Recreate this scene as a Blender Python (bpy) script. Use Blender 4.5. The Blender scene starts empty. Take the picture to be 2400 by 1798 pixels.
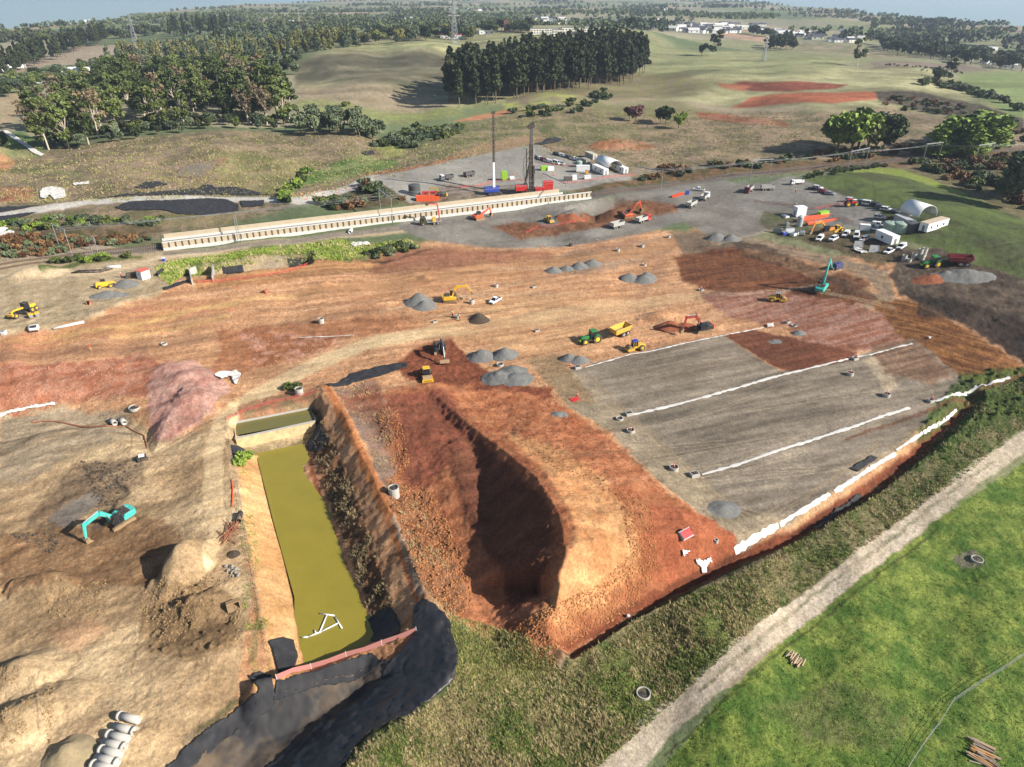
import bpy, math, random
import numpy as np
from mathutils import Vector, Matrix
random.seed(7); RNG = np.random.default_rng(7)
SC = bpy.context.scene; COL = SC.collection
PI = math.pi; R = math.radians

# ------------------------------------------------------------ camera
F_PX, CX, CY, YH = 1600.0, 1200.0, 899.0, -30.0       # focal length and horizon in photograph pixels (2400 wide)
PITCH = math.atan((CY - YH) / F_PX); CAMH = 84.0
sp_, cp_ = math.sin(PITCH), math.cos(PITCH)
cam = bpy.data.cameras.new('camera'); cam_o = bpy.data.objects.new('camera', cam); COL.objects.link(cam_o)
cam.sensor_width = 36; cam.lens = F_PX / 2400 * 36; cam.clip_start = 1; cam.clip_end = 40000
cam_o.location = (0, 0, CAMH); cam_o.rotation_euler = (PI / 2 - PITCH, 0, 0); SC.camera = cam_o

# ------------------------------------------------------------ light
SUN_EL, SUN_AZ = R(31), math.atan2(.93, -.37)          # azimuth from +Y towards +X
SUN = Vector((math.sin(SUN_AZ) * math.cos(SUN_EL), math.cos(SUN_AZ) * math.cos(SUN_EL), math.sin(SUN_EL)))
w = bpy.data.worlds.new('World'); SC.world = w; w.use_nodes = True
nt = w.node_tree; bg = nt.nodes['Background']
sky = nt.nodes.new('ShaderNodeTexSky'); sky.sky_type = 'NISHITA'; sky.sun_disc = False
sky.sun_elevation = SUN_EL; sky.sun_rotation = SUN_AZ; sky.air_density = 1.0; sky.dust_density = 1.2; sky.ozone_density = 1.2
nt.links.new(sky.outputs[0], bg.inputs[0]); bg.inputs[1].default_value = 0.07
sl = bpy.data.lights.new('sun', 'SUN'); so = bpy.data.objects.new('sun', sl); COL.objects.link(so)
sl.energy = 5.0; sl.angle = R(0.55); sl.color = (1, .95, .87)
so.rotation_euler = (-SUN).to_track_quat('-Z', 'Y').to_euler(); so.location = SUN * 500
SC.view_settings.view_transform = 'Standard'; SC.view_settings.look = 'None'
SC.view_settings.exposure = 0.92; SC.view_settings.gamma = 1
SC.render.engine = 'CYCLES'
SC.cycles.max_bounces = 5; SC.cycles.diffuse_bounces = 2; SC.cycles.transparent_max_bounces = 12; SC.cycles.volume_bounces = 0

# ------------------------------------------------------------ maps between the picture and the ground
def P(x, y, z=0.0):
    dx = (x - CX) / F_PX; v = (y - CY) / F_PX
    dy = cp_ - v * sp_; dz = -sp_ - v * cp_
    t = (z - CAMH) / dz
    return t * dx, t * dy
def Q(X, Y):                                            # plan coordinates in which the site was surveyed
    d = Y * cp_ + CAMH * sp_; u = Y * sp_ - CAMH * cp_
    return CX + F_PX * X / d, CY - F_PX * u / d
def srgb(c):
    a = np.asarray(c, float) / 255
    return np.where(a <= .04045, a / 12.92, ((a + .055) / 1.055) ** 2.4)

# ------------------------------------------------------------ numpy noise
def _hash(ix, iy, s):
    h = (ix.astype(np.int64) * 374761393 + iy.astype(np.int64) * 668265263 + s * 974711) & 0xffffffff
    h = ((h ^ (h >> 13)) * 1274126177) & 0xffffffff
    return ((h ^ (h >> 16)) & 0xffff) / 65535.0
def vnoise(x, y, s=0):
    ix = np.floor(x); iy = np.floor(y); fx = x - ix; fy = y - iy
    fx = fx * fx * (3 - 2 * fx); fy = fy * fy * (3 - 2 * fy)
    a = _hash(ix, iy, s); b = _hash(ix + 1, iy, s); c = _hash(ix, iy + 1, s); d = _hash(ix + 1, iy + 1, s)
    return (a + (b - a) * fx) * (1 - fy) + (c + (d - c) * fx) * fy
def fbm(x, y, s=0, o=4, g=.5):
    t = 0; a = 1; n = 0
    for i in range(o):
        t = t + a * vnoise(x * 2 ** i + 17.3 * i, y * 2 ** i - 9.1 * i, s + i); n += a; a *= g
    return t / n
def sstep(a, b, x):
    t = np.clip((x - a) / (b - a), 0, 1); return t * t * (3 - 2 * t)

# ------------------------------------------------------------ the height of the land
qr = np.concatenate([np.arange(2080, 60, -2.3), np.arange(60, 4, -1.6), np.arange(4, -14, -.8), np.array([-15, -16.5, -18, -20, -22])])
NR, NC = len(qr), 1060
v_ = (qr - CY) / F_PX
ROWY = (cp_ - v_ * sp_) * (-CAMH) / (-sp_ - v_ * cp_)
UU = np.linspace(-1, 1, NC)
def halfw(Y): return 1.17 * (34 + .655 * Y) + 14
GX = UU[None, :] * halfw(ROWY)[:, None]; GY = np.repeat(ROWY[:, None], NC, 1)
QX, QY = Q(GX, GY)

CTRL = [ # px, py, z : spot heights
 (50,650,3),(200,690,3),(330,620,3),(20,770,2.4),(250,740,2.2),(420,660,2.5),(520,640,2),(700,600,2),
 (100,850,.3),(400,810,.4),(700,745,.5),(900,690,.5),(300,850,0),(560,860,.2),
 (0,1010,-1.6),(200,1010,-1.6),(380,1100,-1.2),(100,1230,-1.6),(300,1500,-1.5),(100,1750,-1.5),(420,1650,-1.3),(250,1150,-1.6),(0,1500,-1.6),
 (600,930,0),(530,1000,0),(515,1250,-.3),(800,815,.5),(1000,790,.5),(560,1500,-.6),
 (1200,700,.5),(1500,680,.5),(1100,850,0),(1250,800,.6),(1600,700,.8),(1300,620,1),(1000,640,1.2),
 (1400,860,1),(1700,900,1.4),(2000,900,1.6),(1600,1150,1.1),(1800,1050,1.3),(2300,880,2),(1350,930,1),(1720,1270,1),(1900,1120,1.2),
 (1900,620,1.6),(1800,700,1),(2100,650,2.5),(2300,700,2.2),(2050,750,1.8),
 (1500,1600,-1.6),(1900,1380,-1.2),(2200,1500,-1.2),(2380,1200,0),(2400,1700,-1.2),(1300,1700,-2),(1000,1650,-2.2),(1150,1560,-1.5),(2100,1250,-.5),(2380,950,1),
 (850,1700,-3),(700,1650,-3),(600,1760,-3),
 (100,600,2.5),(600,545,2.8),(1000,505,3),(1380,465,3.5),(1800,415,5),(2300,360,8),(1600,450,4),(1500,520,2.4),(1200,560,1.8),
 (1000,400,6),(1250,380,6),(1400,400,6),(900,420,5.5),(700,465,5),(400,465,5),(100,480,4.5),(600,510,4),(200,540,4),
 (1850,450,4.6),(2000,500,4.4),(1900,560,3),(2100,525,5),(2330,620,5),(1960,440,5),(2230,440,6),(2400,420,6),(2350,400,8),
 (600,400,5),(750,400,2),(900,350,3),(300,370,7),(500,340,9),(100,330,3),(0,260,3),(400,300,8),(800,310,7),(950,270,2),(1100,260,4),
 (700,200,8),(900,170,14),(1050,150,14),(800,120,22),(1000,100,26),(1200,90,26),(1350,70,28),(1100,220,6),(1300,200,10),(1500,230,6),
 (1450,80,26),(1600,130,12),(1700,170,14),(1900,150,16),(2100,170,14),(2300,180,6),(1700,250,6),(1900,230,12),(2000,200,12),(2200,280,8),(1850,290,8),(1500,330,5),(1700,360,6),
 (300,150,5),(100,170,0),(500,80,8),(200,60,0),(600,40,5),(1000,30,10),(1500,40,12),(1800,60,6),(2200,90,0),(2400,140,0),(0,100,0)]
ca = np.array(CTRL, float)
def base_height(qx, qy, X, Y):
    # spot heights blended in plan coordinates
    cx, cy = P(ca[:, 0], ca[:, 1], ca[:, 2]); cqx, cqy = Q(cx, cy)
    num = np.zeros_like(qx); den = np.zeros_like(qx)
    lo = lambda a: np.log(np.maximum(a + 34, 4)) * 620
    ly = lo(qy); clyy = lo(cqy)
    for i in range(len(ca)):
        d2 = (qx - cqx[i]) ** 2 + ((ly - clyy[i]) * 1.0) ** 2
        wgt = 1 / (d2 + 500) ** 1.7
        num += wgt * ca[i, 2]; den += wgt
    z = num / den
    far = sstep(330, 1000, Y)
    z += far * (fbm(X / 420, Y / 420, 5, 3) - .5) * 26 * sstep(400, 1500, Y)
    z += far * (fbm(X / 90, Y / 90, 9, 2) - .5) * 3
    z += (fbm(X / 14, Y / 14, 21, 3) - .5) * .5
    return z
def seg_dist(X, Y, pts):
    """distance to a polyline, with the parameter along it and the side (+ left)"""
    best = np.full(X.shape, 1e9); par = np.zeros(X.shape); side = np.zeros(X.shape); n = len(pts)
    for i in range(n - 1):
        ax, ay = pts[i][:2]; bx, by = pts[i + 1][:2]; dx, dy = bx - ax, by - ay; L = dx * dx + dy * dy + 1e-9
        t = np.clip(((X - ax) * dx + (Y - ay) * dy) / L, 0, 1)
        ex = X - ax - t * dx; ey = Y - ay - t * dy; d = np.hypot(ex, ey)
        m = d < best; best = np.where(m, d, best); par = np.where(m, i + t, par)
        side = np.where(m, np.clip((dx * (Y - ay) - dy * (X - ax)) / math.sqrt(L) / (d + 1e-6), -1, 1), side)
    return best, par, side
def poly_sd(X, Y, pts):
    """signed distance to a polygon, negative inside"""
    best = np.full(X.shape, 1e18); ins = np.zeros(X.shape, bool); n = len(pts)
    for i in range(n):
        ax, ay = pts[i]; bx, by = pts[(i + 1) % n]; dx, dy = bx - ax, by - ay; L = dx * dx + dy * dy + 1e-9
        t = np.clip(((X - ax) * dx + (Y - ay) * dy) / L, 0, 1)
        best = np.minimum(best, (X - ax - t * dx) ** 2 + (Y - ay - t * dy) ** 2)
        if ay != by:
            c = (ay > Y) != (by > Y); c &= X < (bx - ax) * (Y - ay) / (by - ay) + ax; ins ^= c
    d = np.sqrt(best); return np.where(ins, -d, d)
WN = (fbm(GX / 5, GY / 5, 31, 4) - .5) * 2             # metric wobble of edges and slopes
WN2 = (fbm(GX / 1.3, GY / 1.3, 37, 3) - .5) * 2
Z = base_height(QX, QY, GX, GY)
def win(pts, pad):
    a = np.array([p[:2] for p in pts]); return (GX > a[:, 0].min() - pad) & (GX < a[:, 0].max() + pad) & (GY > a[:, 1].min() - pad) & (GY < a[:, 1].max() + pad)
def ridge(pts, sl, sr, crest=0.6, wob=.35, pad=45, k=.6):
    """earth ridge: crest points (px, py, z), slopes to the left and right of its direction"""
    w_ = [P(*p) + (p[2],) for p in pts]; m = win(w_, pad); X, Y = GX[m], GY[m]
    d, t, s = seg_dist(X, Y, w_); zc = np.interp(t, range(len(pts)), [p[2] for p in pts])
    sl_ = sr + (sl - sr) * (.5 + .5 * s); d = np.maximum(d - crest, 0)
    h = zc - sl_ * d + WN[m] * wob * np.clip(d, 0, 4) / 2 + WN2[m] * .12
    z0 = Z[m]; e = np.clip(.5 + .5 * (h - z0) / k, 0, 1); Z[m] = z0 * (1 - e) + h * e + k * e * (1 - e)
def pit(pts, floor, slope, wob=.3, pad=25, zedge=None):
    zz = floor if zedge is None else zedge
    w_ = [P(p[0], p[1], zz) for p in pts]; m = win(w_, pad); X, Y = GX[m], GY[m]
    d = poly_sd(X, Y, w_)
    h = floor + np.maximum(d, 0) * slope + WN[m] * wob * sstep(0, 2, d)
    h = np.where(d < 0, np.maximum(floor + d * .5, floor - 1.2), h)
    Z[m] = np.minimum(Z[m], h)
def heap(px, py, rx, ry, h, rot=0, p=1.0, lump=.25, sd=0):
    """pile on the ground surface, rx ry in metres"""
    z0 = zat_px(px, py); x0, y0 = P(px, py, z0)
    m = (np.abs(GX - x0) < 2 * max(rx, ry)) & (np.abs(GY - y0) < 2 * max(rx, ry)); X, Y = GX[m] - x0, GY[m] - y0
    c, s = math.cos(rot), math.sin(rot); a = (X * c + Y * s) / rx; b = (-X * s + Y * c) / ry
    r = np.hypot(a, b) * (1 + lump * WN[m]); hh = h * np.clip(1 - r, 0, 1) ** p * (1 + .25 * WN[m]) + .1 * WN2[m] * (r < 1)
    hh = np.where(hh > h * .85, h * .85 + (hh - h * .85) * .4, hh)
    Z[m] = Z[m] + np.maximum(hh, 0)
def zs(X, Y):
    X = np.asarray(X, float); Y = np.asarray(Y, float)
    r = np.interp(Y, ROWY, np.arange(NR)); c = (X / halfw(Y) + 1) / 2 * (NC - 1)
    r = np.clip(r, 0, NR - 1.001); c = np.clip(c, 0, NC - 1.001); i = r.astype(int); j = c.astype(int); fr = r - i; fc = c - j
    return (Z[i, j] * (1 - fc) + Z[i, j + 1] * fc) * (1 - fr) + (Z[i + 1, j] * (1 - fc) + Z[i + 1, j + 1] * fc) * fr
_ZL = np.arange(34, -9, -.12)
def G(px, py):
    """point of the land seen at a place of the photograph"""
    x, y = P(px, py, _ZL); h = zs(x, y); k = np.nonzero(h >= _ZL)[0]
    if len(k) == 0: z = 0.
    else:
        k = k[0]
        if k == 0: z = _ZL[0]
        else:
            a = _ZL[k - 1] - h[k - 1]; b = h[k] - _ZL[k]; z = _ZL[k] + (_ZL[k - 1] - _ZL[k]) * b / max(a + b, 1e-6)
    x, y = P(px, py, z); return float(x), float(y), float(z)
def zat_px(px, py): return G(px, py)[2]

# shelf behind the retaining wall is cut level later; first the big earthworks
ridge([(0,905,.6),(200,890,.4),(420,860,.2)], .05, .30, 0, .5)
# the lower left basin edge
pit([(-300,1010),(0,960),(190,940),(330,985),(380,1000),(350,1060),(250,1000),(120,1010),(0,1040),(-300,1060)], -1.9, .5)
# sediment pond with its forebay, and the channel below it
pit([(655,1640),(930,1530),(1010,1500),(1000,1560),(800,1720),(640,1860),(440,1860)], -5.2, .42, .1, 22, zedge=-5.0)
ridge([(600,1600,-1.2),(650,1592,-1.6),(812,1540,-1.8),(895,1513,-1.8),(975,1484,-1.2)], 1.6, .9, .35, .05, 10, .2)
# bund east of the pond, the bank of it towards the pond
ridge([(762,905,2.2),(800,965,2.6),(855,1080,3.0),(905,1190,3.0),(950,1310,2.8),(990,1400,2.4),(1050,1480,2.2),(1060,1560,1.8),(1000,1640,1.2),(900,1740,.8),(800,1860,.5)], .50, .55, .9, .25, 30)
pit([(558,1038),(738,998),(722,1044),(606,1068)], -3.4, 1.5, .05, 5, zedge=-2.5)
pit([(612,1075),(712,1052),(745,1170),(800,1330),(866,1488),(850,1502),(738,1546),(729,1548),(718,1500),(692,1390),(669,1287),(637,1182)], -4.6, .75, .35, zedge=-3.85)
pit([(556,1016),(560,992),(728,962),(738,986)], -2.2, 1.4, .02, 6, zedge=-1.2)
Z0 = Z.copy()
# the great stockpile
ridge([(1010,905,.8),(1060,950,1.8),(1120,1000,3.0),(1190,1050,5.2),(1270,1115,8.2),(1325,1200,10.2),(1345,1290,10.0),(1322,1370,7.0),(1290,1418,3.6)], .30, .80, 1.0, .3, 60, .8)
ridge([(1240,1020,4),(1330,1080,5.6),(1410,1150,6.4),(1460,1240,6.0),(1455,1330,5.0),(1400,1400,4.2),(1320,1450,3.0)], .3, .42, 2.0, .3, 50, 2)
ridge([(1070,1040,2.6),(1080,1110,2.0),(1110,1180,1.4),(1140,1270,.8)], .25, .25, .5, .5, 18, 1)
ridge([(905,960,1.6),(940,1000,2.2),(1010,1010,2.8)], .4, .3, .5, .4, 24, 1)
# the verge keeps its own level below the heap
_vw = [P(x, y, -1.0) for x, y in [(1100,1580),(1200,1548),(1330,1552),(1480,1448),(1720,1338),(1860,1272),(2050,1152),(2200,1032),(2280,967),(2420,920),(2700,1100),(2700,2200),(900,2200),(1060,1640)]]
_d = poly_sd(GX, GY, _vw); _k = sstep(.8, -1.2, _d); Z = Z * (1 - _k) + Z0 * _k
# ditch along the rough grass
pit([(1330,1520),(1480,1420),(1700,1310),(1860,1240),(2050,1130),(2200,1010),(2270,950),(2280,960),(2210,1030),(2060,1150),(1870,1265),(1710,1335),(1490,1445),(1340,1540)], -1.6, 1.6, .12, 5, zedge=-.8)
# terraces of the cut
ridge([(-200,700,3.2),(0,772,3.0),(180,752,3.0),(300,700,3.0),(420,668,2.8),(560,645,2.4)], .05, .42, .4, .3, 25, .5)
# excavated boxes beside the old culvert
pit([(450,655),(455,638),(720,610),(715,628)], -1.5, 1.1, .05, 5, zedge=0)
# holes and banks near the wall
pit([(1310,528),(1360,500),(1440,485),(1500,492),(1500,520),(1400,530)], 0.5, .7, .3, 8)
ridge([(1440,490,4.6),(1520,478,5.4),(1580,490,4.4)], .5, .55, .5, .5, 14)
ridge([(1310,505,3.8),(1350,488,4.6)], .5, .5, .4, .5, 8)
# road bench in the east
ridge([(1700,590,3.2),(1790,590,3.4),(1880,620,3.2),(1960,650,3.0),(2040,690,2.6)], .04, .45, .6, .3, 14)
ridge([(2170,700,4.0),(2300,700,5),(2450,740,5)], .3, .3, 1, .5, 20)
ridge([(2330,750,4.2),(2480,770,5)], .3, .3, 2, .3, 20)
# railway cutting and embankment
ridge([(-200,575,7),(0,570,6.5),(190,540,6),(330,540,5.2),(384,548,4.4)], .1, .6, 1, .5, 25)
ridge([(2070,425,8.5),(2420,565,13)], .14, .14, 9, .2, 150, 5)
# heaps that belong to the ground
for a in [(440,1330,7.5,4.6,6.2,1.2,1.0,.6),(470,1420,6.5,4,2.2,.4,1.0,.6),(120,1370,6,3.4,3.0,0,1.0,.7),(60,1580,6,4,3.2,.3),(110,1660,6,4,2.6,.5),(25,1700,6,4,2.6,0),
          (440,900,10,9,3.0,0),(430,960,9,8,2.6,0),(480,930,8,7,2.0,0),(390,1000,6,4.5,1.6,0),(400,870,6,5,2.0,0),(250,1110,5,2.5,.9,.5),(100,640,9,6,3,0),(40,650,6,5,1.6,0),
          (890,715,10,3.4,1.0,.2),(760,668,4.5,2.6,1.3,0),(1000,652,4,2.4,1.2,0),(1120,745,3.6,2.4,1.5,0),(1560,745,9,4.5,2.6,0),
          (1950,670,9,6,1.8,0),(1445,345,12,8,4,0),(1400,342,8,6,3,0),(0,370,14,12,7,0),(1290,330,9,4,2,0),(1740,590,5,3,1,0)]:
    heap(*a)

# ------------------------------------------------------------ colour of the land, laid down in survey coordinates
K = .62
def C(*c):
    a = srgb(c) * K; return a * .88 + .12 * a.mean()
def qpt(px, py):
    x, y, z = G(px, py); return Q(x, y)
def fz(s, sd, o=4, ang=None, st=6, g=.55):
    X, Y = GX / s, GY / s
    if ang is not None:
        c, n = math.cos(ang), math.sin(ang); X, Y = (GX * c + GY * n) / (s * st), (-GX * n + GY * c) / s
    return fbm(X, Y, sd, o, g)
N1 = fz(.55, 101, 3); N2 = fz(2.4, 111, 4); N3 = fz(11, 121, 4); N4 = fz(60, 131, 3)
ST = {a: fz(.9, 140 + a, 4, R(a), 9) for a in (8, 20, 100, 140, 35)}
cell = 170.
jx = (GX + .35 * GY) / cell + 1.6 * fbm(GX / 500, GY / 500, 3); jy = (GY - .2 * GX) / (cell * 1.5) + 1.6 * fbm(GX / 500, GY / 500, 4)
ci = _hash(np.floor(jx), np.floor(jy), 77); cj = _hash(np.floor(jx), np.floor(jy), 78)
far_pal = np.array([C(150,150,105), C(168,160,125), C(128,140,92), C(112,126,84), C(178,158,130), C(150,146,118)])
COLR = far_pal[(ci * 5.99).astype(int)] * (.85 + .3 * N4[..., None]) * (.8 + .4 * N2[..., None])
ROUGH = np.full(GX.shape, .5); REG = np.zeros(GX.shape, np.int8)
REGN = ['ground']
WQX = (fbm(QX / 22, QY / 12, 201, 4) - .5) * 2; WQY = (fbm(QX / 22, QY / 12, 301, 4) - .5) * 2
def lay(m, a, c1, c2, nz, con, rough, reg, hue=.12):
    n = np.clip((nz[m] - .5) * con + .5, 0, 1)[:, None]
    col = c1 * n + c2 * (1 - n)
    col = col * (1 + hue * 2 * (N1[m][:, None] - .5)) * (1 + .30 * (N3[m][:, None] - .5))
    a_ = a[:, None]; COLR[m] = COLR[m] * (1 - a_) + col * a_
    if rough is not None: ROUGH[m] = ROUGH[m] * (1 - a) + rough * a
    if reg:
        if reg not in REGN: REGN.append(reg)
        r = REG[m]; r[a > .5] = REGN.index(reg); REG[m] = r
def mul(pts, nz, amp, soft=8, warp=8):
    q = [qpt(*p) if (-50 < p[0] < 2450 and 0 < p[1] < 1850) else p for p in pts]; m = (QY > -40)
    d = poly_sd(QX[m] + WQX[m]*warp, QY[m] + WQY[m]*warp, q); COLR[m] = COLR[m] * (1 + amp * 2 * sstep(soft, -soft, d) * (np.clip((nz[m]-.5)*2.2+.5, 0, 1) - .5))[:, None]
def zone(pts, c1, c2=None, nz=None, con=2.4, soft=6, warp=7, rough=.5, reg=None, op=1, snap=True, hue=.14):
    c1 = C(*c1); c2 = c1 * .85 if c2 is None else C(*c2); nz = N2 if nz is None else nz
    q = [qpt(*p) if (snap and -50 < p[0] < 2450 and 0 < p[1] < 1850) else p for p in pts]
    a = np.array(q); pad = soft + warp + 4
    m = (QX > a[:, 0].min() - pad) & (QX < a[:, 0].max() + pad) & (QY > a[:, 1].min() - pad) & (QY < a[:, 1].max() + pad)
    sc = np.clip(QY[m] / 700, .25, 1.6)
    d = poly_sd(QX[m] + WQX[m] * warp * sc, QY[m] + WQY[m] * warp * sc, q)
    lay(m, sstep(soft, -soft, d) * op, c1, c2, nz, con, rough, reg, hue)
def strip(pts, c1, c2=None, nz=None, con=2.4, soft=3, warp=3, rough=.5, reg=None, op=1, hue=.14):
    c1 = C(*c1); c2 = c1 * .85 if c2 is None else C(*c2); nz = N2 if nz is None else nz
    q = [qpt(*p[:2]) if (-50 < p[0] < 2450 and 0 < p[1] < 1850) else p[:2] for p in pts]; hw = [p[2] for p in pts]
    a = np.array(q); pad = max(hw) + soft + warp + 4
    m = (QX > a[:, 0].min() - pad) & (QX < a[:, 0].max() + pad) & (QY > a[:, 1].min() - pad) & (QY < a[:, 1].max() + pad)
    d, t, s = seg_dist(QX[m] + WQX[m] * warp, QY[m] + WQY[m] * warp, q); wq = np.interp(t, range(len(hw)), hw)
    lay(m, sstep(soft, -soft, d - wq) * op, c1, c2, nz, con, rough, reg, hue)
# pasture of the middle distance
zone([(700,160),(1000,60),(1400,60),(1560,100),(1700,140),(2400,190),(2400,330),(1950,260),(1500,230),(1080,250),(690,220)], (176,170,122), (150,146,98), N3, 2, 14, 10, .4, 'pasture')
zone([(690,150),(780,125),(930,118),(1110,130),(1060,165),(1045,205),(950,212),(850,198),(750,192),(690,205)], (128,118,92), (104,102,74), N3, 2, 10, 8, .4, 'pasture')  # cloud shadow on the field, put into its darker colour
zone([(780,110),(1000,85),(1200,80),(1340,110),(1300,118),(1100,128),(900,122)], (172,168,115), (150,152,100), N3, 2, 6, 6, .4, 'pasture')
zone([(690,205),(800,195),(950,212),(1040,235),(1080,250),(960,270),(830,250),(700,235)], (186,165,132), (160,145,108), N2, 2, 8, 8, .5, 'pasture')
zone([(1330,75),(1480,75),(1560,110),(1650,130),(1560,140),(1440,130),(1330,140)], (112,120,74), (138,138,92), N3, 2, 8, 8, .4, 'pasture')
zone([(1330,130),(1600,118),(1800,122),(2000,145),(1900,175),(1600,178),(1420,182),(1330,165)], (132,138,88), (166,162,112), N3, 2.4, 8, 8, .4, 'pasture')
zone([(1350,178),(1600,172),(1660,200),(1580,225),(1500,230),(1330,245),(1290,235)], (150,150,82), (158,136,112), N2, 3, 6, 8, .6, 'rough_pasture')
zone([(2040,145),(2250,150),(2330,165),(2270,168),(2050,158)], (148,130,112), None, N3, 2, 4, 4, .4, 'pasture')
zone([(2250,175),(2400,170),(2400,290),(2250,210)], (120,142,78), (150,160,96), N3, 2, 8, 6, .4, 'pasture')
zone([(0,215),(85,215),(60,250),(30,290),(0,300)], (196,168,128), (180,160,118), N3, 2, 5, 5, .4, 'pasture')
zone([(0,160),(120,195),(260,175),(340,180),(300,190),(80,205),(0,225)], (150,160,98), None, N3, 2, 6, 5, .4, 'pasture')
# heath round the site
zone([(-900,330),(0,300),(120,350),(350,320),(640,310),(880,322),(960,350),(1100,290),(1250,250),(1500,250),(1950,262),(2080,250),(2900,380),(2900,470),(2330,460),(1950,400),(1500,425),(1350,390),(1200,345),(900,430),(700,480),(380,560),(-900,640)],
     (170,143,118), (122,116,74), N2, 3.2, 10, 8, 1, 'heath')
zone([(1090,290),(1260,262),(1500,300),(1480,330),(1330,320),(1150,345),(1020,370),(960,380),(900,360),(1000,330)], (146,134,98), (112,124,62), N2, 3.4, 8, 10, 1, 'heath', .9)
zone([(1380,240),(1560,232),(1700,268),(1560,285),(1400,278)], (128,142,64), (158,140,104), N2, 3, 8, 10, 1, 'heath', .7)
zone([(1180,228),(1320,215),(1360,230),(1330,262),(1180,268)], (182,188,92), (160,140,112), N3, 3, 6, 8, .7, 'heath', .85)
zone([(500,360),(560,350),(660,372),(745,378),(690,420),(660,455),(560,450),(505,405)], (140,150,74), (160,140,100), N2, 2.8, 8, 8, 1, 'heath')
zone([(645,470),(690,448),(740,430),(830,415),(910,395),(945,378),(890,372),(850,362),(790,380),(735,400),(690,425),(655,450)], (88,146,54), (128,168,62), N2, 2.5, 5, 5, 1, 'grass')
zone([(880,345),(950,340),(950,365),(900,370)], (175,185,80), None, N2, 2, 5, 5, 1, 'grass', .9)
zone([(690,235),(760,235),(860,255),(1000,262),(1080,252),(1090,270),(960,290),(820,275),(700,255)], (165,180,84), (150,140,96), N2, 3, 6, 8, .8, 'grass', .8)
zone([(-900,640),(0,600),(100,590),(380,548),(380,520),(0,520),(-900,560)], (128,104,74), (88,86,50), N2, 3, 6, 6, 1, 'heath')
zone([(0,525),(150,515),(380,530),(560,520),(560,500),(300,500),(0,510)], (134,132,66), (160,140,100), N2, 3, 5, 6, 1, 'heath', .8)
strip([(60,400,4),(160,405,5),(230,425,6),(260,440,5)], (132,142,80), None, N2, 2, 3, 3, .6, 'grass', .7)
# red cuts in the far hill
zone([(1700,205),(1740,190),(1870,190),(1990,198),(1960,208),(1850,215),(1740,212)], (152,78,48), (120,60,40), ST[8], 3, 2, 3, .5, 'bare_earth')
zone([(1712,252),(1760,228),(1860,218),(2050,215),(2060,232),(1950,243),(1800,248)], (204,118,70), (184,98,58), ST[8], 3, 2, 3, .5, 'bare_earth')
zone([(1630,262),(1700,268),(1840,285),(1850,298),(1740,290),(1640,278)], (182,92,56), (140,70,44), ST[8], 3, 2, 3, .5, 'bare_earth')
zone([(2050,215),(2160,215),(2300,245),(2400,280),(2400,320),(2280,285),(2120,250),(2060,238)], (112,94,78), (72,70,48), N2, 3, 4, 5, 1, 'heath')
zone([(1690,205),(1680,195),(1760,202),(1745,212)], (200,120,80), None, N2, 2, 2, 3, .5, 'bare_earth')
zone([(1060,285),(1120,270),(1180,258),(1225,255),(1190,268),(1110,283)], (216,158,108), (190,110,70), ST[8], 2, 2, 3, .5, 'bare_earth')
zone([(1690,75),(1800,85),(1950,115),(1900,122),(1780,98),(1680,84)], (205,170,140), (180,140,110), N3, 2, 4, 5, .5, 'bare_earth')
zone([(1800,95),(2000,108),(2180,135),(2060,138),(1860,118)], (168,150,120), (130,130,88), N3, 3, 4, 5, .6, 'rough_pasture')
zone([(1375,345),(1430,325),(1500,330),(1540,345),(1500,352),(1400,352)], (196,124,80), (176,96,60), N2, 2, 4, 4, .6, 'bare_earth')
zone([(0,440),(70,438),(85,455),(70,472),(0,476)], (200,116,70), (170,86,52), N2, 3, 2, 3, .6, 'bare_earth')
zone([(-200,350),(0,355),(40,378),(20,400),(-200,420)], (232,150,84), (205,120,70), N2, 2, 2, 3, .6, 'bare_earth')
zone([(50,305),(110,350),(100,368),(60,372),(0,365),(0,315)], (100,140,58), None, N2, 2, 4, 4, .8, 'grass', .8)
zone([(407,410),(425,392),(452,380),(505,376),(530,365),(535,372),(505,392),(485,408),(460,418),(425,420)], (150,104,78), None, N2, 2, 2, 3, .8, 'bare_earth')
# railway cutting, hedge banks
zone([(-900,330),(120,352),(640,312),(960,352),(1250,255),(1950,262),(2900,380),(1950,395),(1350,385),(900,420),(380,540),(-900,600)], (196,164,130), (104,104,64), N3, 4, 10, 8, None, None, .38)
zone([(1300,440),(1500,420),(1600,405),(1800,385),(2000,372),(2400,345),(2400,372),(2000,395),(1880,402),(1760,412),(1560,428),(1380,455)], (150,112,78), (98,92,52), N2, 3, 4, 5, 1, 'heath')
strip([(-300,672,9),(0,628,9),(200,604,8),(384,582,7),(500,568,5)], (120,114,108), (138,130,122), N1, 2, 2, 1, .6, 'railway_ballast')
strip([(1370,462,7),(1560,436,7),(1760,408,5),(2000,384,4),(2400,350,4)], (112,104,98), (132,124,116), N1, 2, 2, 1, .6, 'railway_ballast')
zone([(2130,640),(2230,590),(2330,600),(2900,560),(2900,900),(2420,760)], (118,100,82), (88,74,62), N2, 3, 4, 7, .9, 'spoil')
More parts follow.
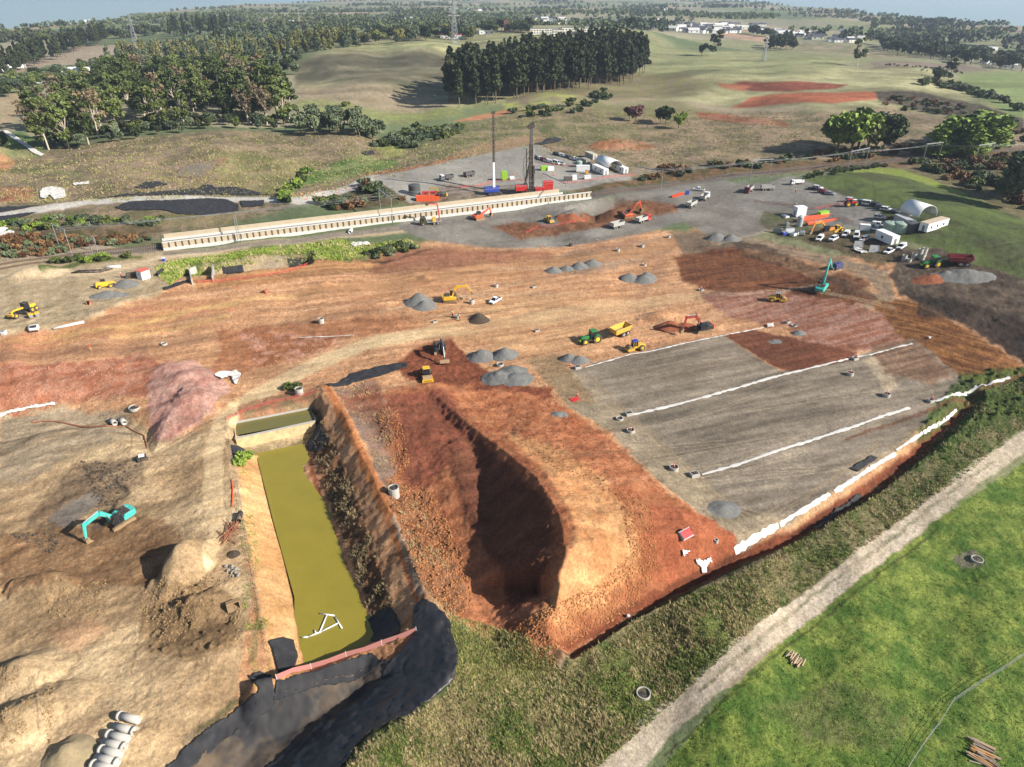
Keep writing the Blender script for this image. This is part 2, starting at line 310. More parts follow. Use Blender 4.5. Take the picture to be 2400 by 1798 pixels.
# green hill in the east
zone([(1850,432),(1900,418),(1960,404),(2060,393),(2120,398),(2260,450),(2400,515),(2900,640),(2900,800),(2400,640),(2330,625),(2215,600),(2170,575),(2090,560),(2060,545),(2075,515),(2060,492),(2000,468),(1930,455)], (86,92,54), (108,124,58), N3, 3.2, 4, 5, .5, 'hillside_pasture')  # dark green takes in the cloud shade lying over the hill
zone([(1960,404),(2060,393),(2120,398),(2270,455),(2250,458),(2120,415),(2050,405)], (165,180,66), None, N2, 2, 3, 4, .6, 'hillside_pasture', .7)
zone([(2120,398),(2260,450),(2400,515),(2900,640),(2900,400),(2400,365),(2200,375)], (112,106,66), (142,128,92), N2, 3, 5, 6, 1, 'heath')
# earthworks, base
BASE = [(-900,900),(-300,760),(0,700),(330,690),(480,640),(800,600),(1000,565),(1300,560),(1560,540),(1720,560),(1900,600),(2050,600),(2200,600),(2500,640),(2900,760),(2900,1000),(2400,870),(2280,960),(1740,1330),(1240,1600),(1000,1500),(700,1900),(-900,2100)]
zone(BASE, (232,176,124), (206,146,96), ST[20], 2.6, 6, 6, .8, 'bare_earth')
zone([(-900,640),(0,615),(120,605),(270,598),(385,588),(560,575),(640,600),(420,650),(380,690),(300,705),(180,760),(0,795),(-900,900)], (206,182,142), (184,158,116), N2, 2.4, 4, 5, .6, 'bare_earth')
zone([(0,845),(200,850),(330,830),(420,850),(400,900),(330,930),(200,935),(120,955),(0,970)], (214,148,112), (196,118,78), N2, 2.8, 5, 8, .8)
zone([(0,785),(150,765),(350,710),(560,700),(600,720),(420,750),(260,790),(120,820),(0,830)], (208,140,100), (214,160,96), ST[20], 3, 6, 6, .8)
for p in ([(150,795,3),(300,765,4),(450,725,4),(560,712,3)], [(420,735,3),(600,700,4),(720,690,3)], [(260,790,3),(420,770,3),(540,740,3)]):
    strip(p, (240,190,116), None, ST[20], 2, 3, 3, .6, None, .75)
strip([(0,835,10),(160,825,9),(340,818,8),(520,790,8),(760,745,7),(900,720,6)], (176,128,90), (160,112,78), ST[20], 3, 5, 4, .6, None, .8)
zone([(500,770),(700,760),(900,740),(1000,745),(1000,770),(820,790),(700,830),(560,880),(470,880),(520,820)], (206,136,88), (170,104,60), N2, 3, 6, 8, .9, None, .8)
zone([(560,775),(760,790),(800,800),(740,830),(620,860),(590,835)], (222,160,130), (176,110,66), N2, 4, 5, 9, .9, None, .75)
zone([(450,655),(700,600),(760,596),(900,600),(940,620),(800,640),(600,665),(460,680)], (210,150,84), (168,118,72), ST[20], 3, 4, 5, .7, None, .8)
zone([(930,575),(1100,585),(1300,590),(1300,612),(1100,625),(960,640),(860,640)], (176,112,84), (150,92,62), ST[8], 3, 6, 6, .8, None, .8)
zone([(1300,600),(1500,560),(1620,560),(1560,600),(1380,640),(1250,650)], (150,128,108), (172,122,84), ST[20], 3, 6, 8, .7, None, .8)
# pink clay heap
zone([(345,900),(380,850),(450,845),(520,880),(545,910),(500,960),(440,1010),(400,1040),(365,1030),(350,980)], (232,178,156), (214,150,128), N2, 2.6, 4, 6, .9, 'bare_earth')
# tan basin in the lower left
zone([(-900,1050),(0,985),(120,955),(330,985),(365,1035),(420,1030),(560,960),(560,1100),(590,1400),(560,1640),(400,1830),(300,2100),(-900,2100)], (226,192,142), (194,158,112), N3, 3, 7, 8, .8, 'bare_earth')
zone([(0,975),(150,955),(300,965),(330,1030),(200,1050),(60,1130),(0,1130)], (188,166,134), (170,146,112), ST[35], 3, 6, 6, .6, None, .9)
zone([(180,1080),(330,1070),(340,1130),(240,1180),(120,1250),(60,1230)], (152,122,90), (120,98,78), N2, 3, 8, 9, 1, None, .75)
zone([(0,1250),(200,1230),(340,1200),(420,1250),(380,1340),(150,1360),(0,1400)], (176,132,88), (150,106,66), N2, 3, 9, 9, 1, None, .8)
zone([(110,1470),(220,1450),(260,1480),(180,1530),(130,1510)], (214,160,112), None, N2, 2, 12, 8, .6, None, .6)
zone([(330,1420),(470,1360),(560,1400),(560,1500),(460,1560),(330,1520)], (184,146,98), (150,116,76), N2, 3, 8, 9, 1.2, None, .7)
strip([(200,1100,5),(260,1120,6),(300,1150,6),(250,1200,9),(230,1240,9)], (96,86,74), (130,108,84), N2, 4, 6, 8, 1.2, None, .8)
zone([(115,1215),(160,1180),(210,1155),(240,1160),(210,1200),(150,1240)], (150,140,128), None, N2, 2, 3, 3, .3, None, .8)
strip([(560,1640,6),(500,1690,6),(430,1740,6)], (150,130,100), (100,100,60), N2, 4, 3, 5, 1, None, .8)
strip([(585,1100,9),(600,1250,9),(620,1400,10),(640,1560,12),(600,1600,12)], (232,186,118), (220,164,96), N3, 2, 4, 4, .4, None, .95)
strip([(568,1060,5),(580,1200,6),(600,1350,7),(610,1450,8),(590,1540,8)], (160,150,96), (120,120,66), N2, 4, 4, 5, 1, None, .6)
# haul road
strip([(1300,740,16),(1150,760,15),(1000,780,13),(860,805,14),(760,845,15),(660,895,16),(580,940,17),(520,990,19),(500,1060,22),(500,1150,24),(510,1260,20),(490,1330,10)], (236,204,152), (216,180,128), ST[35], 2, 4, 3, .3, 'haul_road')
for o in (-6, 6): strip([(1150,760+o,2),(1000,780+o,2),(860,805+o,2),(760,845+o,2),(660,895+o,2),(580,940+o,2),(510+o,1000,3),(500+o,1150,3)], (232,196,146), None, N2, 2, 2, 1, .3, None, .6)
zone([(950,760),(1150,690),(1320,690),(1480,712),(1400,790),(1250,840),(1120,800)], (236,186,126), (206,148,96), ST[20], 2.4, 26, 14, .4, None, .7)
strip([(1250,748,16),(1420,722,18),(1600,696,12),(1740,684,8)], (222,180,128), None, ST[8], 2, 10, 6, .4, 'haul_road', .75)
zone([(880,640),(1100,620),(1300,600),(1400,610),(1300,650),(1050,690),(900,690)], (222,166,112), (190,130,84), ST[8], 2.4, 18, 12, .5, None, .6)
strip([(700,690,10),(900,670,12),(1100,640,12),(1300,615,10),(1500,590,12),(1600,560,12),(1660,530,14)], (200,148,96), (180,130,84), ST[8], 2, 8, 6, .4, 'haul_road', .75)
strip([(1560,580,10),(1540,640,12),(1500,690,12)], (186,138,100), None, N2, 2, 6, 5, .4, 'haul_road', .6)
strip([(-100,655,7),(0,650,7),(200,640,7),(300,625,6),(400,600,6),(600,570,6),(800,552,6),(960,536,8)], (226,200,158), (206,178,136), ST[8], 2, 3, 2, .3, 'haul_road')
# gravel of the upper site
zone([(930,528),(960,510),(1100,498),(1330,472),(1430,462),(1480,452),(1560,440),(1640,430),(1700,424),(1760,440),(1760,470),(1800,500),(1800,540),(1740,568),(1680,560),(1600,520),(1500,548),(1400,568),(1300,580),(1200,583),(1100,576),(1000,562),(950,545)], (150,144,132), (134,126,114), N3, 2.4, 4, 4, .4, 'gravel_road')
zone([(1180,545),(1150,530),(1190,522),(1240,520),(1290,533),(1350,505),(1440,480),(1520,470),(1585,480),(1590,496),(1500,515),(1420,530),(1310,552),(1220,560)], (158,108,72), (128,84,56), N2, 3, 4, 6, 1, 'bare_earth')
zone([(1260,500),(1330,492),(1350,520),(1290,530)], (130,124,114), None, N2, 2, 3, 3, .4)
zone([(380,600),(384,592),(1000,520),(1330,478),(1390,468),(1300,490),(1000,533),(640,572)], (138,130,120), None, N1, 2, 2, 2, .5, 'gravel_road', .8)
strip([(-100,528,9),(0,508,9),(90,492,8),(200,474,6),(430,463,5),(620,468,6),(700,470,9),(770,458,14),(830,440,14),(880,418,12)], (222,214,200), (204,196,182), N1, 2, 2, 1.5, .3, 'access_road')
zone([(870,415),(1000,388),(1080,371),(1200,347),(1262,338),(1300,358),(1370,378),(1400,400),(1480,412),(1480,424),(1380,440),(1290,450),(1230,455),(1160,458),(1050,460),(1000,470),(960,478),(920,455),(890,430)], (172,166,154), (158,152,140), N3, 2, 2, 3, .3, 'gravel_yard')
zone([(950,480),(1010,448),(1060,432),(1200,432),(1260,452),(1240,468),(1080,476),(960,492)], (160,142,120), (120,96,76), N2, 3, 4, 6, .8, 'gravel_yard', .85)
strip([(860,410,3),(1000,388,3),(1050,375,3),(1090,358,4)], (200,128,78), (110,74,50), N2, 3, 2, 3, .6, 'bare_earth')
zone([(1060,360),(1120,340),(1230,318),(1280,318),(1250,338),(1160,356),(1090,366)], (180,146,108), None, N2, 2, 4, 5, .6, 'bare_earth')
zone([(760,470),(800,455),(880,425),(960,475),(900,485),(800,495)], (130,112,84), (92,88,50), N2, 3, 4, 5, 1, 'heath')
zone([(1730,428),(1790,430),(1850,414),(1885,420),(1960,452),(2010,470),(2060,490),(2070,520),(2040,540),(1960,530),(1880,515),(1800,498),(1740,480)], (150,144,134), (132,126,116), N3, 2, 3, 3, .3, 'gravel_yard')
strip([(1700,566,16),(1800,575,14),(1900,600,12),(2000,625,14),(2060,650,18),(2080,690,14),(2020,720,10)], (178,150,116), (148,122,96), ST[140], 2.4, 6, 6, .5, 'haul_road')
zone([(1890,530),(2040,545),(2100,575),(2140,610),(2060,620),(1960,590),(1880,565)], (124,104,78), (100,92,58), N2, 3, 5, 6, .8, 'bare_earth')
zone([(1790,492),(1850,505),(1900,535),(1880,560),(1820,560),(1780,520)], (96,104,60), (120,104,84), N2, 3, 4, 5, .8, 'grass', .85)
zone([(1570,545),(1680,545),(1760,575),(1700,600),(1600,595)], (136,122,102), (110,96,80), N2, 3, 6, 6, .8, None, .85)
# grassy verge between wall road and cut
zone([(365,625),(400,610),(620,580),(800,560),(850,572),(960,560),(990,580),(900,592),(860,612),(800,612),(720,596),(620,598),(480,625),(430,645),(400,668),(372,650)], (112,126,58), (150,142,84), N2, 3, 3, 5, 1.2, 'grass')
strip([(95,625,5),(200,612,6),(330,602,3)], (120,130,66), None, N2, 3, 3, 3, 1, 'grass')
zone([(720,600),(850,612),(930,608),(980,590),(1010,586),(900,618),(720,618)], (70,54,46), None, N2, 2, 3, 4, .6)
# darker pads in the east
zone([(1580,600),(1720,580),(1830,620),(1960,670),(2060,700),(1900,740),(1720,700),(1600,660)], (150,92,54), (120,74,46), ST[8], 3, 6, 7, .8, 'bare_earth')
zone([(1640,690),(1800,680),(1960,700),(2080,740),(2150,800),(2010,822),(1900,812),(1840,765),(1700,740)], (186,138,116), (160,100,70), ST[20], 3.4, 6, 8, .6, 'bare_earth')
zone([(1830,655),(1990,640),(2040,670),(1960,700),(1850,690)], (92,56,38), (120,72,44), N2, 3, 6, 8, 1, None, .85)
zone([(2040,705),(2130,705),(2260,770),(2420,870),(2340,888),(2230,892),(2180,850),(2120,800)], (168,112,56), (120,74,38), ST[140], 3.4, 4, 6, .8, 'bare_earth')
zone([(2100,690),(2160,640),(2220,620),(2420,650),(2500,700),(2900,760),(2900,1000),(2420,862),(2300,790),(2200,730)], (92,74,60), (66,54,46), N3, 3, 5, 7, 1, 'spoil')
zone([(1700,560),(1780,570),(1870,608),(2010,672),(2060,700),(1990,690),(1860,630),(1740,600)], (84,66,52), None, N2, 2, 4, 5, 1, None, .7)
zone([(2150,740),(2300,760),(2500,800),(2500,720),(2300,690),(2150,700)], (84,70,58), (64,54,46), N3, 3, 5, 7, 1, 'spoil', .8)
zone([(2070,585),(2180,580),(2330,618),(2395,640),(2440,660),(2900,700),(2900,900),(2420,760),(2250,700),(2110,690),(2085,650),(2100,620)], (118,100,82), (88,74,62), N2, 3, 4, 7, .9, 'spoil')
zone([(2215,585),(2330,555),(2500,550),(2700,560),(2800,760),(2420,664),(2330,630),(2240,612)], (86,92,54), (108,124,58), N3, 3.2, 3, 4, .5, 'hillside_pasture')  # same hill green, cloud shade included in the colour
# stone-covered platform
PLAT = [(1345,868),(1400,848),(1560,812),(1700,782),(1740,818),(1830,870),(2010,832),(2140,795),(2190,830),(2260,890),(2300,895),(2240,950),(2180,990),(2000,1120),(1860,1220),(1740,1290),(1690,1250),(1560,1140),(1430,1010),(1330,950),(1290,890)]
zone(PLAT, (160,144,122), (136,122,104), ST[20], 2.6, 2, 3, .35, 'gravel_platform')
zone([(1290,880),(1345,868),(1450,960),(1600,1080),(1740,1200),(1860,1215),(1740,1290),(1690,1250),(1560,1140),(1430,1010),(1330,950)], (186,164,128), (160,142,114), ST[140], 2.4, 8, 8, .4, None, .75)
zone([(1230,840),(1300,830),(1400,940),(1330,950)], (170,140,100), None, ST[140], 2, 5, 6, .6, 'haul_road', .85)
zone([(1695,785),(1760,772),(1850,790),(2010,826),(1990,845),(1860,872),(1830,866),(1740,816)], (140,84,56), (120,70,46), ST[20], 3, 3, 4, .6, 'bare_earth')
zone([(2040,805),(2150,800),(2240,880),(2180,900),(2080,880),(2050,850)], (156,120,92), (128,92,66), ST[20], 3, 6, 9, .5, None, .85)
zone([(2020,840),(2050,835),(2080,870),(2110,905),(2080,920),(2050,880)], (206,182,146), None, N2, 3, 4, 9, .4, None, .8)
zone([(1860,1215),(2000,1110),(2240,935),(2250,950),(2010,1130),(1870,1235)], (196,168,120), None, N2, 2, 4, 4, .5, None, .5)
# rolled red pad
zone([(980,810),(1060,795),(1110,850),(1200,900),(1300,910),(1290,940),(1180,930),(1050,905),(960,890),(920,860)], (158,88,54), (138,74,46), N1, 2, 5, 5, 1, 'bare_earth')
# stockpile
zone([(890,920),(1000,895),(1090,905),(1250,920),(1330,960),(1440,1030),(1560,1150),(1730,1295),(1560,1400),(1420,1480),(1300,1545),(1180,1500),(1060,1440),(960,1300),(900,1130)], (214,136,84), (186,108,62), N2, 2.8, 6, 8, .9, 'spoil_heap')
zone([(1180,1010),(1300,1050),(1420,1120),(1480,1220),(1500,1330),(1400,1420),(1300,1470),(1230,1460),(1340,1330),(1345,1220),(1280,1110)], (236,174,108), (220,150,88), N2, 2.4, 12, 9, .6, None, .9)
zone([(1100,1010),(1200,1090),(1290,1190),(1290,1300),(1200,1440),(1180,1350),(1080,1200),(1050,1080)], (136,80,58), (112,66,48), N2, 2, 8, 8, 1, None, .8)  # left face turned from the sun, its shade put into the colour
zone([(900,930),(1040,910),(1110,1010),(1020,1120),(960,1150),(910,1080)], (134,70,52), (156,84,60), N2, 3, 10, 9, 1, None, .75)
zone([(780,905),(880,890),(920,960),(930,1100),(900,1160),(860,1050)], (158,128,108), (176,104,66), N3, 3.4, 6, 8, .9, 'bare_earth')
zone([(900,1120),(1000,1160),(1060,1300),(1100,1420),(1060,1450),(980,1360),(940,1250)], (176,128,92), (150,96,62), N2, 3.4, 8, 9, 1.4, None, .8)
zone([(1520,1180),(1640,1200),(1730,1290),(1600,1380),(1500,1330)], (192,106,62), (172,90,52), N2, 2, 8, 7, .6, None, .9)
# pond banks and the bund
zone([(556,1070),(610,1065),(650,1220),(700,1420),(720,1590),(640,1600),(600,1400),(570,1200)], (236,184,120), (220,160,92), N3, 2.4, 4, 4, .4, 'bare_earth')
strip([(612,1072,6),(650,1220,6),(690,1400,7),(715,1560,8)], (206,140,88), None, N2, 2, 3, 3, .5, None, .8)
strip([(716,1050,5),(752,1170,6),(806,1330,7),(870,1500,8)], (170,92,54), None, N2, 2, 3, 3, .5, None, .9)
zone([(730,930),(770,1010),(830,1150),(880,1290),(920,1420),(880,1480),(830,1330),(770,1170),(735,1060)], (160,112,76), (104,84,62), N2, 4, 5, 8, 1.2, 'heath')
strip([(765,905,9),(800,965,11),(855,1080,12),(905,1190,12),(950,1310,12),(985,1400,12)], (226,142,74), (196,116,60), N3, 2.6, 4, 4, .6, 'bare_earth')
strip([(920,1210,5),(960,1320,8),(985,1390,8)], (186,168,142), None, N2, 2, 4, 6, .8, None, .8)
zone([(560,950),(640,925),(740,915),(740,960),(600,985),(560,1000)], (190,124,86), (150,128,90), N2, 3, 4, 5, .8, None, .9)
zone([(556,1040),(740,1005),(715,1052),(610,1075)], (206,178,130), (170,148,104), N2, 3, 2, 2, .6, 'bare_earth')
# tall rough grass of the foreground, ditch, track, paddock
ROUGHG = [(1060,1450),(1130,1492),(1220,1535),(1320,1562),(1480,1440),(1720,1330),(1950,1200),(2150,1050),(2260,960),(2350,900),(2420,870),(2900,900),(2900,1100),(2400,1000),(2000,1290),(1780,1470),(1560,1680),(1400,1830),(1300,2100),(820,2100),(800,1760),(900,1700),(1000,1600)]
zone(ROUGHG, (156,142,98), (96,112,54), N2, 3.4, 4, 6, 1.0, 'rough_grass')
zone([(2180,960),(2260,880),(2400,860),(2900,900),(2900,1000),(2400,950),(2250,1040),(2120,1110)], (104,136,56), (78,104,44), N2, 3, 6, 8, 1.6, None, .8)
zone([(1300,1620),(1500,1500),(1700,1400),(1800,1440),(1560,1660),(1420,1798),(1250,1798)], (134,164,60), (130,120,76), N2, 3.4, 12, 10, 1, None, .7)
strip([(1260,1590,5),(1480,1452,7),(1710,1345,8),(1870,1278,8),(2050,1160,8),(2200,1040,7)], (84,70,54), None, N2, 3, 4, 6, 1, 'bare_earth', .8)
strip([(1250,1570,5),(1480,1432,9),(1710,1322,11),(1870,1255,12),(2050,1140,12),(2200,1020,10),(2280,950,6)], (150,80,46), (112,62,40), ST[35], 3, 3, 5, .7, 'bare_earth')
strip([(1980,1030,3),(2240,940,4),(2400,880,4),(2450,865,4)], (128,80,50), None, N2, 3, 3, 4, .7, None, .8)
strip([(1370,1900,50),(1450,1798,46),(1540,1700,40),(1640,1620,36),(1800,1480,30),(2060,1290,27),(2300,1100,23),(2400,1035,21),(2900,700,15)], (226,206,178), (204,184,154), N2, 2, 4, 5, .5, 'farm_track')
strip([(1640,1620,5),(1760,1515,6),(1900,1400,4),(2060,1285,5),(2200,1175,4),(2330,1080,3)], (112,120,70), (180,160,130), N2, 5, 3, 6, .7, None, .6)
zone([(1500,1860),(1600,1740),(1720,1610),(1850,1490),(2000,1370),(2200,1215),(2400,1085),(2900,800),(3400,2100),(1300,2100)], (152,166,66), (92,124,44), N2, 2.6, 3, 5, .7, 'paddock')
zone([(1760,1660),(1960,1600),(2150,1660),(2100,1760),(1900,1740)], (132,122,86), (96,116,52), N2, 3, 14, 14, .8, None, .55)
zone([(2230,1300),(2290,1290),(2310,1325),(2260,1335)], (150,136,120), None, N2, 2, 4, 5, .6, None, .8)
strip([(1560,1770,3),(1720,1625,3),(1850,1510,3),(2000,1392,3),(2200,1238,3)], (90,84,48), None, N2, 3, 3, 4, 1, None, .7)

# broad mottling and worn tracks
mul([(690,160),(1060,70),(1560,100),(2400,190),(2400,330),(1950,260),(1500,230),(1080,250),(690,230)], fz(26,555,5,.2,3), .35)
mul([(1345,868),(1700,782),(1830,870),(2140,795),(2300,895),(2000,1120),(1740,1290),(1560,1140),(1330,950)], fz(3,556,5,R(20),7), .22, 4, 4)
mul([(-900,1050),(0,985),(330,985),(560,960),(590,1400),(400,1830),(-900,2100)], fz(2.2,557,5,R(50),5), .28)
mul(BASE, fz(1.5,558,5,R(14),9), .18)
trr = random.Random(9)
def track(px, py, ang, n, st, bend, dark=True, w=1.1, gap=9, op=.45):
    pts = []
    for i in range(n): pts.append((px, py)); px += math.cos(ang)*st; py -= math.sin(ang)*st*.55; ang += bend*trr.uniform(.4,1.4)
    for o in (-gap/2, gap/2): strip([(a, b+o*max(b,500)/1100, w) for a, b in pts], (120,92,66) if dark else (226,200,160), None, N1, 2, 1.2, .8, None, None, op)
for i in range(13): track(trr.uniform(20,420), trr.uniform(1020,1750), trr.uniform(.3,1.6), 7, 40, trr.uniform(-.12,.12), trr.random()<.6)
for i in range(12): track(trr.uniform(560,1300), trr.uniform(620,800), trr.uniform(-.1,.35), 9, 45, trr.uniform(-.06,.06), trr.random()<.6, .9, 7)
for i in range(12): track(trr.uniform(1350,1750), trr.uniform(880,1150), trr.uniform(.15,.5), 8, 50, trr.uniform(-.05,.05), trr.random()<.5, .9, 8, .35)
for i in range(8): track(trr.uniform(1500,1900), trr.uniform(560,760), trr.uniform(-.3,.5), 7, 40, trr.uniform(-.08,.08), trr.random()<.5, .9, 7)
for k in range(5): strip([(1375+k*3,880,1),(1460+k*3,965,1),(1570+k*3,1065,1),(1690+k*3,1180,1),(1790,1235-k*8,1),(1900+k*4,1160-k*4,1),(2060,1050-k*4,1)], (120,98,72) if k%2 else (204,178,138), None, N1, 2, 1.5, 1.5, None, None, .5)
# ------------------------------------------------------------ materials
MATS = {}
def newmat(name):
    m = bpy.data.materials.new(name); m.use_nodes = True; MATS[name] = m
    return m, m.node_tree, m.node_tree.nodes['Principled BSDF']
def N(nt, t, **k):
    n = nt.nodes.new(t)
    for a, b in k.items(): setattr(n, a, b)
    return n
def noise_node(nt, scale, det=4, rough=.6, coord='Object', vec=None):
    tc = N(nt, 'ShaderNodeTexCoord'); nz = N(nt, 'ShaderNodeTexNoise'); nz.inputs['Scale'].default_value = scale
    nz.inputs['Detail'].default_value = det; nz.inputs['Roughness'].default_value = rough
    nt.links.new(tc.outputs[coord], nz.inputs['Vector']); return nz
def ground_mat():
    m, nt, b = newmat('soil')
    at = N(nt, 'ShaderNodeAttribute', attribute_name='Col'); ar = N(nt, 'ShaderNodeAttribute', attribute_name='Rgh')
    n1 = noise_node(nt, 2.2, 6, .75); n2 = noise_node(nt, .5, 3, .6)
    mr = N(nt, 'ShaderNodeMapRange'); mr.inputs['From Min'].default_value = .32; mr.inputs['From Max'].default_value = .68; mr.inputs['To Min'].default_value = .62; mr.inputs['To Max'].default_value = 1.38
    nt.links.new(n1.outputs['Fac'], mr.inputs['Value'])
    mr2 = N(nt, 'ShaderNodeMapRange'); mr2.inputs['From Min'].default_value = .25; mr2.inputs['From Max'].default_value = .75; mr2.inputs['To Min'].default_value = .82; mr2.inputs['To Max'].default_value = 1.18
    nt.links.new(n2.outputs['Fac'], mr2.inputs['Value'])
    mu = N(nt, 'ShaderNodeMath', operation='MULTIPLY'); nt.links.new(mr.outputs[0], mu.inputs[0]); nt.links.new(mr2.outputs[0], mu.inputs[1])
    vm = N(nt, 'ShaderNodeVectorMath', operation='SCALE'); nt.links.new(at.outputs['Color'], vm.inputs[0]); nt.links.new(mu.outputs[0], vm.inputs['Scale'])
    nt.links.new(vm.outputs[0], b.inputs['Base Color']); b.inputs['Roughness'].default_value = .95; b.inputs['Specular IOR Level'].default_value = .15
    bp = N(nt, 'ShaderNodeBump'); bp.inputs['Distance'].default_value = .55
    n3 = noise_node(nt, 1.3, 6, .72)
    n5 = noise_node(nt, 5.5, 4, .8); hm = N(nt, 'ShaderNodeMath', operation='MULTIPLY_ADD'); hm.inputs[1].default_value = .45; nt.links.new(n5.outputs['Fac'], hm.inputs[0]); nt.links.new(n3.outputs['Fac'], hm.inputs[2]); nt.links.new(hm.outputs[0], bp.inputs['Height']); nt.links.new(ar.outputs['Fac'], bp.inputs['Strength']); nt.links.new(bp.outputs[0], b.inputs['Normal'])
    return m
SOIL = ground_mat()

# ------------------------------------------------------------ the land as meshes
def tag(o, label=None, cat=None, group=None, kind=None):
    if label: o['label'] = label
    if cat: o['category'] = cat
    if group: o['group'] = group
    if kind: o['kind'] = kind
    return o
def np_mesh(name, V, Fq, mat, smooth=True, col=None, rgh=None, parent=None):
    me = bpy.data.meshes.new(name); nv, nf, k = len(V), len(Fq), Fq.shape[1]
    me.vertices.add(nv); me.vertices.foreach_set('co', np.ascontiguousarray(V, np.float32).ravel())
    me.loops.add(nf * k); me.loops.foreach_set('vertex_index', np.ascontiguousarray(Fq, np.int32).ravel())
    me.polygons.add(nf); me.polygons.foreach_set('loop_start', np.arange(0, nf * k, k, dtype=np.int32)); me.polygons.foreach_set('loop_total', np.full(nf, k, np.int32))
    me.polygons.foreach_set('use_smooth', np.full(nf, smooth)); me.update(calc_edges=True)
    if col is not None:
        a = me.color_attributes.new('Col', 'FLOAT_COLOR', 'POINT'); a.data.foreach_set('color', np.concatenate([col, np.ones((nv, 1))], 1).astype(np.float32).ravel())
    if rgh is not None:
        a = me.attributes.new('Rgh', 'FLOAT', 'POINT'); a.data.foreach_set('value', rgh.astype(np.float32).ravel())
    me.materials.append(mat); o = bpy.data.objects.new(name, me); COL.objects.link(o)
    if parent: o.parent = parent
    return o
# bumps and ruts in the geometry itself, by roughness
amp = np.clip(ROUGH, 0, 2) ** 1.8 * .8 * sstep(900, 120, GY)
ZR = Z + amp * ((fbm(GX / .8, GY / .8, 61, 3) - .5) * .55 + (fbm(GX / 2.2, GY / 2.2, 67, 3) - .5) * .7)
lumps = vnoise(GX / .7, GY / .7, 71) ** 6 * .7 * (amp > .85) * amp
ZR = ZR + lumps
LN = sstep(2300, 5000, np.hypot(GX, GY)) * 0
Z = ZR
# the coast: land ends short of the horizon on either side
th = np.arctan2(GX, GY)
coast = np.interp(np.abs(th), [0,.2,.4,.58,.8], [9000,6000,3300,2300,1600]) + (fbm(th * 9, GY * 0, 88, 3) - .5) * 500
SEA_Z = -6.0
Z = Z - sstep(-60, 120, np.hypot(GX, GY) - coast) * 60
idx = np.arange(NR * NC).reshape(NR, NC)
FQ = np.stack([idx[:-1, :-1], idx[1:, :-1], idx[1:, 1:], idx[:-1, 1:]], -1).reshape(-1, 4)[:, ::-1]
FR = REG[:-1, :-1].reshape(-1)
ALLV = np.stack([GX, GY, Z], -1).reshape(-1, 3)
NRM = None
def split_land():
    for r, nm in enumerate(REGN):
        f = FQ[FR == r]
        if len(f) == 0: continue
        u, inv = np.unique(f, return_inverse=True)
        o = np_mesh(nm, ALLV[u], inv.reshape(-1, 4), SOIL, True, COLR.reshape(-1, 3)[u], ROUGH.reshape(-1)[u])
        tag(o, kind='structure')
split_land()
# ------------------------------------------------------------ water
def water_mat(name, c, rough=.08, bump=.02, scale=2.):
    m, nt, b = newmat(name); n = noise_node(nt, .22, 5); cr = N(nt, 'ShaderNodeMixRGB'); c = np.array(c)
    cr.inputs[1].default_value = (*c, 1); cr.inputs[2].default_value = (*(c * np.array([.72,.78,.6])), 1); nt.links.new(n.outputs['Fac'], cr.inputs[0]); nt.links.new(cr.outputs[0], b.inputs['Base Color'])
    b.inputs['Roughness'].default_value = rough; n2 = noise_node(nt, scale, 3); bp = N(nt, 'ShaderNodeBump'); bp.inputs['Distance'].default_value = bump
    nt.links.new(n2.outputs['Fac'], bp.inputs['Height']); nt.links.new(bp.outputs[0], b.inputs['Normal']); return m
def flat(name, pts, z, mat, kind='structure', label=None, cat=None):
    V = [(*P(x, y, z), z) for x, y in pts]; me = bpy.data.meshes.new(name); me.from_pydata(V, [], [range(len(V))]); me.materials.append(mat)
    o = bpy.data.objects.new(name, me); COL.objects.link(o); return tag(o, label, cat, None, kind)
flat('pond_water', [(600,1062),(722,1038),(770,1170),(820,1320),(885,1495),(860,1512),(715,1562),(690,1560),(690,1400),(640,1220)], -3.85, water_mat('green_water', C(176,156,34), .09, .03, 3.))
flat('forebay_water', [(545,1022),(550,985),(738,952),(745,985)], -1.35, water_mat('forebay', C(140,128,62)))
flat('puddle', [(-40,1360),(0,1368),(45,1385),(55,1400),(30,1420),(-40,1425)], -1.75, water_mat('puddle_water', C(120,140,120)))
flat('mud_puddle', [(110,1215),(150,1175),(235,1150),(240,1170),(200,1215),(130,1245)], -1.72, water_mat('puddle_brown', C(120,118,110)))
water_mat('brown_water', C(168,140,106), .3)
sea = flat('sea', [(0,0)], 0, water_mat('sea_water', (.26,.34,.39), .5, .3, .05))
bpy.data.objects.remove(sea)
me = bpy.data.meshes.new('sea'); a = 30000; me.from_pydata([(-a,250,SEA_Z-14),(a,250,SEA_Z-14),(a,a,SEA_Z-14),(-a,a,SEA_Z-14)], [], [(0,1,2,3)]); me.materials.append(MATS['sea_water'])
sea = bpy.data.objects.new('sea', me); COL.objects.link(sea); tag(sea, kind='structure')


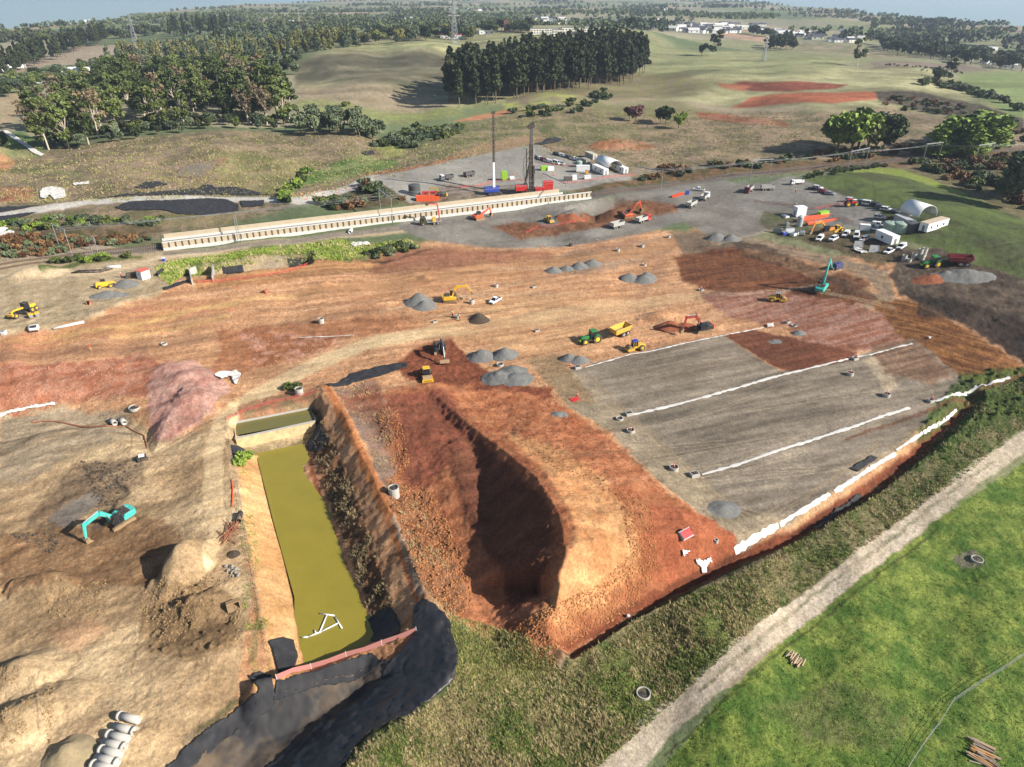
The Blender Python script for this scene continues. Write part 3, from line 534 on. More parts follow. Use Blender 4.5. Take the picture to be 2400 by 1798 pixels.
# ------------------------------------------------------------ building kit
class MB:
    def __init__(s): s.v = []; s.f = []; s.m = None
    def add(s, vs, fs):
        n = len(s.v)
        if s.m is not None: vs = [tuple(s.m @ Vector(v)) for v in vs]
        s.v += [tuple(v) for v in vs]; s.f += [tuple(n + i for i in f) for f in fs]; return s
    def box(s, x0, x1, y0, y1, z0, z1):
        return s.add([(x0,y0,z0),(x1,y0,z0),(x1,y1,z0),(x0,y1,z0),(x0,y0,z1),(x1,y0,z1),(x1,y1,z1),(x0,y1,z1)], [(3,2,1,0),(4,5,6,7),(0,1,5,4),(1,2,6,5),(2,3,7,6),(3,0,4,7)])
    def taper(s, a, b):
        """frustum box: a, b = (x0,x1,y0,y1,z)"""
        return s.add([(a[0],a[2],a[4]),(a[1],a[2],a[4]),(a[1],a[3],a[4]),(a[0],a[3],a[4]),(b[0],b[2],b[4]),(b[1],b[2],b[4]),(b[1],b[3],b[4]),(b[0],b[3],b[4])], [(3,2,1,0),(4,5,6,7),(0,1,5,4),(1,2,6,5),(2,3,7,6),(3,0,4,7)])
    def prism(s, p, y0, y1):
        n = len(p); A = sum(p[i][0]*p[(i+1)%n][1]-p[(i+1)%n][0]*p[i][1] for i in range(n))
        if A < 0: p = p[::-1]
        return s.add([(x,y0,z) for x,z in p]+[(x,y1,z) for x,z in p], [tuple(range(n)), tuple(range(2*n-1,n-1,-1))]+[(i,n+i,n+(i+1)%n,(i+1)%n) for i in range(n)])
    def slab(s, p, z0, z1):
        n = len(p); A = sum(p[i][0]*p[(i+1)%n][1]-p[(i+1)%n][0]*p[i][1] for i in range(n))
        if A < 0: p = p[::-1]
        return s.add([(x,y,z0) for x,y in p]+[(x,y,z1) for x,y in p], [tuple(range(n-1,-1,-1)), tuple(range(n,2*n))]+[(i,(i+1)%n,n+(i+1)%n,n+i) for i in range(n)])
    def cyl(s, a, b, r, r2=None, n=10, caps=True):
        a = Vector(a); b = Vector(b); r2 = r if r2 is None else r2; d = (b - a).normalized()
        u = d.orthogonal().normalized(); w = d.cross(u)
        vs = [tuple(a + (u*math.cos(t)+w*math.sin(t))*r) for t in [2*PI*i/n for i in range(n)]]+[tuple(b + (u*math.cos(t)+w*math.sin(t))*r2) for t in [2*PI*i/n for i in range(n)]]
        f = [(i,(i+1)%n,n+(i+1)%n,n+i) for i in range(n)]
        if caps: f += [tuple(range(n-1,-1,-1)), tuple(range(n,2*n))]
        return s.add(vs, f)
    def tube(s, pts, r, n=6):
        for a, b in zip(pts[:-1], pts[1:]): s.cyl(a, b, r, r, n)
        return s
    def bar(s, p, q, w0, w1, y0, y1):
        """flat-sided beam in the xz plane"""
        dx, dz = q[0]-p[0], q[1]-p[1]; L = math.hypot(dx, dz) or 1; nx, nz = -dz/L, dx/L
        return s.prism([(p[0]+nx*w0,p[1]+nz*w0),(q[0]+nx*w1,q[1]+nz*w1),(q[0]-nx*w1,q[1]-nz*w1),(p[0]-nx*w0,p[1]-nz*w0)], y0, y1)
    def beam(s, a, b, w, h):
        a = Vector(a); b = Vector(b); d = (b-a).normalized(); u = d.cross(Vector((0,0,1)))
        u = u.normalized() if u.length > 1e-4 else Vector((1,0,0)); v = u.cross(d)
        vs = [a+u*i*w/2+v*j*h/2 for i,j in ((-1,-1),(1,-1),(1,1),(-1,1))]+[b+u*i*w/2+v*j*h/2 for i,j in ((-1,-1),(1,-1),(1,1),(-1,1))]
        return s.add(vs, [(3,2,1,0),(4,5,6,7),(0,1,5,4),(1,2,6,5),(2,3,7,6),(3,0,4,7)])
    def pipe(s, a, b, r, ri, n=16):
        a = Vector(a); b = Vector(b); d = (b-a).normalized(); u = d.orthogonal().normalized(); w = d.cross(u)
        vs = []
        for c, q in ((a,r),(b,r),(b,ri),(a,ri)): vs += [c+(u*math.cos(2*PI*i/n)+w*math.sin(2*PI*i/n))*q for i in range(n)]
        return s.add(vs, [(k*n+i,k*n+(i+1)%n,((k+1)%4)*n+(i+1)%n,((k+1)%4)*n+i) for k in range(4) for i in range(n)])
    def blob(s, c, r, sub=1, jit=.25, flat=1, seed=0):
        rr = random.Random(seed); t = (1+5**.5)/2
        vs = [Vector(v).normalized() for v in [(-1,t,0),(1,t,0),(-1,-t,0),(1,-t,0),(0,-1,t),(0,1,t),(0,-1,-t),(0,1,-t),(t,0,-1),(t,0,1),(-t,0,-1),(-t,0,1)]]
        fs = [(0,11,5),(0,5,1),(0,1,7),(0,7,10),(0,10,11),(1,5,9),(5,11,4),(11,10,2),(10,7,6),(7,1,8),(3,9,4),(3,4,2),(3,2,6),(3,6,8),(3,8,9),(4,9,5),(2,4,11),(6,2,10),(8,6,7),(9,8,1)]
        for _ in range(sub):
            mid = {}; nf = []
            def g(i,j):
                k = (min(i,j),max(i,j))
                if k not in mid: vs.append((vs[i]+vs[j]).normalized()); mid[k] = len(vs)-1
                return mid[k]
            for a,b,c_ in fs:
                x,y,z = g(a,b),g(b,c_),g(c_,a); nf += [(a,x,z),(b,y,x),(c_,z,y),(x,y,z)]
            fs = nf
        return s.add([Vector(c)+Vector((v.x,v.y,v.z*flat))*r*(1+rr.uniform(-jit,jit)) for v in vs], fs)
    def build(s, name, mat, parent=None, smooth=False, bevel=0):
        me = bpy.data.meshes.new(name); me.from_pydata(s.v, [], s.f); me.materials.append(mat)
        if smooth: me.polygons.foreach_set('use_smooth', [True]*len(me.polygons))
        o = bpy.data.objects.new(name, me); COL.objects.link(o)
        if parent: o.parent = parent
        if bevel:
            b = o.modifiers.new('bevel','BEVEL'); b.width = bevel; b.segments = 1; b.limit_method = 'ANGLE'
        return o
def thing(name, label, cat, group=None):
    o = bpy.data.objects.new(name, None); COL.objects.link(o); o.empty_display_size = .5; return tag(o, label, cat, group)
def copy_tree(o, label=None, group=None, parent=None):
    c = o.copy(); COL.objects.link(c); c.parent = parent
    if parent is None:
        if label: c['label'] = label
        if group: c['group'] = group
    for ch in list(CH(o)): copy_tree(ch, None, None, c)
    return c
def CH(o): return o.children
def yaw_px(a, b):
    x0, y0, _ = G(*a); x1, y1, _ = G(*b); return math.atan2(y1-y0, x1-x0)
def put(o, px, py, yaw=0, scale=1, tilt=True, dz=-.04, L=1.6):
    x, y, z = G(px, py); return put_xy(o, x, y, yaw, scale, tilt, dz, L)
def put_xy(o, x, y, yaw=0, scale=1, tilt=True, dz=-.04, L=1.6):
    z = float(zs(x, y)); o.location = (x, y, z + dz); m = Matrix.Rotation(yaw, 3, 'Z')
    if tilt:
        n = Vector((float(zs(x-L,y)-zs(x+L,y)), float(zs(x,y-L)-zs(x,y+L)), 2*L)).normalized()
        n = Vector((n.x*.8, n.y*.8, n.z)).normalized()
        m = Vector((0,0,1)).rotation_difference(n).to_matrix() @ m
    o.rotation_mode = 'XYZ'; o.rotation_euler = m.to_euler(); o.scale = (scale,)*3; return o
def paint(name, c, rough=.45, metal=0, dirt=.18, scale=1.5, dirtc=(.32,.22,.13)):
    if name in MATS: return MATS[name]
    m, nt, b = newmat(name); c = srgb(c) * .8
    n = noise_node(nt, scale, 4, .65); mr = N(nt, 'ShaderNodeMapRange'); mr.inputs['From Min'].default_value = .42; mr.inputs['From Max'].default_value = .75
    mr.inputs['To Max'].default_value = dirt * 2; nt.links.new(n.outputs['Fac'], mr.inputs['Value'])
    mx = N(nt, 'ShaderNodeMixRGB'); mx.inputs[1].default_value = (*c, 1); mx.inputs[2].default_value = (*dirtc, 1)
    nt.links.new(mr.outputs[0], mx.inputs[0]); nt.links.new(mx.outputs[0], b.inputs['Base Color'])
    b.inputs['Roughness'].default_value = rough; b.inputs['Metallic'].default_value = metal; return m
WHITE = paint('white_paint', (240,240,238), .35, 0, .06); GLASS = paint('dark_glass', (32,40,48), .08, 0, .02)
RUBBER = paint('rubber', (42,40,38), .85, 0, .35); STEEL = paint('galvanised_steel', (176,180,182), .45, .5, .08)
DARK = paint('dark_steel', (52,52,54), .55, .2, .25); CONC = paint('concrete', (178,174,166), .85, 0, .15, 1.2, (.38,.33,.26))
YEL = paint('yellow_paint', (226,178,40), .4, 0, .2); TEAL = paint('teal_paint', (60,190,178), .4, 0, .12)
ORG = paint('orange_paint', (228,92,52), .4, 0, .15); RED = paint('red_paint', (200,40,42), .4, 0, .15); BLUE = paint('blue_paint', (40,70,170), .4, 0, .1)
GREEN = paint('green_paint', (40,128,62), .35, 0, .08); LIME = paint('lime_paint', (150,200,50), .5, 0, .1)
CLAYEY = paint('muddy_steel', (150,122,88), .8, .1, .5); TIMBER = paint('timber', (206,178,136), .9, 0, .25, .8, (.36,.25,.14))
WHITECLOTH = paint('white_geotextile', (214,212,206), .9, 0, .22, 2.5); BLACKCLOTH = paint('black_geotextile', (32,32,36), .8, 0, .12, .5, (.09,.08,.07))
GREYTIP = paint('tipper_grey', (186,186,180), .5, .2, .15); CONE = paint('cone_orange', (240,86,40), .6, 0, .05); NET = paint('red_netting', (214,84,74), .8, 0, .1)
GRAVEL = None
def stone_mat(name, c1, c2, scale=2.2, bump=.25):
    m, nt, b = newmat(name); n = noise_node(nt, scale, 5, .75); n2 = noise_node(nt, scale*5, 3, .7)
    cr = N(nt, 'ShaderNodeValToRGB'); cr.color_ramp.elements[0].position = .35; cr.color_ramp.elements[1].position = .68
    cr.color_ramp.elements[0].color = (*(srgb(c1)*K), 1); cr.color_ramp.elements[1].color = (*(srgb(c2)*K), 1)
    mx = N(nt, 'ShaderNodeMath', operation='ADD'); mx.use_clamp = True; h = N(nt, 'ShaderNodeMath', operation='MULTIPLY'); h.inputs[1].default_value = .5
    ad = N(nt, 'ShaderNodeMath', operation='ADD'); nt.links.new(n.outputs['Fac'], ad.inputs[0]); nt.links.new(n2.outputs['Fac'], ad.inputs[1]); nt.links.new(ad.outputs[0], h.inputs[0])
    nt.links.new(h.outputs[0], cr.inputs[0]); nt.links.new(cr.outputs[0], b.inputs['Base Color']); b.inputs['Roughness'].default_value = .95
    bp = N(nt, 'ShaderNodeBump'); bp.inputs['Distance'].default_value = bump; bp.inputs['Strength'].default_value = .7; nt.links.new(n2.outputs['Fac'], bp.inputs['Height']); nt.links.new(bp.outputs[0], b.inputs['Normal']); return m
GRAVEL = stone_mat('grey_stone', (104,104,102), (158,156,150)); SAND = stone_mat('tan_sand', (160,140,104), (206,186,146))
REDCLAY = stone_mat('red_clay', (130,72,46), (190,112,72)); TOPSOIL = stone_mat('dark_topsoil', (66,54,44), (106,90,72)); ROCK = stone_mat('pale_rock', (150,140,126), (210,200,186))

def drape(name, pts, mat, label, cat, off=.10, cell=.5, wr=.10, rag=.35, thick=.03, kind=None, sd=1, group=None):
    """cloth sheet lying on the land"""
    w_ = [G(*p) for p in pts]; w2 = [(a, b) for a, b, c in w_]; A = np.array(w2)
    ext = max(np.ptp(A[:, 0]), np.ptp(A[:, 1])); cell = max(min(cell, .28), ext / 240)
    xs = np.arange(A[:, 0].min() - cell, A[:, 0].max() + 2*cell, cell); ys = np.arange(A[:, 1].min() - cell, A[:, 1].max() + 2*cell, cell)
    X, Y = np.meshgrid(xs, ys); wx = (fbm(X/1.7, Y/1.7, sd+5, 3)-.5)*2*rag; wy = (fbm(X/1.7, Y/1.7, sd+15, 3)-.5)*2*rag
    d = poly_sd(X + wx, Y + wy, w2); 
    Zc = zs(X, Y); Zc = np.maximum(Zc, (zs(X+cell*.6, Y)+zs(X-cell*.6, Y)+zs(X, Y+cell*.6)+zs(X, Y-cell*.6))/4)
    Zc = Zc + off + fbm(X/1.1, Y/1.1, sd, 3) * wr * 2 + np.abs(fbm((X+Y)/.9, (X-Y)/2.6, sd+3, 3)-.5) * wr * 3
    gy, gx = np.gradient(d, cell); gl = np.hypot(gx, gy) + 1e-6; mv = (d > 0) & (d < cell*1.2); X = np.where(mv, X-gx/gl*d, X); Y = np.where(mv, Y-gy/gl*d, Y)
    ok = (d < cell*1.05); n0, n1 = X.shape; ix = np.arange(n0*n1).reshape(n0, n1)
    q = ok[:-1, :-1] & ok[1:, :-1] & ok[1:, 1:] & ok[:-1, 1:]
    f = np.stack([ix[:-1, :-1], ix[:-1, 1:], ix[1:, 1:], ix[1:, :-1]], -1)[q]
    if len(f) == 0: return None
    u, inv = np.unique(f, return_inverse=True); V = np.stack([X, Y, Zc], -1).reshape(-1, 3)[u]
    o = np_mesh(name, V, inv.reshape(-1, 4), mat); s = o.modifiers.new('thick', 'SOLIDIFY'); s.thickness = thick; s.offset = -1
    return tag(o, label, cat, group, kind)
def pile(name, px, py, rx, ry, h, mat, label, cat='stone heap', rot=0, sd=0, group=None, pk=None, crater=0):
    """loose heap as a thing, with its foot buried in the land"""
    x0, y0, z0 = G(px, py); nr, na = 22, 56; V = []; 
    pk = pk or [(0, 0, 1)]
    for i in range(nr + 1):
        for j in range(na):
            r = i / nr; a = 2*PI*j/na; e = 1.12
            lx, ly = rx*e*r*math.cos(a), ry*e*r*math.sin(a)
            x = x0 + lx*math.cos(rot) - ly*math.sin(rot); y = y0 + lx*math.sin(rot) + ly*math.cos(rot)
            nn = float(fbm(np.array(x/1.6), np.array(y/1.6), 400+sd, 3)) - .5
            q = 0
            for ax, ay, k in pk:
                dd = math.hypot((lx/rx-ax)/(1-math.hypot(ax, ay)*.6), (ly/ry-ay)/(1-math.hypot(ax, ay)*.6)); q = max(q, k*(1-dd*(1+.35*nn)))
            if crater: q = min(q, .45 + .3*nn + crater*abs(lx/rx-.15))
            q = max(q, 0) if r < .98 else -.25
            V.append((x, y, float(zs(x, y)) - .12 + h*(q if q < .85 else .85+(q-.85)*.3) + .3*nn + .12*(float(fbm(np.array(x/.5), np.array(y/.5), 900+sd, 2)) - .5)))
    Fq = [(i*na+j, i*na+(j+1)%na, (i+1)*na+(j+1)%na, (i+1)*na+j) for i in range(nr) for j in range(na)]
    V = [(a-x0, b-y0, c-z0) for a, b, c in V]
    o = np_mesh(name, np.array(V), np.array(Fq)[:, ::-1], mat); o.location = (x0, y0, z0); return tag(o, label, cat, group)

drape('settling_pond', [(410,412),(425,392),(455,383),(510,378),(500,395),(480,410),(450,418)], MATS['brown_water'], None, None, .12, .5, 0, .3, .02, 'structure')


# ------------------------------------------------------------ machines, each with its front towards +X
def wheel(x, y, r, w, parent, rimc=None, n=14, hub=.55):
    t = MB().cyl((x, y-w/2, r), (x, y+w/2, r), r, r, n).build('wheel', RUBBER, parent)
    s = 1 if y > 0 else -1
    MB().cyl((x, y+s*(w/2-.02), r), (x, y+s*(w/2+.025), r), r*hub, r*hub*.8, n).build('rim', rimc or STEEL, t); return t
def car(label, kind='ute', col=None, cover=None, group=None, cat=None):
    col = col or WHITE; t = thing('parked_' + kind, label, cat or kind, group); L, W, H = {'ute':(5.2,1.85,1.78),'suv':(4.7,1.88,1.75),'van':(4.9,1.9,2.15),'sedan':(4.6,1.8,1.45)}[kind]
    h = L/2; bz = .95 if kind != 'sedan' else .85
    p = {'ute':[(-h,.5),(-h,1.0),(h-1.5,1.02),(h-.15,.92),(h,.72),(h,.42),(-h,.42)],'suv':[(-h,.45),(-h+.03,1.0),(h-1.25,1.05),(h-.2,.95),(h,.75),(h,.4),(-h,.4)],
         'van':[(-h,.4),(-h,1.15),(h-.8,1.2),(h-.1,.95),(h,.7),(h,.4),(-h,.4)],'sedan':[(-h,.4),(-h,.85),(h-1.3,.92),(h-.15,.8),(h,.6),(h,.35),(-h,.35)]}[kind]
    MB().prism(p, -W/2, W/2).build('body', col, t, bevel=.07)
    x0, x1, s0, s1 = {'ute':(-.75,1.35,.25,.75),'suv':(-h+.1,1.15,.35,.7),'van':(-h+.05,1.75,.1,.7),'sedan':(-1.7,.95,.55,.75)}[kind]
    z0 = p[1][1]-.02
    MB().taper((x0,x1,-W/2+.08,W/2-.08,z0),(x0+s0,x1-s1,-W/2+.22,W/2-.22,H-.06)).build('windows', GLASS, t)
    MB().box(x0+s0-.05,x1-s1+.05,-W/2+.2,W/2-.2,H-.06,H).build('roof', col, t, bevel=.03)
    pm = MB()
    for fx in ((x0+.02,x0+s0),(x1-.04,x1-s1),((x0+x1)/2,(x0+s0+x1-s1)/2)):
        for s in (-1,1): pm.beam((fx[0],s*(W/2-.08),z0),(fx[1],s*(W/2-.215),H-.04),.09,.09)
    pm.build('pillars', col, t)
    if kind == 'ute':
        if cover == 'canopy': MB().taper((-h+.05,-.72,-W/2+.06,W/2-.06,1.0),(-h+.2,-.72,-W/2+.18,W/2-.18,H-.1)).build('canopy', col, t, bevel=.04)
        elif cover == 'tray': MB().box(-h-.1,-.85,-W/2,W/2,.78,.86).box(-h-.1,-.85,-W/2,-W/2+.05,.86,1.15).box(-h-.1,-.85,W/2-.05,W/2,.86,1.15).box(-.9,-.85,-W/2,W/2,.86,1.5).build('tray', STEEL, t)
        else: MB().box(-h+.08,-.8,-W/2+.14,W/2-.14,1.0,1.035).build('tray', RUBBER if cover != 'lid' else DARK, t)
    for x in (-L*.29, L*.31):
        for s in (-1,1): wheel(x, s*(W/2-.12), .37, .26, t)
    for s in (-1,1):
        MB().box(h-.1,h+.015,s*.62-.17,s*.62+.17,.68,.82).build('headlight', STEEL, t)
    MB().box(h-.03,h+.02,-.42,.42,.5,.72).build('grille', DARK, t); return t
def tipper_box(x0, x1, y, z0, z1, col, t, load=None, name='tipper_body'):
    w = .09; m = MB().box(x0,x1,-y,y,z0,z0+.12).box(x0,x1,-y,-y+w,z0+.12,z1).box(x0,x1,y-w,y,z0+.12,z1).box(x0,x0+w,-y+w,y-w,z0+.12,z1).box(x1-w,x1,-y+w,y-w,z0+.12,z1+.15)
    for i in range(1, 6):
        xx = x0+(x1-x0)*i/6
        for s in (-1,1): m.box(xx-.05,xx+.05,s*y-.03,s*y+.03,z0,z1)
    b = m.build(name, col, t)
    MB().box(x0+w,x1-w,-y+w,y-w,z0+.13,z0+.3).build('floor_lining', DARK if load is None else load, b); return b
def truck(label, cabc=None, boxc=None, group=None, load=None, box=True, tl=5.0):
    t = thing('tipper_truck', label, 'truck', group); cabc = cabc or WHITE; boxc = boxc or GREYTIP
    MB().box(-4.2,3.0,-.45,.45,.75,1.05).box(1.2,1.5,-1.2,1.2,.6,1.0).build('chassis', DARK, t)
    c = MB().prism([(1.55,.55),(1.55,2.95),(2.0,3.1),(3.3,2.95),(3.62,1.75),(3.68,.5)], -1.22, 1.22).build('cab', cabc, t, bevel=.08)
    MB().add([(3.36,-1.05,2.85),(3.36,1.05,2.85),(3.66,1.05,1.85),(3.66,-1.05,1.85)],[(0,3,2,1)]).build('windscreen', GLASS, c)
    for s in (-1,1): MB().box(2.3,3.2,s*1.2,s*1.235,1.85,2.65).build('side_window', GLASS, c)
    MB().box(3.68,3.74,-.8,.8,.8,1.6).build('grille', DARK, c)
    if box: tipper_box(-4.35,1.3,1.24,1.15,2.6,boxc,t,load)
    for x in (2.7, -1.5, -2.85):
        for s in (-1,1): wheel(x, s*1.05, .52, .35 if x > 0 else .5, t)
    return t
def trailer(label, boxc=None, group=None, load=None, L=6.4):
    t = thing('tipper_trailer', label, 'trailer', group); h = L/2
    MB().box(-h+.2,h-.2,-.45,.45,.75,1.05).build('chassis', DARK, t); tipper_box(-h,h,1.24,1.15,2.65,boxc or GREYTIP,t,load)
    MB().box(h-.2,h+2.3,-.08,.08,.75,.9).build('drawbar', DARK, t)
    for x in (-h+.9,-h+2.1,h-2.1,h-.9):
        for s in (-1,1): wheel(x, s*1.05, .5, .45, t)
    return t
def excavator(label, col, slew=0, pts=None, house=None, cw=None, bucket='dig', group=None, S=1, mud=.3, fork=None):
    """pts: boom foot, knee, stick pivot, stick end, bucket tip in the plane of the boom"""
    t = thing('excavator', label, 'excavator', group); pts = pts or [(.3,1.7),(2.4,4.9),(5.2,4.4),(6.2,1.6),(5.6,.3)]
    for s in (-1,1):
        p = []; 
        for a in range(-90, 91, 30): p.append((1.75+.42*math.cos(R(a)), .42+.42*math.sin(R(a))))
        for a in range(90, 271, 30): p.append((-1.75+.42*math.cos(R(a)), .42+.42*math.sin(R(a))))
        tr = MB().prism(p, s*1.2-.3, s*1.2+.3)
        for i in range(12): x = -1.8+i*.327; tr.box(x,x+.12,s*1.2-.31,s*1.2+.31,.82,.87)
        tr.build('track', CLAYEY, t); 
    MB().box(-1,1,-.95,.95,.35,.75).cyl((0,0,.75),(0,0,1.05),.65,.65,14).build('undercarriage', DARK, t)
    Rm = Matrix.Rotation(slew, 4, 'Z'); 
    def M(): m = MB(); m.m = Rm; return m
    house = house or col
    h = M().prism([(-2.3,1.05),(-2.45,1.3),(-2.35,2.25),(-.2,2.3),(.5,1.95),(1.5,1.9),(1.5,1.05)], -1.35, -.5).prism([(-2.3,1.05),(-2.45,1.3),(-2.35,2.2),(-.6,2.25),(-.2,1.6),(.9,1.5),(.9,1.05)], -.5, 1.35).build('house', house, t, bevel=.06)
    M().box(-1.9,-.5,-1.1,1.1,2.25,2.42).cyl((-1.2,-.7,2.4),(-1.2,-.7,2.8),.07,.07,8).build('engine_cover', DARK, h)
    M().slab([(-2.35,-1.37),(-2.35,1.37),(-2.75,1.1),(-2.9,0),(-2.75,-1.1)], 1.15, 2.1).build('counterweight', cw or col, t, bevel=.06)
    c = M().prism([(-.25,1.4),(-.25,2.95),(1.15,2.98),(1.62,2.2),(1.62,1.3),(1.3,1.15),(-.2,1.15)], .42, 1.36).build('cab', GLASS, t)
    M().box(-.3,1.2,.4,1.38,2.96,3.04).box(-.3,-.15,.4,1.38,1.2,2.97).beam((1.18,.43,2.97),(1.64,.43,2.2),.08,.08).beam((1.18,1.35,2.97),(1.64,1.35,2.2),.08,.08).box(.55,.65,1.34,1.39,1.2,2.97).box(-.3,1.66,.4,1.39,1.1,1.32).build('cab_frame', house if house is not col else DARK, c)
    A, B, C_, D, E = pts; kw = .42
    def yb(x): return (x[0], x[1])
    b = M().bar(A,B,.22,kw,-.24,.24).bar(B,C_,kw,.24,-.24,.24).build('boom', col, t)
    M().bar((C_[0]-(D[0]-C_[0])*.16, C_[1]-(D[1]-C_[1])*.16),D,.32,.16,-.18,.18).build('stick', col, t)
    hy = M()
    for s in (-1,1): hy.cyl((1.2,s*.34,1.5),((A[0]*.35+B[0]*.65),s*.34,(A[1]*.35+B[1]*.65)),.09,.07,8)
    hy.cyl((B[0],0,B[1]+kw),(C_[0]-(D[0]-C_[0])*.14,0,C_[1]-(D[1]-C_[1])*.14+.15),.1,.08,8)
    hy.cyl(((C_[0]*.9+D[0]*.1)+.25,0,(C_[1]*.9+D[1]*.1)+.1),((C_[0]*.15+D[0]*.85)+.2,0,(C_[1]*.15+D[1]*.85)+.1),.08,.07,8)
    hy.build('hydraulic_rams', STEEL, t)
    if bucket == 'dig':
        dx, dz = E[0]-D[0], E[1]-D[1]; L = math.hypot(dx,dz) or 1; ux, uz = dx/L, dz/L; vx, vz = uz, -ux
        q = lambda a,b_: (D[0]+ux*a*L+vx*b_*L, D[1]+uz*a*L+vz*b_*L)
        o = M().prism([q(-.1,.15),q(-.05,-.25),q(.45,-.5),q(.95,-.3),q(1.0,-.25),q(.9,-.2),q(.45,-.38),q(.05,-.15),q(0,.1)], -.6,.6)
        o.prism([q(-.1,.15),q(-.05,-.25),q(.45,-.5),q(1,-.28),q(.85,.25)], -.62,-.56).prism([q(-.1,.15),q(-.05,-.25),q(.45,-.5),q(1,-.28),q(.85,.25)], .56,.62)
        bk = o.build('bucket', CLAYEY, t); te = M()
        for i in range(5):
            y = -.5+i*.25; a = q(.96,-.28); e = q(1.14,-.2); te.bar(a,e,.05,.02,y-.04,y+.04)
        te.build('teeth', DARK, bk)
    elif bucket == 'wide':
        M().prism([(D[0]-.1,D[1]-.1),(D[0]-.45,D[1]-.9),(D[0]+.25,D[1]-1.1),(D[0]+.45,D[1]-.9),(D[0]+.3,D[1]-.2)], -1.25,1.25).build('bucket', CLAYEY, t)
    t.scale = (S,)*3; return t
def roller(label, roofc=None, text=None, blade=False, bodyc=None, pad=False):
    Y = bodyc or YEL; t = thing('roller', label, 'roller')
    MB().cyl((1.75,-1.05,.78),(1.75,1.05,.78),.78,.78,22).build('drum', CLAYEY if not pad else STEEL, t)
    f = MB().box(.85,2.75,-1.2,-1.07,.55,.95).box(.85,2.75,1.07,1.2,.55,.95).box(.7,.95,-1.2,1.2,.5,1.0)
    f.box(2.55,2.75,-1.2,1.2,.5,.98); f.build('drum_frame', Y, t)
    if blade:
        bl = MB().box(2.76,2.9,-1.3,1.3,.35,1.05).build('front_panel', Y, t)
        if text:
            cu = bpy.data.curves.new('t','FONT'); cu.body = text; cu.size = .5; cu.extrude = .01; cu.align_x = 'CENTER'; to = bpy.data.objects.new('t', cu); COL.objects.link(to)
            bpy.context.view_layer.update(); me = bpy.data.meshes.new_from_object(to.evaluated_get(bpy.context.evaluated_depsgraph_get())); bpy.data.objects.remove(to)
            me.materials.append(DARK) if not me.materials else None; lt = bpy.data.objects.new('lettering', me); COL.objects.link(lt); lt.parent = bl
            lt.rotation_euler = (PI/2, 0, PI/2); lt.location = (2.915, 0, .52)
    MB().prism([(-2.6,.7),(-2.5,1.45),(-.9,1.75),(-.35,1.6),(-.35,.6),(-2.3,.55)], -.85, .85).build('engine_body', Y, t, bevel=.06)
    c = MB().prism([(-.4,1.2),(-.45,2.7),(.75,2.7),(.95,1.5),(.8,.9),(-.35,.9)], -.7, .7).build('cab', GLASS, t)
    m = MB()
    for s in (-.7,.7):
        m.beam((-.42,s,.9),(-.45,s,2.72),.09,.09).beam((.95,s,1.5),(.75,s,2.72),.09,.09).beam((.2,s,.9),(.2,s,2.72),.07,.07).box(-.4,.85,s-.04,s+.04,.85,1.35)
    m.build('cab_frame', Y if not text else DARK, c); MB().box(-.6,.9,-.82,.82,2.7,2.84).build('roof', roofc or Y, t, bevel=.04)
    for s in (-1,1): wheel(-1.45, s*1.0, .78, .55, t, Y if roofc else DARK, 18)
    return t
def tractor(label):
    t = thing('tractor', label, 'tractor'); RY = paint('rim_yellow',(238,204,40),.4,0,.1)
    MB().prism([(.3,1.0),(.3,1.95),(2.3,1.72),(2.75,1.55),(2.8,.95)], -.45, .45).build('bonnet', GREEN, t, bevel=.07)
    MB().box(-1.4,2.4,-.3,.3,.6,1.0).box(.3,1.2,-.9,.9,.75,1.05).build('chassis', DARK, t)
    MB().box(2.85,3.15,-.4,.4,.65,1.05).build('front_weight', LIME, t)
    c = MB().taper((-1.15,.45,-.78,.78,1.3),(-1.0,.25,-.72,.72,2.8)).build('cab', GLASS, t); m = MB()
    for x0,x1 in ((-1.15,-1.0),(.45,.25)):
        for s in (-1,1): m.beam((x0,s*.78,1.3),(x1,s*.72,2.8),.1,.1)
    m.build('cab_frame', DARK, c); MB().prism([(-1.25,2.8),(-1.2,2.98),(.35,3.0),(.5,2.85),(.45,2.78)], -.85,.85).build('roof', GREEN, t, bevel=.05)
    for s in (-1,1):
        wheel(-1.0, s*1.05, .98, .6, t, RY, 22, .6); wheel(2.0, s*.95, .72, .48, t, RY, 20, .58)
        MB().prism([(-2.0,1.5),(-1.6,2.0),(-.7,2.08),(-.15,1.75),(-.2,1.65),(-.75,1.97),(-1.55,1.9),(-1.9,1.45)], s*1.05-.32, s*1.05+.32).build('mudguard', GREEN, t)
    return t
def dump_trailer(label, col):
    t = thing('dump_trailer', label, 'trailer')
    w=.1; m = MB()
    B0, B1 = (-2.4,2.3,-1.05,1.05,1.2), (-2.9,2.7,-1.3,1.3,2.55)
    m.taper(B0, B1); m.f = m.f[:0]; n=0
    for (i,j) in ((0,1),(1,2),(2,3),(3,0)): m.f.append((i,j,j+4,i+4))
    m.f.append((0,3,2,1)); o = m.build('tub', col, t); so = o.modifiers.new('thick','SOLIDIFY'); so.thickness = .12
    MB().box(-2.2,4.2,-.12,.12,.8,1.05).box(-1.9,.2,-.6,.6,.75,1.1).build('drawbar', DARK, t)
    MB().box(-2.3,2.2,-.98,.98,1.25,1.3).build('muddy_floor', CLAYEY, t)
    for x in (-1.6,-.15):
        for s in (-1,1): wheel(x, s*1.05, .65, .55, t, STEEL, 16)
    return t
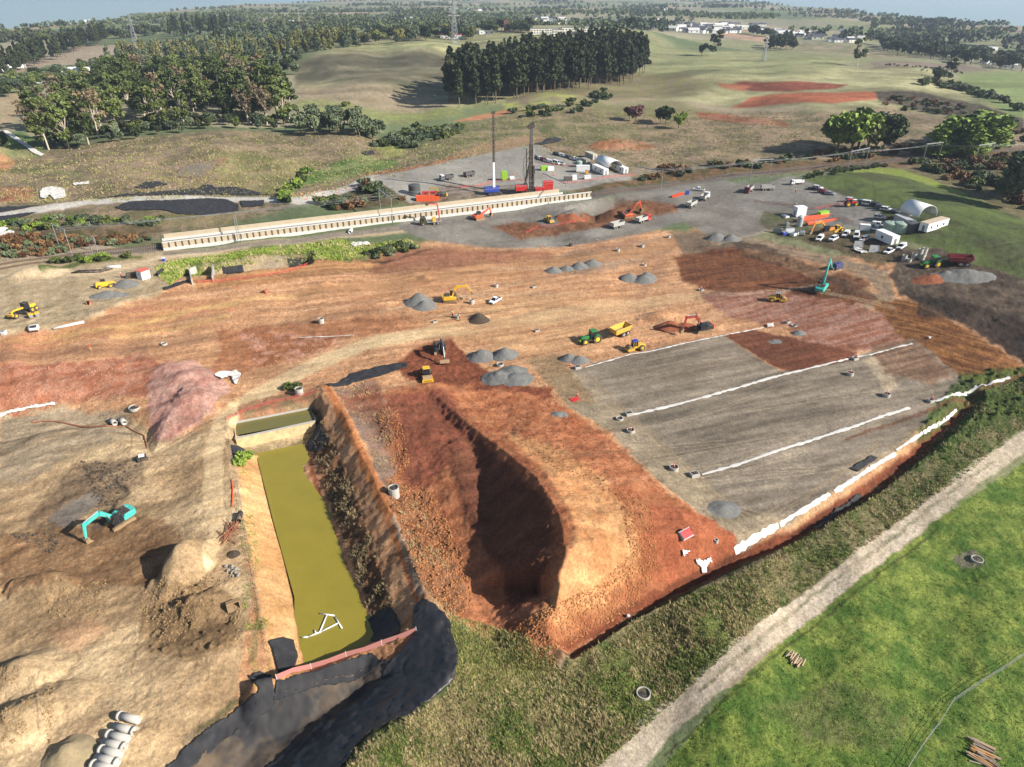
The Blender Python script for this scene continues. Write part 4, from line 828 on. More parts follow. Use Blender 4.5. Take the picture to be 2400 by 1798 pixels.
def manhole(label, h=1.2, r=.75, rings=2, cone=False, lid=False, group='concrete manhole risers set out over the earthworks', low=False):
    t = thing('manhole_riser', label, 'manhole ring', group)
    for i in range(rings): MB().pipe((0,0,i*h/rings-.2*(i==0)),(0,0,(i+1)*h/rings-.02),r,r-.13,20).build('concrete_ring', CONC, t)
    MB().cyl((0,0,h-.3),(0,0,h-.25),r-.14,r-.14,16).build('inner_lid', DARK, t) if not lid else MB().cyl((0,0,h-.02),(0,0,h+.1),r+.05,r+.05,20).build('lid', CONC, t)
    return t
def cone_part(t, x=0, y=0, z=0, s=1):
    c = MB().box(x-.2*s,x+.2*s,y-.2*s,y+.2*s,z,z+.05).cyl((x,y,z+.05),(x,y,z+.9*s),.15*s,.04*s,10).build('cone', CONE, t) if t else None
    return c
def cone(label, s=1.1, group='orange traffic cones'):
    t = thing('traffic_cone', label, 'cone', group)
    MB().box(-.2*s,.2*s,-.2*s,.2*s,0,.05).build('base', RUBBER, t); MB().cyl((0,0,.05),(0,0,.95*s),.16*s,.04*s,10).build('cone_body', CONE, t)
    MB().cyl((0,0,.45*s),(0,0,.62*s),.118*s,.088*s,10).build('reflective_band', WHITE, t); return t
SKIN = paint('skin',(190,140,112),.6,0,0); HIVIS = paint('hivis_orange',(250,92,40),.7,0,.02); NAVY = paint('navy_trousers',(40,46,66),.8,0,.05); HELM = paint('white_helmet',(240,240,240),.3,0,0)
def person(label, stride=.25, arm=.2, top=None):
    """walking or standing figure: one skinned body, clothes as children"""
    t = thing('person', label, 'person')
    def skin(name, verts, edges, rad, mat):
        me = bpy.data.meshes.new(name); me.from_pydata(verts, edges, []); me.materials.append(mat); o = bpy.data.objects.new(name, me); COL.objects.link(o); o.parent = t
        m = o.modifiers.new('skin','SKIN'); m.use_smooth_shade = True
        for i, r in enumerate(rad): me.skin_vertices[0].data[i].radius = (r, r*.85)
        me.skin_vertices[0].data[0].use_root = True; s = o.modifiers.new('sub','SUBSURF'); s.levels = 1; s.render_levels = 1; return o
    a = stride
    V = [(0,0,.95),(0,0,1.15),(0,0,1.4),(0,0,1.5),(.02,0,1.62),(.02,0,1.74),(0,.1,.9),(a*.5,.11,.5),(a,.11,.08),(a+.16,.11,.04),(0,-.1,.9),(-a*.3,-.11,.5),(-a,-.11,.1),(-a+.15,-.11,.04),
         (0,.2,1.42),(-arm*.6,.26,1.15),(arm*.2,.27,.9),(arm*.25,.27,.82),(0,-.2,1.42),(arm*.8,-.26,1.15),(arm*1.6,-.25,.95),(arm*1.75,-.25,.88)]
    E = [(0,1),(1,2),(2,3),(3,4),(4,5),(0,6),(6,7),(7,8),(8,9),(0,10),(10,11),(11,12),(12,13),(2,14),(14,15),(15,16),(16,17),(2,18),(18,19),(19,20),(20,21)]
    rd = [.14,.14,.16,.06,.1,.08,.1,.075,.05,.045,.1,.075,.05,.045,.07,.05,.04,.04,.07,.05,.04,.04]
    skin('body', V, E, rd, SKIN)
    skin('jacket', [V[i] for i in (1,2,14,15,16,18,19,20)], [(0,1),(1,2),(2,3),(3,4),(1,5),(5,6),(6,7)], [.18,.19,.1,.08,.06,.1,.08,.06], top or HIVIS)
    skin('trousers', [V[i] for i in (0,6,7,8,10,11,12)], [(0,1),(1,2),(2,3),(0,4),(4,5),(5,6)], [.17,.12,.1,.075,.12,.1,.075], NAVY)
    MB().blob((.02,0,1.74),.135,2,0,.85).cyl((.02,0,1.70),(.02,0,1.72),.17,.17,14).build('helmet', HELM, t, True); return t


# ------------------------------------------------------------ railway, retaining wall, masts
def gpt(p, up=0):
    x, y, z = G(*p); return Vector((x, y, z + up))
def line_things(): pass
def rail_track(name, pts, label):
    t = thing(name, label, 'railway track'); P3 = [gpt(p, .25) for p in pts]
    sl_, ra = MB(), [MB(), MB()]; 
    for a, b in zip(P3[:-1], P3[1:]):
        d = (b-a); L = d.length; d.normalize(); n = Vector((-d.y, d.x, 0)).normalized()
        for k in range(int(L/.75)):
            c = a + d*(k*.75); c.z = float(zs(c.x, c.y))+.12; sl_.beam(c-n*1.1, c+n*1.1, .25, .18)
        for s, m in zip((-1,1), ra):
            k = int(L/6)+1
            q = [a+d*(L*i/k)+n*s*.55 for i in range(k+1)]
            for v in q: v.z = float(zs(v.x, v.y))+.32
            for u, v in zip(q[:-1], q[1:]): m.beam(u, v, .12, .16)
    sl_.build('sleepers', paint('sleeper', (150,140,128), .9, 0, .3), t)
    for m in ra: m.build('rail', paint('rail_steel', (120,96,80), .5, .5, .3), t)
rail_track('railway_track', [(-60,636),(0,622),(100,607),(200,594),(300,583),(384,573)], 'twin railway track on grey ballast running into the left end of the retaining wall')
rail_track('railway_track', [(-60,642),(0,632),(100,616),(200,603),(300,592),(384,582)], 'railway track nearest the tan works yard in the left of the photo')
rail_track('railway_track', [(1392,458),(1500,444),(1640,424),(1760,408),(1900,394),(2060,380),(2400,350)], 'railway track leaving the right end of the retaining wall along the brown scrub bank')
def wall():
    t = thing('retaining_wall', 'long white retaining wall of steel posts and timber lagging beside the railway', 'retaining wall')
    A = gpt((384,588)); B = gpt((1386,466)); d = (B-A); L = d.length; d.normalize(); n = Vector((-d.y, d.x, 0)).normalized()
    N_ = 78; step = L/N_
    zb = lambda f: A.z + (B.z-A.z)*f
    def run(m, off, z0, z1, th, f0=0, f1=1, k=20):
        for i in range(k):
            a, b = f0+(f1-f0)*i/k, f0+(f1-f0)*(i+1)/k
            p, q = A+d*L*a+n*off, A+d*L*b+n*off
            m.add([(p.x,p.y,zb(a)+z0),(q.x,q.y,zb(b)+z0),(q.x+n.x*th,q.y+n.y*th,zb(b)+z0),(p.x+n.x*th,p.y+n.y*th,zb(a)+z0),(p.x,p.y,zb(a)+z1),(q.x,q.y,zb(b)+z1),(q.x+n.x*th,q.y+n.y*th,zb(b)+z1),(p.x+n.x*th,p.y+n.y*th,zb(a)+z1)],[(3,2,1,0),(4,5,6,7),(0,1,5,4),(1,2,6,5),(2,3,7,6),(3,0,4,7)])
        return m
    lag = paint('lagging_boards', (188,172,146), .9, 0, .3, .4, (.3,.24,.16)); wc = paint('white_concrete', (206,205,200), .8, 0, .2, .6, (.3,.27,.22))
    run(MB(), 0, -1, .95, .5).build('concrete_footing', wc, t); run(MB(), .25, .95, 2.75, .12).build('timber_lagging', lag, t)
    run(MB(), .1, 2.75, 3.1, .5).build('capping_beam', wc, t)
    for i in range(N_+1):
        p = A+d*(step*i)+n*.0; z = zb(i/N_); m = MB(); m.m = Matrix.Translation((p.x,p.y,z)) @ Matrix.Rotation(math.atan2(d.y,d.x),4,'Z')
        m.box(-.17,.17,-.02,.04,.9,2.8).box(-.05,.05,.02,.24,.9,2.8); m.build('steel_post', paint('shaded_post',(92,78,62),.7,.2,.3), t)  # dark brown puts the shadow at each post into its colour
    # the deck and the rear wall
    run(MB(), .62, 2.2, 2.35, 3.3, 0, .985).build('track_slab', DARK, t)
    run(MB(), 3.95, 0, 3.2, .3, 0, .93).build('rear_upstand', wc, t); run(MB(), 4.3, 0, 4.7, .15, .005, .92).build('rear_timber_lagging', lag, t)
    for o in (1.5, 2.6): run(MB(), o, 2.36, 2.52, .1, 0, .985).build('rail', paint('rail_steel2',(90,80,76),.5,.5,.2), t)
    return t
wall()
def portal(p0, p1, label, h=7.5, drop=True, one=False, r=.14):
    t = thing('catenary_portal', label, 'railway mast', 'steel portals over the railway'); a = gpt(p0); b = gpt(p1); z = max(a.z, b.z)+h
    t.location = a; m = MB().cyl((0,0,-.3),(0,0,z-a.z),r,r*.8,8).build('post', STEEL, t)
    B = b-a; MB().cyl((B.x,B.y,B.z-.3),(B.x,B.y,z-a.z),r,r*.8,8).build('post', STEEL, t) if not one else None
    g = MB(); e = B.copy(); e.z = 0; dn = e.normalized(); g.beam((-dn.x*.6,-dn.y*.6,z-a.z),(B.x+dn.x*.6,B.y+dn.y*.6,z-a.z),.3,.35); g.build('beam', STEEL, t)
    for f in (.35,.65):
        i = MB(); c = B*f; i.beam((c.x,c.y,z-a.z),(c.x,c.y,z-a.z-1.6),.08,.08).beam((c.x,c.y,z-a.z-1.5),(c.x+dn.x*1.2,c.y+dn.y*1.2,z-a.z-1.1),.06,.06).beam((c.x,c.y,z-a.z-.5),(c.x+dn.x*1.2,c.y+dn.y*1.2,z-a.z-1.1),.06,.06)
        i.build('insulator_arm', STEEL, t)
    return a, b, z
pl = []
for p0, p1, lb in [((168,594),(140,580),'steel portal frame over the cutting furthest left'),((892,492),(921,522),'steel portal straddling the wall beside the red skips'),
                   ((1272,452),(1324,482),'steel portal straddling the wall beside the piling rig'),((1489,434),(1549,448),'steel portal between the white shelter and the two-trailer dumper'),
                   ((1758,419),(1802,416),'steel portal behind the wire mesh fence and red cab truck'),((1987,397),(2026,392),'steel portal at the hedge above the eastern car park'),
                   ((2162,379),(2198,374),'steel portal beyond the crest of the green hill'),((2283,382),(2318,376),'steel portal second from the right edge beyond the hill'),((2389,374),(2420,368),'steel portal at the right edge of the photo')]:
    pl.append(portal(p0, p1, lb, 8.5))
def mast(p, h, label):
    t = thing('signal_mast', label, 'mast'); x, y, z = G(*p); t.location = (x, y, z); MB().cyl((0,0,-.2),(0,0,h),.12,.1,8).build('pole', STEEL, t); MB().beam((0,0,h-.4),(1.4,.5,h-.4),.12,.12).box(-.25,.25,-.15,.15,h*.55,h*.8).build('arm', STEEL, t)
mast((229,590),6,'short grey signal mast with a box beside the track'); mast((219,602),4.5,'lowest grey mast between the two railway tracks')
t = thing('catenary_mast', 'tall twin-pole catenary mast rising behind the wall near its left end', 'railway mast'); x,y,z = G(562,568); t.location=(x,y,z)
for s in (-.5,.5): MB().cyl((s,0,-.3),(s*.6,0,10.5),.14,.1,8).build('pole', STEEL, t)
b_ = MB()
for k in range(6): b_.beam((-.45,0,1.5*k+1),(.4,0,1.5*k+2.2),.06,.06)
b_.build('bracing', STEEL, t)
def wires(ids, label):
    t = thing('overhead_wire', label, 'wires')
    for f, dz in ((.35,-1.2),(.65,-1.2),(.35,-.2),(.65,-.2)):
        m = MB()
        for i, j in zip(ids[:-1], ids[1:]):
            (a0,b0,z0),(a1,b1,z1) = pl[i], pl[j]; p = a0+(b0-a0)*f; q = a1+(b1-a1)*f; p.z = z0+dz; q.z = z1+dz
            pts = []
            for k in range(9):
                u = k/8; v = p.lerp(q, u); v.z -= (1 if dz > -1 else .2)*4*u*(1-u); pts.append(v)
            m.tube(pts, .035, 4)
        m.build('wire', STEEL, t)
wires([3,4,5,6,7,8], 'thin overhead railway wires strung between the eastern portals'); wires([0,1,2,3], 'thin overhead railway wires along the retaining wall')
# ------------------------------------------------------------ fences and netting
def net(pts, label, h=1.0, mat=None, post=DARK, step=3.2, name='mesh_fence', cat='fence', wob=.15, mesh=True):
    t = thing(name, label, cat); P3 = [gpt(p) for p in pts]; q = []
    for a, b in zip(P3[:-1], P3[1:]):
        k = max(1, int((b-a).length/step)); q += [a+(b-a)*(i/k) for i in range(k)]
    q.append(P3[-1])
    for v in q: v.z = float(zs(v.x, v.y))
    m = MB(); mi = []
    for i, v in enumerate(q):
        mi.append(v.copy())
        if i+1 < len(q): w_ = v.lerp(q[i+1], .5); w_.z = float(zs(w_.x, w_.y)) - wob; mi.append(w_)
    n = len(mi); 
    if mesh:
        o = MB().add([(v.x,v.y,v.z+.08) for v in mi]+[(v.x,v.y,v.z+h) for v in mi], [(i,i+1,n+i+1,n+i) for i in range(n-1)]).build('netting', mat or NET, t)
    else: 
        o = MB(); 
        for hh in (.35,.7,1.0): o.tube([(v.x,v.y,v.z+h*hh) for v in q], .022, 4)
        o.build('wires', STEEL, t)
    for v in q[:100]: MB().cyl((v.x,v.y,v.z-.2),(v.x,v.y,v.z+h*1.12),.04,.04,5).build('post', post, t)
    return t
def netmat(name, c, a=.55):
    m, nt, b = newmat(name); b.inputs['Base Color'].default_value = (*(srgb(c)*.8), 1); b.inputs['Roughness'].default_value = .8
    tc = N(nt,'ShaderNodeTexCoord'); w_ = N(nt,'ShaderNodeTexVoronoi'); w_.inputs['Scale'].default_value = 9; nt.links.new(tc.outputs['Object'], w_.inputs['Vector'])
    c_ = N(nt,'ShaderNodeMath', operation='LESS_THAN'); c_.inputs[1].default_value = a; nt.links.new(w_.outputs['Distance'], c_.inputs[0]); nt.links.new(c_.outputs[0], b.inputs['Alpha']); return m
NET2 = netmat('red_mesh', (214,84,74), .42); STEELNET = netmat('wire_mesh', (180,184,186), .22)
net([(1768,474),(1800,478),(1862,485),(1909,492),(1976,480)], 'long red mesh fence curving across the eastern gravel yard', 1.2, NET2)
net([(1950,511),(1975,516),(1998,524)], 'short red mesh fence beside the stacked red beams', 1.2, NET2)
net([(2053,518),(2088,511)], 'red mesh fence by the grey site container', 1.2, NET2)
net([(1251,380),(1280,386),(1314,389),(1346,390)], 'red mesh fence along the lower row of cars in the northern yard', 1.1, NET2)
net([(1269,343),(1300,352),(1339,361)], 'red mesh fence at the top corner of the northern yard', 1.1, NET2)
net([(1312,430),(1400,421),(1493,411)], 'red mesh fence in front of the white arched shelter', 1.1, NET2)
net([(1053,438),(1080,441),(1110,438),(1160,427),(1230,424)], 'red mesh fence behind the blue crane', 1.1, NET2)
net([(1232,547),(1262,532),(1300,530),(1345,522),(1380,510)], 'orange mesh fence round the red heap near the small roller', .9, NET2)
net([(461,664),(500,662),(560,655),(620,648),(680,636),(722,622)], 'pink-red netting fence round the excavated culvert box', 1.1, NET2)
net([(1712,438),(1762,426),(1810,420),(1852,415)], 'tall steel mesh fence panels above the red cab truck', 2.0, STEELNET, STEEL, 2.6)
net([(530,992),(536,1020),(545,1070),(556,1130),(568,1200),(584,1290),(600,1380),(618,1460),(632,1530),(648,1592)], 'thin orange rope fence down the left side of the pond', 1.0, None, RUBBER, 2.4, 'rope_fence', 'fence', .1, False)
net([(530,985),(580,962),(640,945),(700,930),(742,918)], 'orange netting fence above the small upper basin', .9, NET2, RUBBER, 2.6)
b_ = net([(649,1594),(730,1568),(812,1540),(895,1513),(976,1483)], 'faded pink-red barrier netting across the foot of the pond', 1.15, paint('faded_red_net',(188,124,116),.9,0,.1), WHITE, 5.0)
net([(2100,1850),(2130,1798),(2165,1745),(2200,1700),(2230,1650),(2259,1630),(2320,1590),(2360,1565),(2420,1525)], 'white-topped wooden post and wire fence across the paddock', 1.2, None, TIMBER, 3.6, 'paddock_fence', 'fence', .05, False)
hd = net([(1840,424),(1880,416),(1940,405),(2000,398),(2080,388)], 'dark timber post fence under the hedge on the green hill', 1.3, None, DARK, 3.4, 'post_fence', 'fence', 0, False)
# ------------------------------------------------------------ cloths
for i, (pts, lb) in enumerate([
 ([(230,466),(275,458),(300,454),(430,446),(460,443),(520,440),(560,440),(640,458),(600,458),(430,457)], 'black sheet along the far side of the access road'),
 ([(462,444),(476,434),(500,435),(508,447)], 'small black sheet humped above the far side of the access road'),
 ([(270,487),(300,474),(400,471),(500,466),(530,468),(560,480),(558,495),(480,505),(420,503),(380,493),(290,494)], 'largest black sheet draped below the access road'),
 ([(562,472),(620,470),(618,483),(568,487)], 'small black sheet just right of the largest one below the road'),
 ([(315,440),(340,428),(370,426),(395,433),(345,443)], 'black diamond-shaped sheet alone in the meadow'),
 ([(0,487),(95,482),(60,488),(0,498)], 'black strip above the road at the left edge'), ([(-10,509),(90,498),(60,507),(-10,524)], 'black strip below the road at the left edge'),
 ([(846,360),(858,355),(875,353),(878,362),(860,365)], 'little black sheet by the bright green hollow'),
 ([(1250,338),(1280,326),(1300,322),(1325,328),(1310,333),(1270,340)], 'black covered heap behind the northern yard'),
 ([(380,676),(405,668),(440,656),(444,661),(410,675),(385,682)], 'black cloth strip left of the culvert box'),
 ([(521,629),(570,624),(571,640),(534,644)], 'black cloth lining the culvert excavation'), ([(675,609),(714,605),(722,619),(690,628)], 'black cloth at the right end of the culvert excavation'),
 ([(766,902),(820,878),(896,858),(930,852),(954,853),(956,861),(893,883),(830,898),(774,908)], 'black lined drain leading to the rolled red pad'),
 ([(862,1455),(890,1435),(915,1425),(938,1470),(935,1500),(905,1512),(870,1505)], 'black liner patch on the right pond bank above the barrier'),
 ([(634,1505),(660,1497),(688,1500),(700,1540),(690,1572),(655,1585)], 'black liner patch on the left pond bank above the barrier'),
 ([(585,1585),(610,1578),(637,1583),(650,1650),(600,1690),(520,1745),(430,1815),(360,1830),(470,1722),(560,1660),(612,1622)], 'smooth black liner strip climbing out left of the channel'),
 ([(720,1040),(742,1000),(772,1030),(745,1062),(722,1055)], 'black liner beside the end of the weir'), ([(545,1045),(568,1052),(592,1070),(575,1075),(548,1080)], 'grey-black liner at the left end of the weir'),
 ([(1990,1100),(2040,1070),(2060,1075),(2010,1108)], 'short black silt cloth in the ditch'), ([(1905,1238),(1960,1195),(2015,1160),(2022,1166),(1965,1205),(1912,1246)], 'long black silt cloth beside the orange ditch'),
 ([(680,330+650),(735,965),(738,972),(690,985)], 'narrow black liner above the upper basin')]):
    drape('black_sheet', pts, BLACKCLOTH, lb, 'ground sheet', .12, .5, .12, .3, .04, None, i*7+1, 'black ground sheets')
STAIN = paint('stained_liner', (40,38,38), .75, 0, .45, .16, (.15,.10,.055)); SHEEN = paint('liner_fold', (36,36,40), .45, 0, .15, .12, (.08,.07,.055))
drape('channel_liner', [(620,1640),(760,1598),(880,1560),(925,1545),(900,1620),(810,1680),(740,1730),(640,1805),(580,1860),(380,1860),(500,1745)], STAIN, 'black liner stained with brown silt on the floor of the channel', 'liner', .06, .35, .12, .5)
drape('channel_liner', [(650,1600),(870,1532),(900,1555),(880,1570),(760,1610),(640,1648)], BLACKCLOTH, 'black liner bench directly below the pink barrier', 'liner', .14, .3, .1, .3)
drape('channel_liner', [(908,1562),(940,1530),(972,1488),(968,1430),(985,1412),(1010,1418),(1045,1440),(1065,1500),(1075,1545),(1062,1600),(1000,1652),(930,1692),(850,1732),(800,1800),(795,1860),(565,1860),(625,1800),(722,1722),(802,1662),(884,1612)], SHEEN, 'glossy black liner sweeping over the embankment right of the barrier', 'liner', .12, .35, .22, .5)
for i, (pts, lb) in enumerate([
 ([(93,452),(100,443),(125,439),(150,443),(155,460),(150,465),(127,470),(118,457),(108,467),(95,465)], 'bulky white cloth beside the red cut at far left'), ([(172,431),(209,427),(208,432),(173,436)], 'narrow white strip in the meadow'),
 ([(-5,535),(20,537),(47,552),(40,556),(20,553),(-5,562)], 'white cloth at the left edge above the scrub bank'), ([(22,517),(38,516),(40,521),(24,521)], 'tiny white cloth under the access road'),
 ([(0,308),(18,307),(60,335),(80,349),(104,363),(95,367),(75,358),(60,345),(15,316)], 'long white and blue lined flume on the far left slope'),
 ([(505,878),(525,872),(555,872),(566,878),(556,902),(548,902),(540,880),(520,890),(508,884)], 'torn white cloth on the orange slope'),
 ([(1795,762),(1812,758),(1812,768),(1798,770)], 'crumpled white cloth on the pink pad'),([(2175,790),(2184,793),(2178,797)], 'small white rag on the rust soil'),
 ([(1632,1318),(1662,1314),(1668,1322),(1655,1330),(1656,1344),(1644,1344),(1642,1330),(1632,1326)], 'white bundle of cloth at the foot of the red earth'),
 ([(820,572),(862,568),(868,575),(830,580)], 'pale sheet among reeds below the wall'),
 ([(2000,582),(2018,585),(2035,594),(2020,596),(2002,588)], 'white sheets on grass by the site tents'),
 ([(-10,978),(20,966),(60,958),(100,950),(130,946),(130,950),(100,956),(60,963),(20,973),(-10,986)], 'thin white cloth edge along the lower left basin')]):
    drape('white_sheet', pts, WHITECLOTH, lb, 'ground sheet', .15, .35, .22, .3, .05, None, i*5+2, 'white ground sheets')
def ribbon(pts, w, label, wv=.5):
    """strip of drain cloth: polygon round a polyline of photograph points"""
    P3 = [G(*p)[:2] for p in pts]; q = []
    for (ax,ay),(bx,by) in zip(P3[:-1], P3[1:]):
        k = max(1, int(math.hypot(bx-ax,by-ay)/.7)); q += [(ax+(bx-ax)*i/k, ay+(by-ay)*i/k) for i in range(k)]
    q.append(P3[-1]); rr = random.Random(len(q)); V = []; n = len(q)
    for i,(x,y) in enumerate(q):
        a = q[max(i-1,0)]; b = q[min(i+1,n-1)]; d = math.hypot(b[0]-a[0],b[1]-a[1]) or 1; nx, ny = -(b[1]-a[1])/d, (b[0]-a[0])/d
        ww = w*.62*(1+rr.uniform(-wv,wv)); ws = [-1,-.33,.33,1]
        for k in ws:
            X, Y = x+nx*ww*k, y+ny*ww*k; V.append((X, Y, float(zs(X,Y))+.06+(.05 if abs(k)<.5 else 0)+rr.uniform(0,.07)))
    Fq = [(i*4+j,(i+1)*4+j,(i+1)*4+j+1,i*4+j+1) for i in range(n-1) for j in range(3)]
    o = np_mesh('drain_cloth', np.array(V), np.array(Fq)[:, ::-1], WHITECLOTH); tag(o, label, 'drain cloth', 'white drain cloth strips across the works'); return o
ribbon([(1371,862),(1420,848),(1480,830),(1520,825),(1560,816),(1600,806),(1647,796),(1700,786),(1790,768)], .35, 'thin broken white drain line beside the tractor and roller', .8)
ribbon([(1480,973),(1560,955),(1650,932),(1720,912),(1800,888),(1850,875),(1905,862),(1960,848)], .6, 'white drain strip crossing the upper platform from a concrete box')
ribbon([(1962,848),(2000,838),(2040,832),(2090,818),(2138,806)], .4, 'white drain strip passing the farther box and cone', .6)
ribbon([(1645,1113),(1737,1087),(1790,1068),(1853,1047),(1930,1023),(2009,998),(2070,975),(2132,956)], .6, 'white drain strip crossing the lower platform from a concrete box')
ribbon([(2193,941),(2240,925),(2290,908),(2330,895),(2366,882)], .55, 'white drain strip running to the right corner of the platform')
ribbon([(1722,1293),(1770,1262),(1824,1232)], .65, 'ragged white cloth at the lower corner of the platform edge', .35)
ribbon([(1828,1232),(1853,1212),(1900,1186),(1944,1157)], .5, 'white cloth in the middle of the lower platform edge', .35)
ribbon([(1955,1152),(2000,1124),(2050,1092),(2098,1062)], .7, 'broadest white cloth along the lower platform edge', .3)
ribbon([(2100,1056),(2140,1030),(2186,1000),(2215,982),(2242,962)], .4, 'white cloth narrowing to the far end of the platform edge', .4)
ribbon([(700,792),(760,790),(830,786)], .25, 'faint pale pipe bed below the tan road', .5)
# ------------------------------------------------------------ heaps
for a in [('gravel_heap',988,712,5.6,4.6,3.6,GRAVEL,'large grey gravel heap beside the yellow excavator',0,[(-.15,.2,1),(.2,-.45,.6)]),
 ('gravel_heap',1129,836,4.2,3.6,2.4,GRAVEL,'left grey gravel heap of the pair above the concrete ring',0,None),('gravel_heap',1182,832,3.9,3.6,2.4,GRAVEL,'right grey gravel heap of the pair above the concrete ring',0,None),
 ('gravel_heap',1190,884,6.2,5.2,1.8,GRAVEL,'wide hollowed gravel heap at the corner of the rolled pad',0,[(-.4,0,1),(.35,-.2,.8),(.2,.5,.8)]),
 ('gravel_heap',1297,636,3.3,2.8,2,GRAVEL,'leftmost of the row of four grey heaps',0,None),('gravel_heap',1328,631,3.0,2.6,1.6,GRAVEL,'second from left of the row of four grey heaps',0,None),
 ('gravel_heap',1357,626,3.6,3,2.2,GRAVEL,'third from left of the row of four grey heaps',0,None),('gravel_heap',1387,620,3.8,3,2.2,GRAVEL,'rightmost of the row of four grey heaps',0,None),
 ('gravel_heap',1496,654,5.8,4.6,2.4,GRAVEL,'blue-grey gravel heap with a hollow beside the branching tracks',0,[(-.5,0,1),(.3,-.35,1),(.5,.3,.9)]),
 ('gravel_heap',1346,844,4.0,3.0,1.8,GRAVEL,'grey gravel heap at the corner of the stone platform',0,[(-.3,.2,1),(.3,-.1,.9)]),
 ('gravel_heap',1697,1194,3.6,2.8,1.1,GRAVEL,'low rough gravel heap at the lower edge of the platform',.3,None),('gravel_heap',1872,782,2.3,1.8,1.3,GRAVEL,'small dark gravel heap on the pink pad',0,None),
 ('gravel_heap',1815,800,2.6,2,.35,GRAVEL,'flat spread of gravel on the brown strip',0,None),
 ('gravel_heap',296,668,4.4,3.2,2.4,GRAVEL,'pale grey heap in front of the yellow telehandler',0,None),('gravel_heap',256,694,6.0,2.8,2.0,GRAVEL,'pale grey heap lying below the telehandler',.25,None),
 ('gravel_heap',1680,560,4.6,3.4,2.8,GRAVEL,'left grey-brown heap of the pair at the road junction',0,None),('gravel_heap',1712,562,4.2,3.2,2.4,GRAVEL,'right grey-brown heap of the pair at the road junction',0,None),
 ('gravel_heap',2252,650,8.5,5,2.8,GRAVEL,'long grey gravel heap below the red dump trailer',-.2,[(-.5,0,.7),(.1,0,1),(.6,0,.7)]),
 ('sand_heap',165,1772,3.6,3.2,2.4,SAND,'sandy gravel cone beside the concrete pipes',0,None),
 ('soil_heap',2235,612,7,4,3.0,TOPSOIL,'dark topsoil heap behind the red dump trailer',0,None),('soil_heap',2180,655,6,3.4,1.8,REDCLAY,'brown heap beside the long gravel heap',0,None),
 ('soil_heap',1123,750,3.4,2.6,1.8,TOPSOIL,'dark clod heap right of the crouching workers',0,None),('soil_heap',1345,519,7.5,4.5,3.4,REDCLAY,'red-brown heap behind the small roller',0,None),
 ('soil_heap',1586,768,6.0,3.6,2.6,REDCLAY,'dark red heap in front of the red and black excavator',0,[(-.35,0,1),(.35,-.1,.8)]),
 ('stone_heap',547,1300,1.3,1.1,.9,TOPSOIL,'small dark stone heap at the end of the rusty pipes',0,None),('gravel_heap',1310,972,2.4,1.7,.9,GRAVEL,'grey gravel smear where the stockpile meets the platform',0,None)]:
    pile(a[0], a[1], a[2], a[3], a[4], a[5], a[6], a[7], 'heap', a[8], hash(a[7]) % 97 if False else len(a[7]), 'loose heaps of stone and soil', a[9])
rk = thing('rock_pile', 'little pile of pale angular rocks beside the rope fence', 'rock pile'); put(rk, 545, 1340, 0, 1, False)
rr = random.Random(4)
for i in range(26): MB().blob((rr.gauss(0,.7),rr.gauss(0,.8),rr.uniform(.1,.5)), rr.uniform(.18,.34), 0, .3, .7, i).build('rock', ROCK, rk)
# ------------------------------------------------------------ concrete fittings
MHG = 'concrete manhole risers set out over the earthworks'
mh = [(753,757,1.5,.85,'single white-ringed manhole on the orange terraces'),(1106,712,1.5,.75,'manhole riser under the yellow excavator bucket'),(1163,673,1.2,.65,'manhole riser above the white pickup'),
 (1073,746,1.1,.7,'riser being fitted by the crouching workers'),(1448,589,1.1,.7,'manhole riser below the loop road, left of a pair'),(1505,579,1.1,.7,'manhole riser below the loop road, right of a pair'),
 (1567,557,1.0,.65,'manhole riser at the edge of the grey junction'),(1510,622,.6,.7,'low ring beyond the hollow blue-grey heap'),(1643,681,.6,.7,'low ring carrying a cone on the dark pad'),
 (1172,856,.5,.9,'flat concrete ring between the grey heaps'),(1478,1012,.7,.85,'low ring with a cone near the upper drain box'),(1452,983,.5,.8,'low open ring beside the upper drain box'),
 (1579,1101,.9,.9,'ring with a cone near the lower drain box'),(1992,879,.9,.8,'riser in the middle of the platform nearest the brown strip'),(2077,929,.9,.85,'riser right of the platform middle'),
 (702,924,1.7,.95,'round tank with a dark lid above the upper basin'),(924,1162,2.1,1.0,'tall white riser ringed with red tape beside the stockpile'),(385,808,.6,.8,'low ring beside an orange stake on the terraces'),
 (316,957,.5,1.3,'wide open ring at the foot of the pink clay heap'),(1508,1628,.5,1.0,'open concrete ring sunk in rough grass by the track'),(1678,1269,.5,.4,'tiny ring on the red earth near the platform edge'),(2290,1312,.3,.95,'half-buried pale ring in the green paddock'),
 (1861,764,.4,.8,'dark rubber-rimmed ring on the pink pad')]
for x, y, h, r, lb in mh: put(manhole(lb, h, r, 1 if h < 1.1 else 2, group=MHG), x, y, 0, 1, False)
for i, (x, y, n) in enumerate([(2118,611,2),(2130,613,1),(2140,607,2),(2154,603,3),(2164,601,3),(2160,609,2)]):
    put(manhole(['leftmost stack of concrete rings left of the green tractor','single short ring in front of the ring stacks','third stack of concrete rings from the left','taller ring stack nearest the white pickup','tall ring stack at the back right','ring stack nearest the green tractor'][i], .95*n, .75, n, group='precast ring stacks by the tractor'), x, y, 0, 1, False)
def cbox(px, py, label, s=1.0, yaw=.3):
    t = thing('concrete_box', label, 'drain box', 'concrete drain boxes'); put(t, px, py, yaw, s, False)
    MB().box(-.8,.8,-.55,.55,-.2,.75).build('box', CONC, t, bevel=.03); MB().box(-.62,.62,-.4,.4,.745,.77).build('opening', DARK, t)
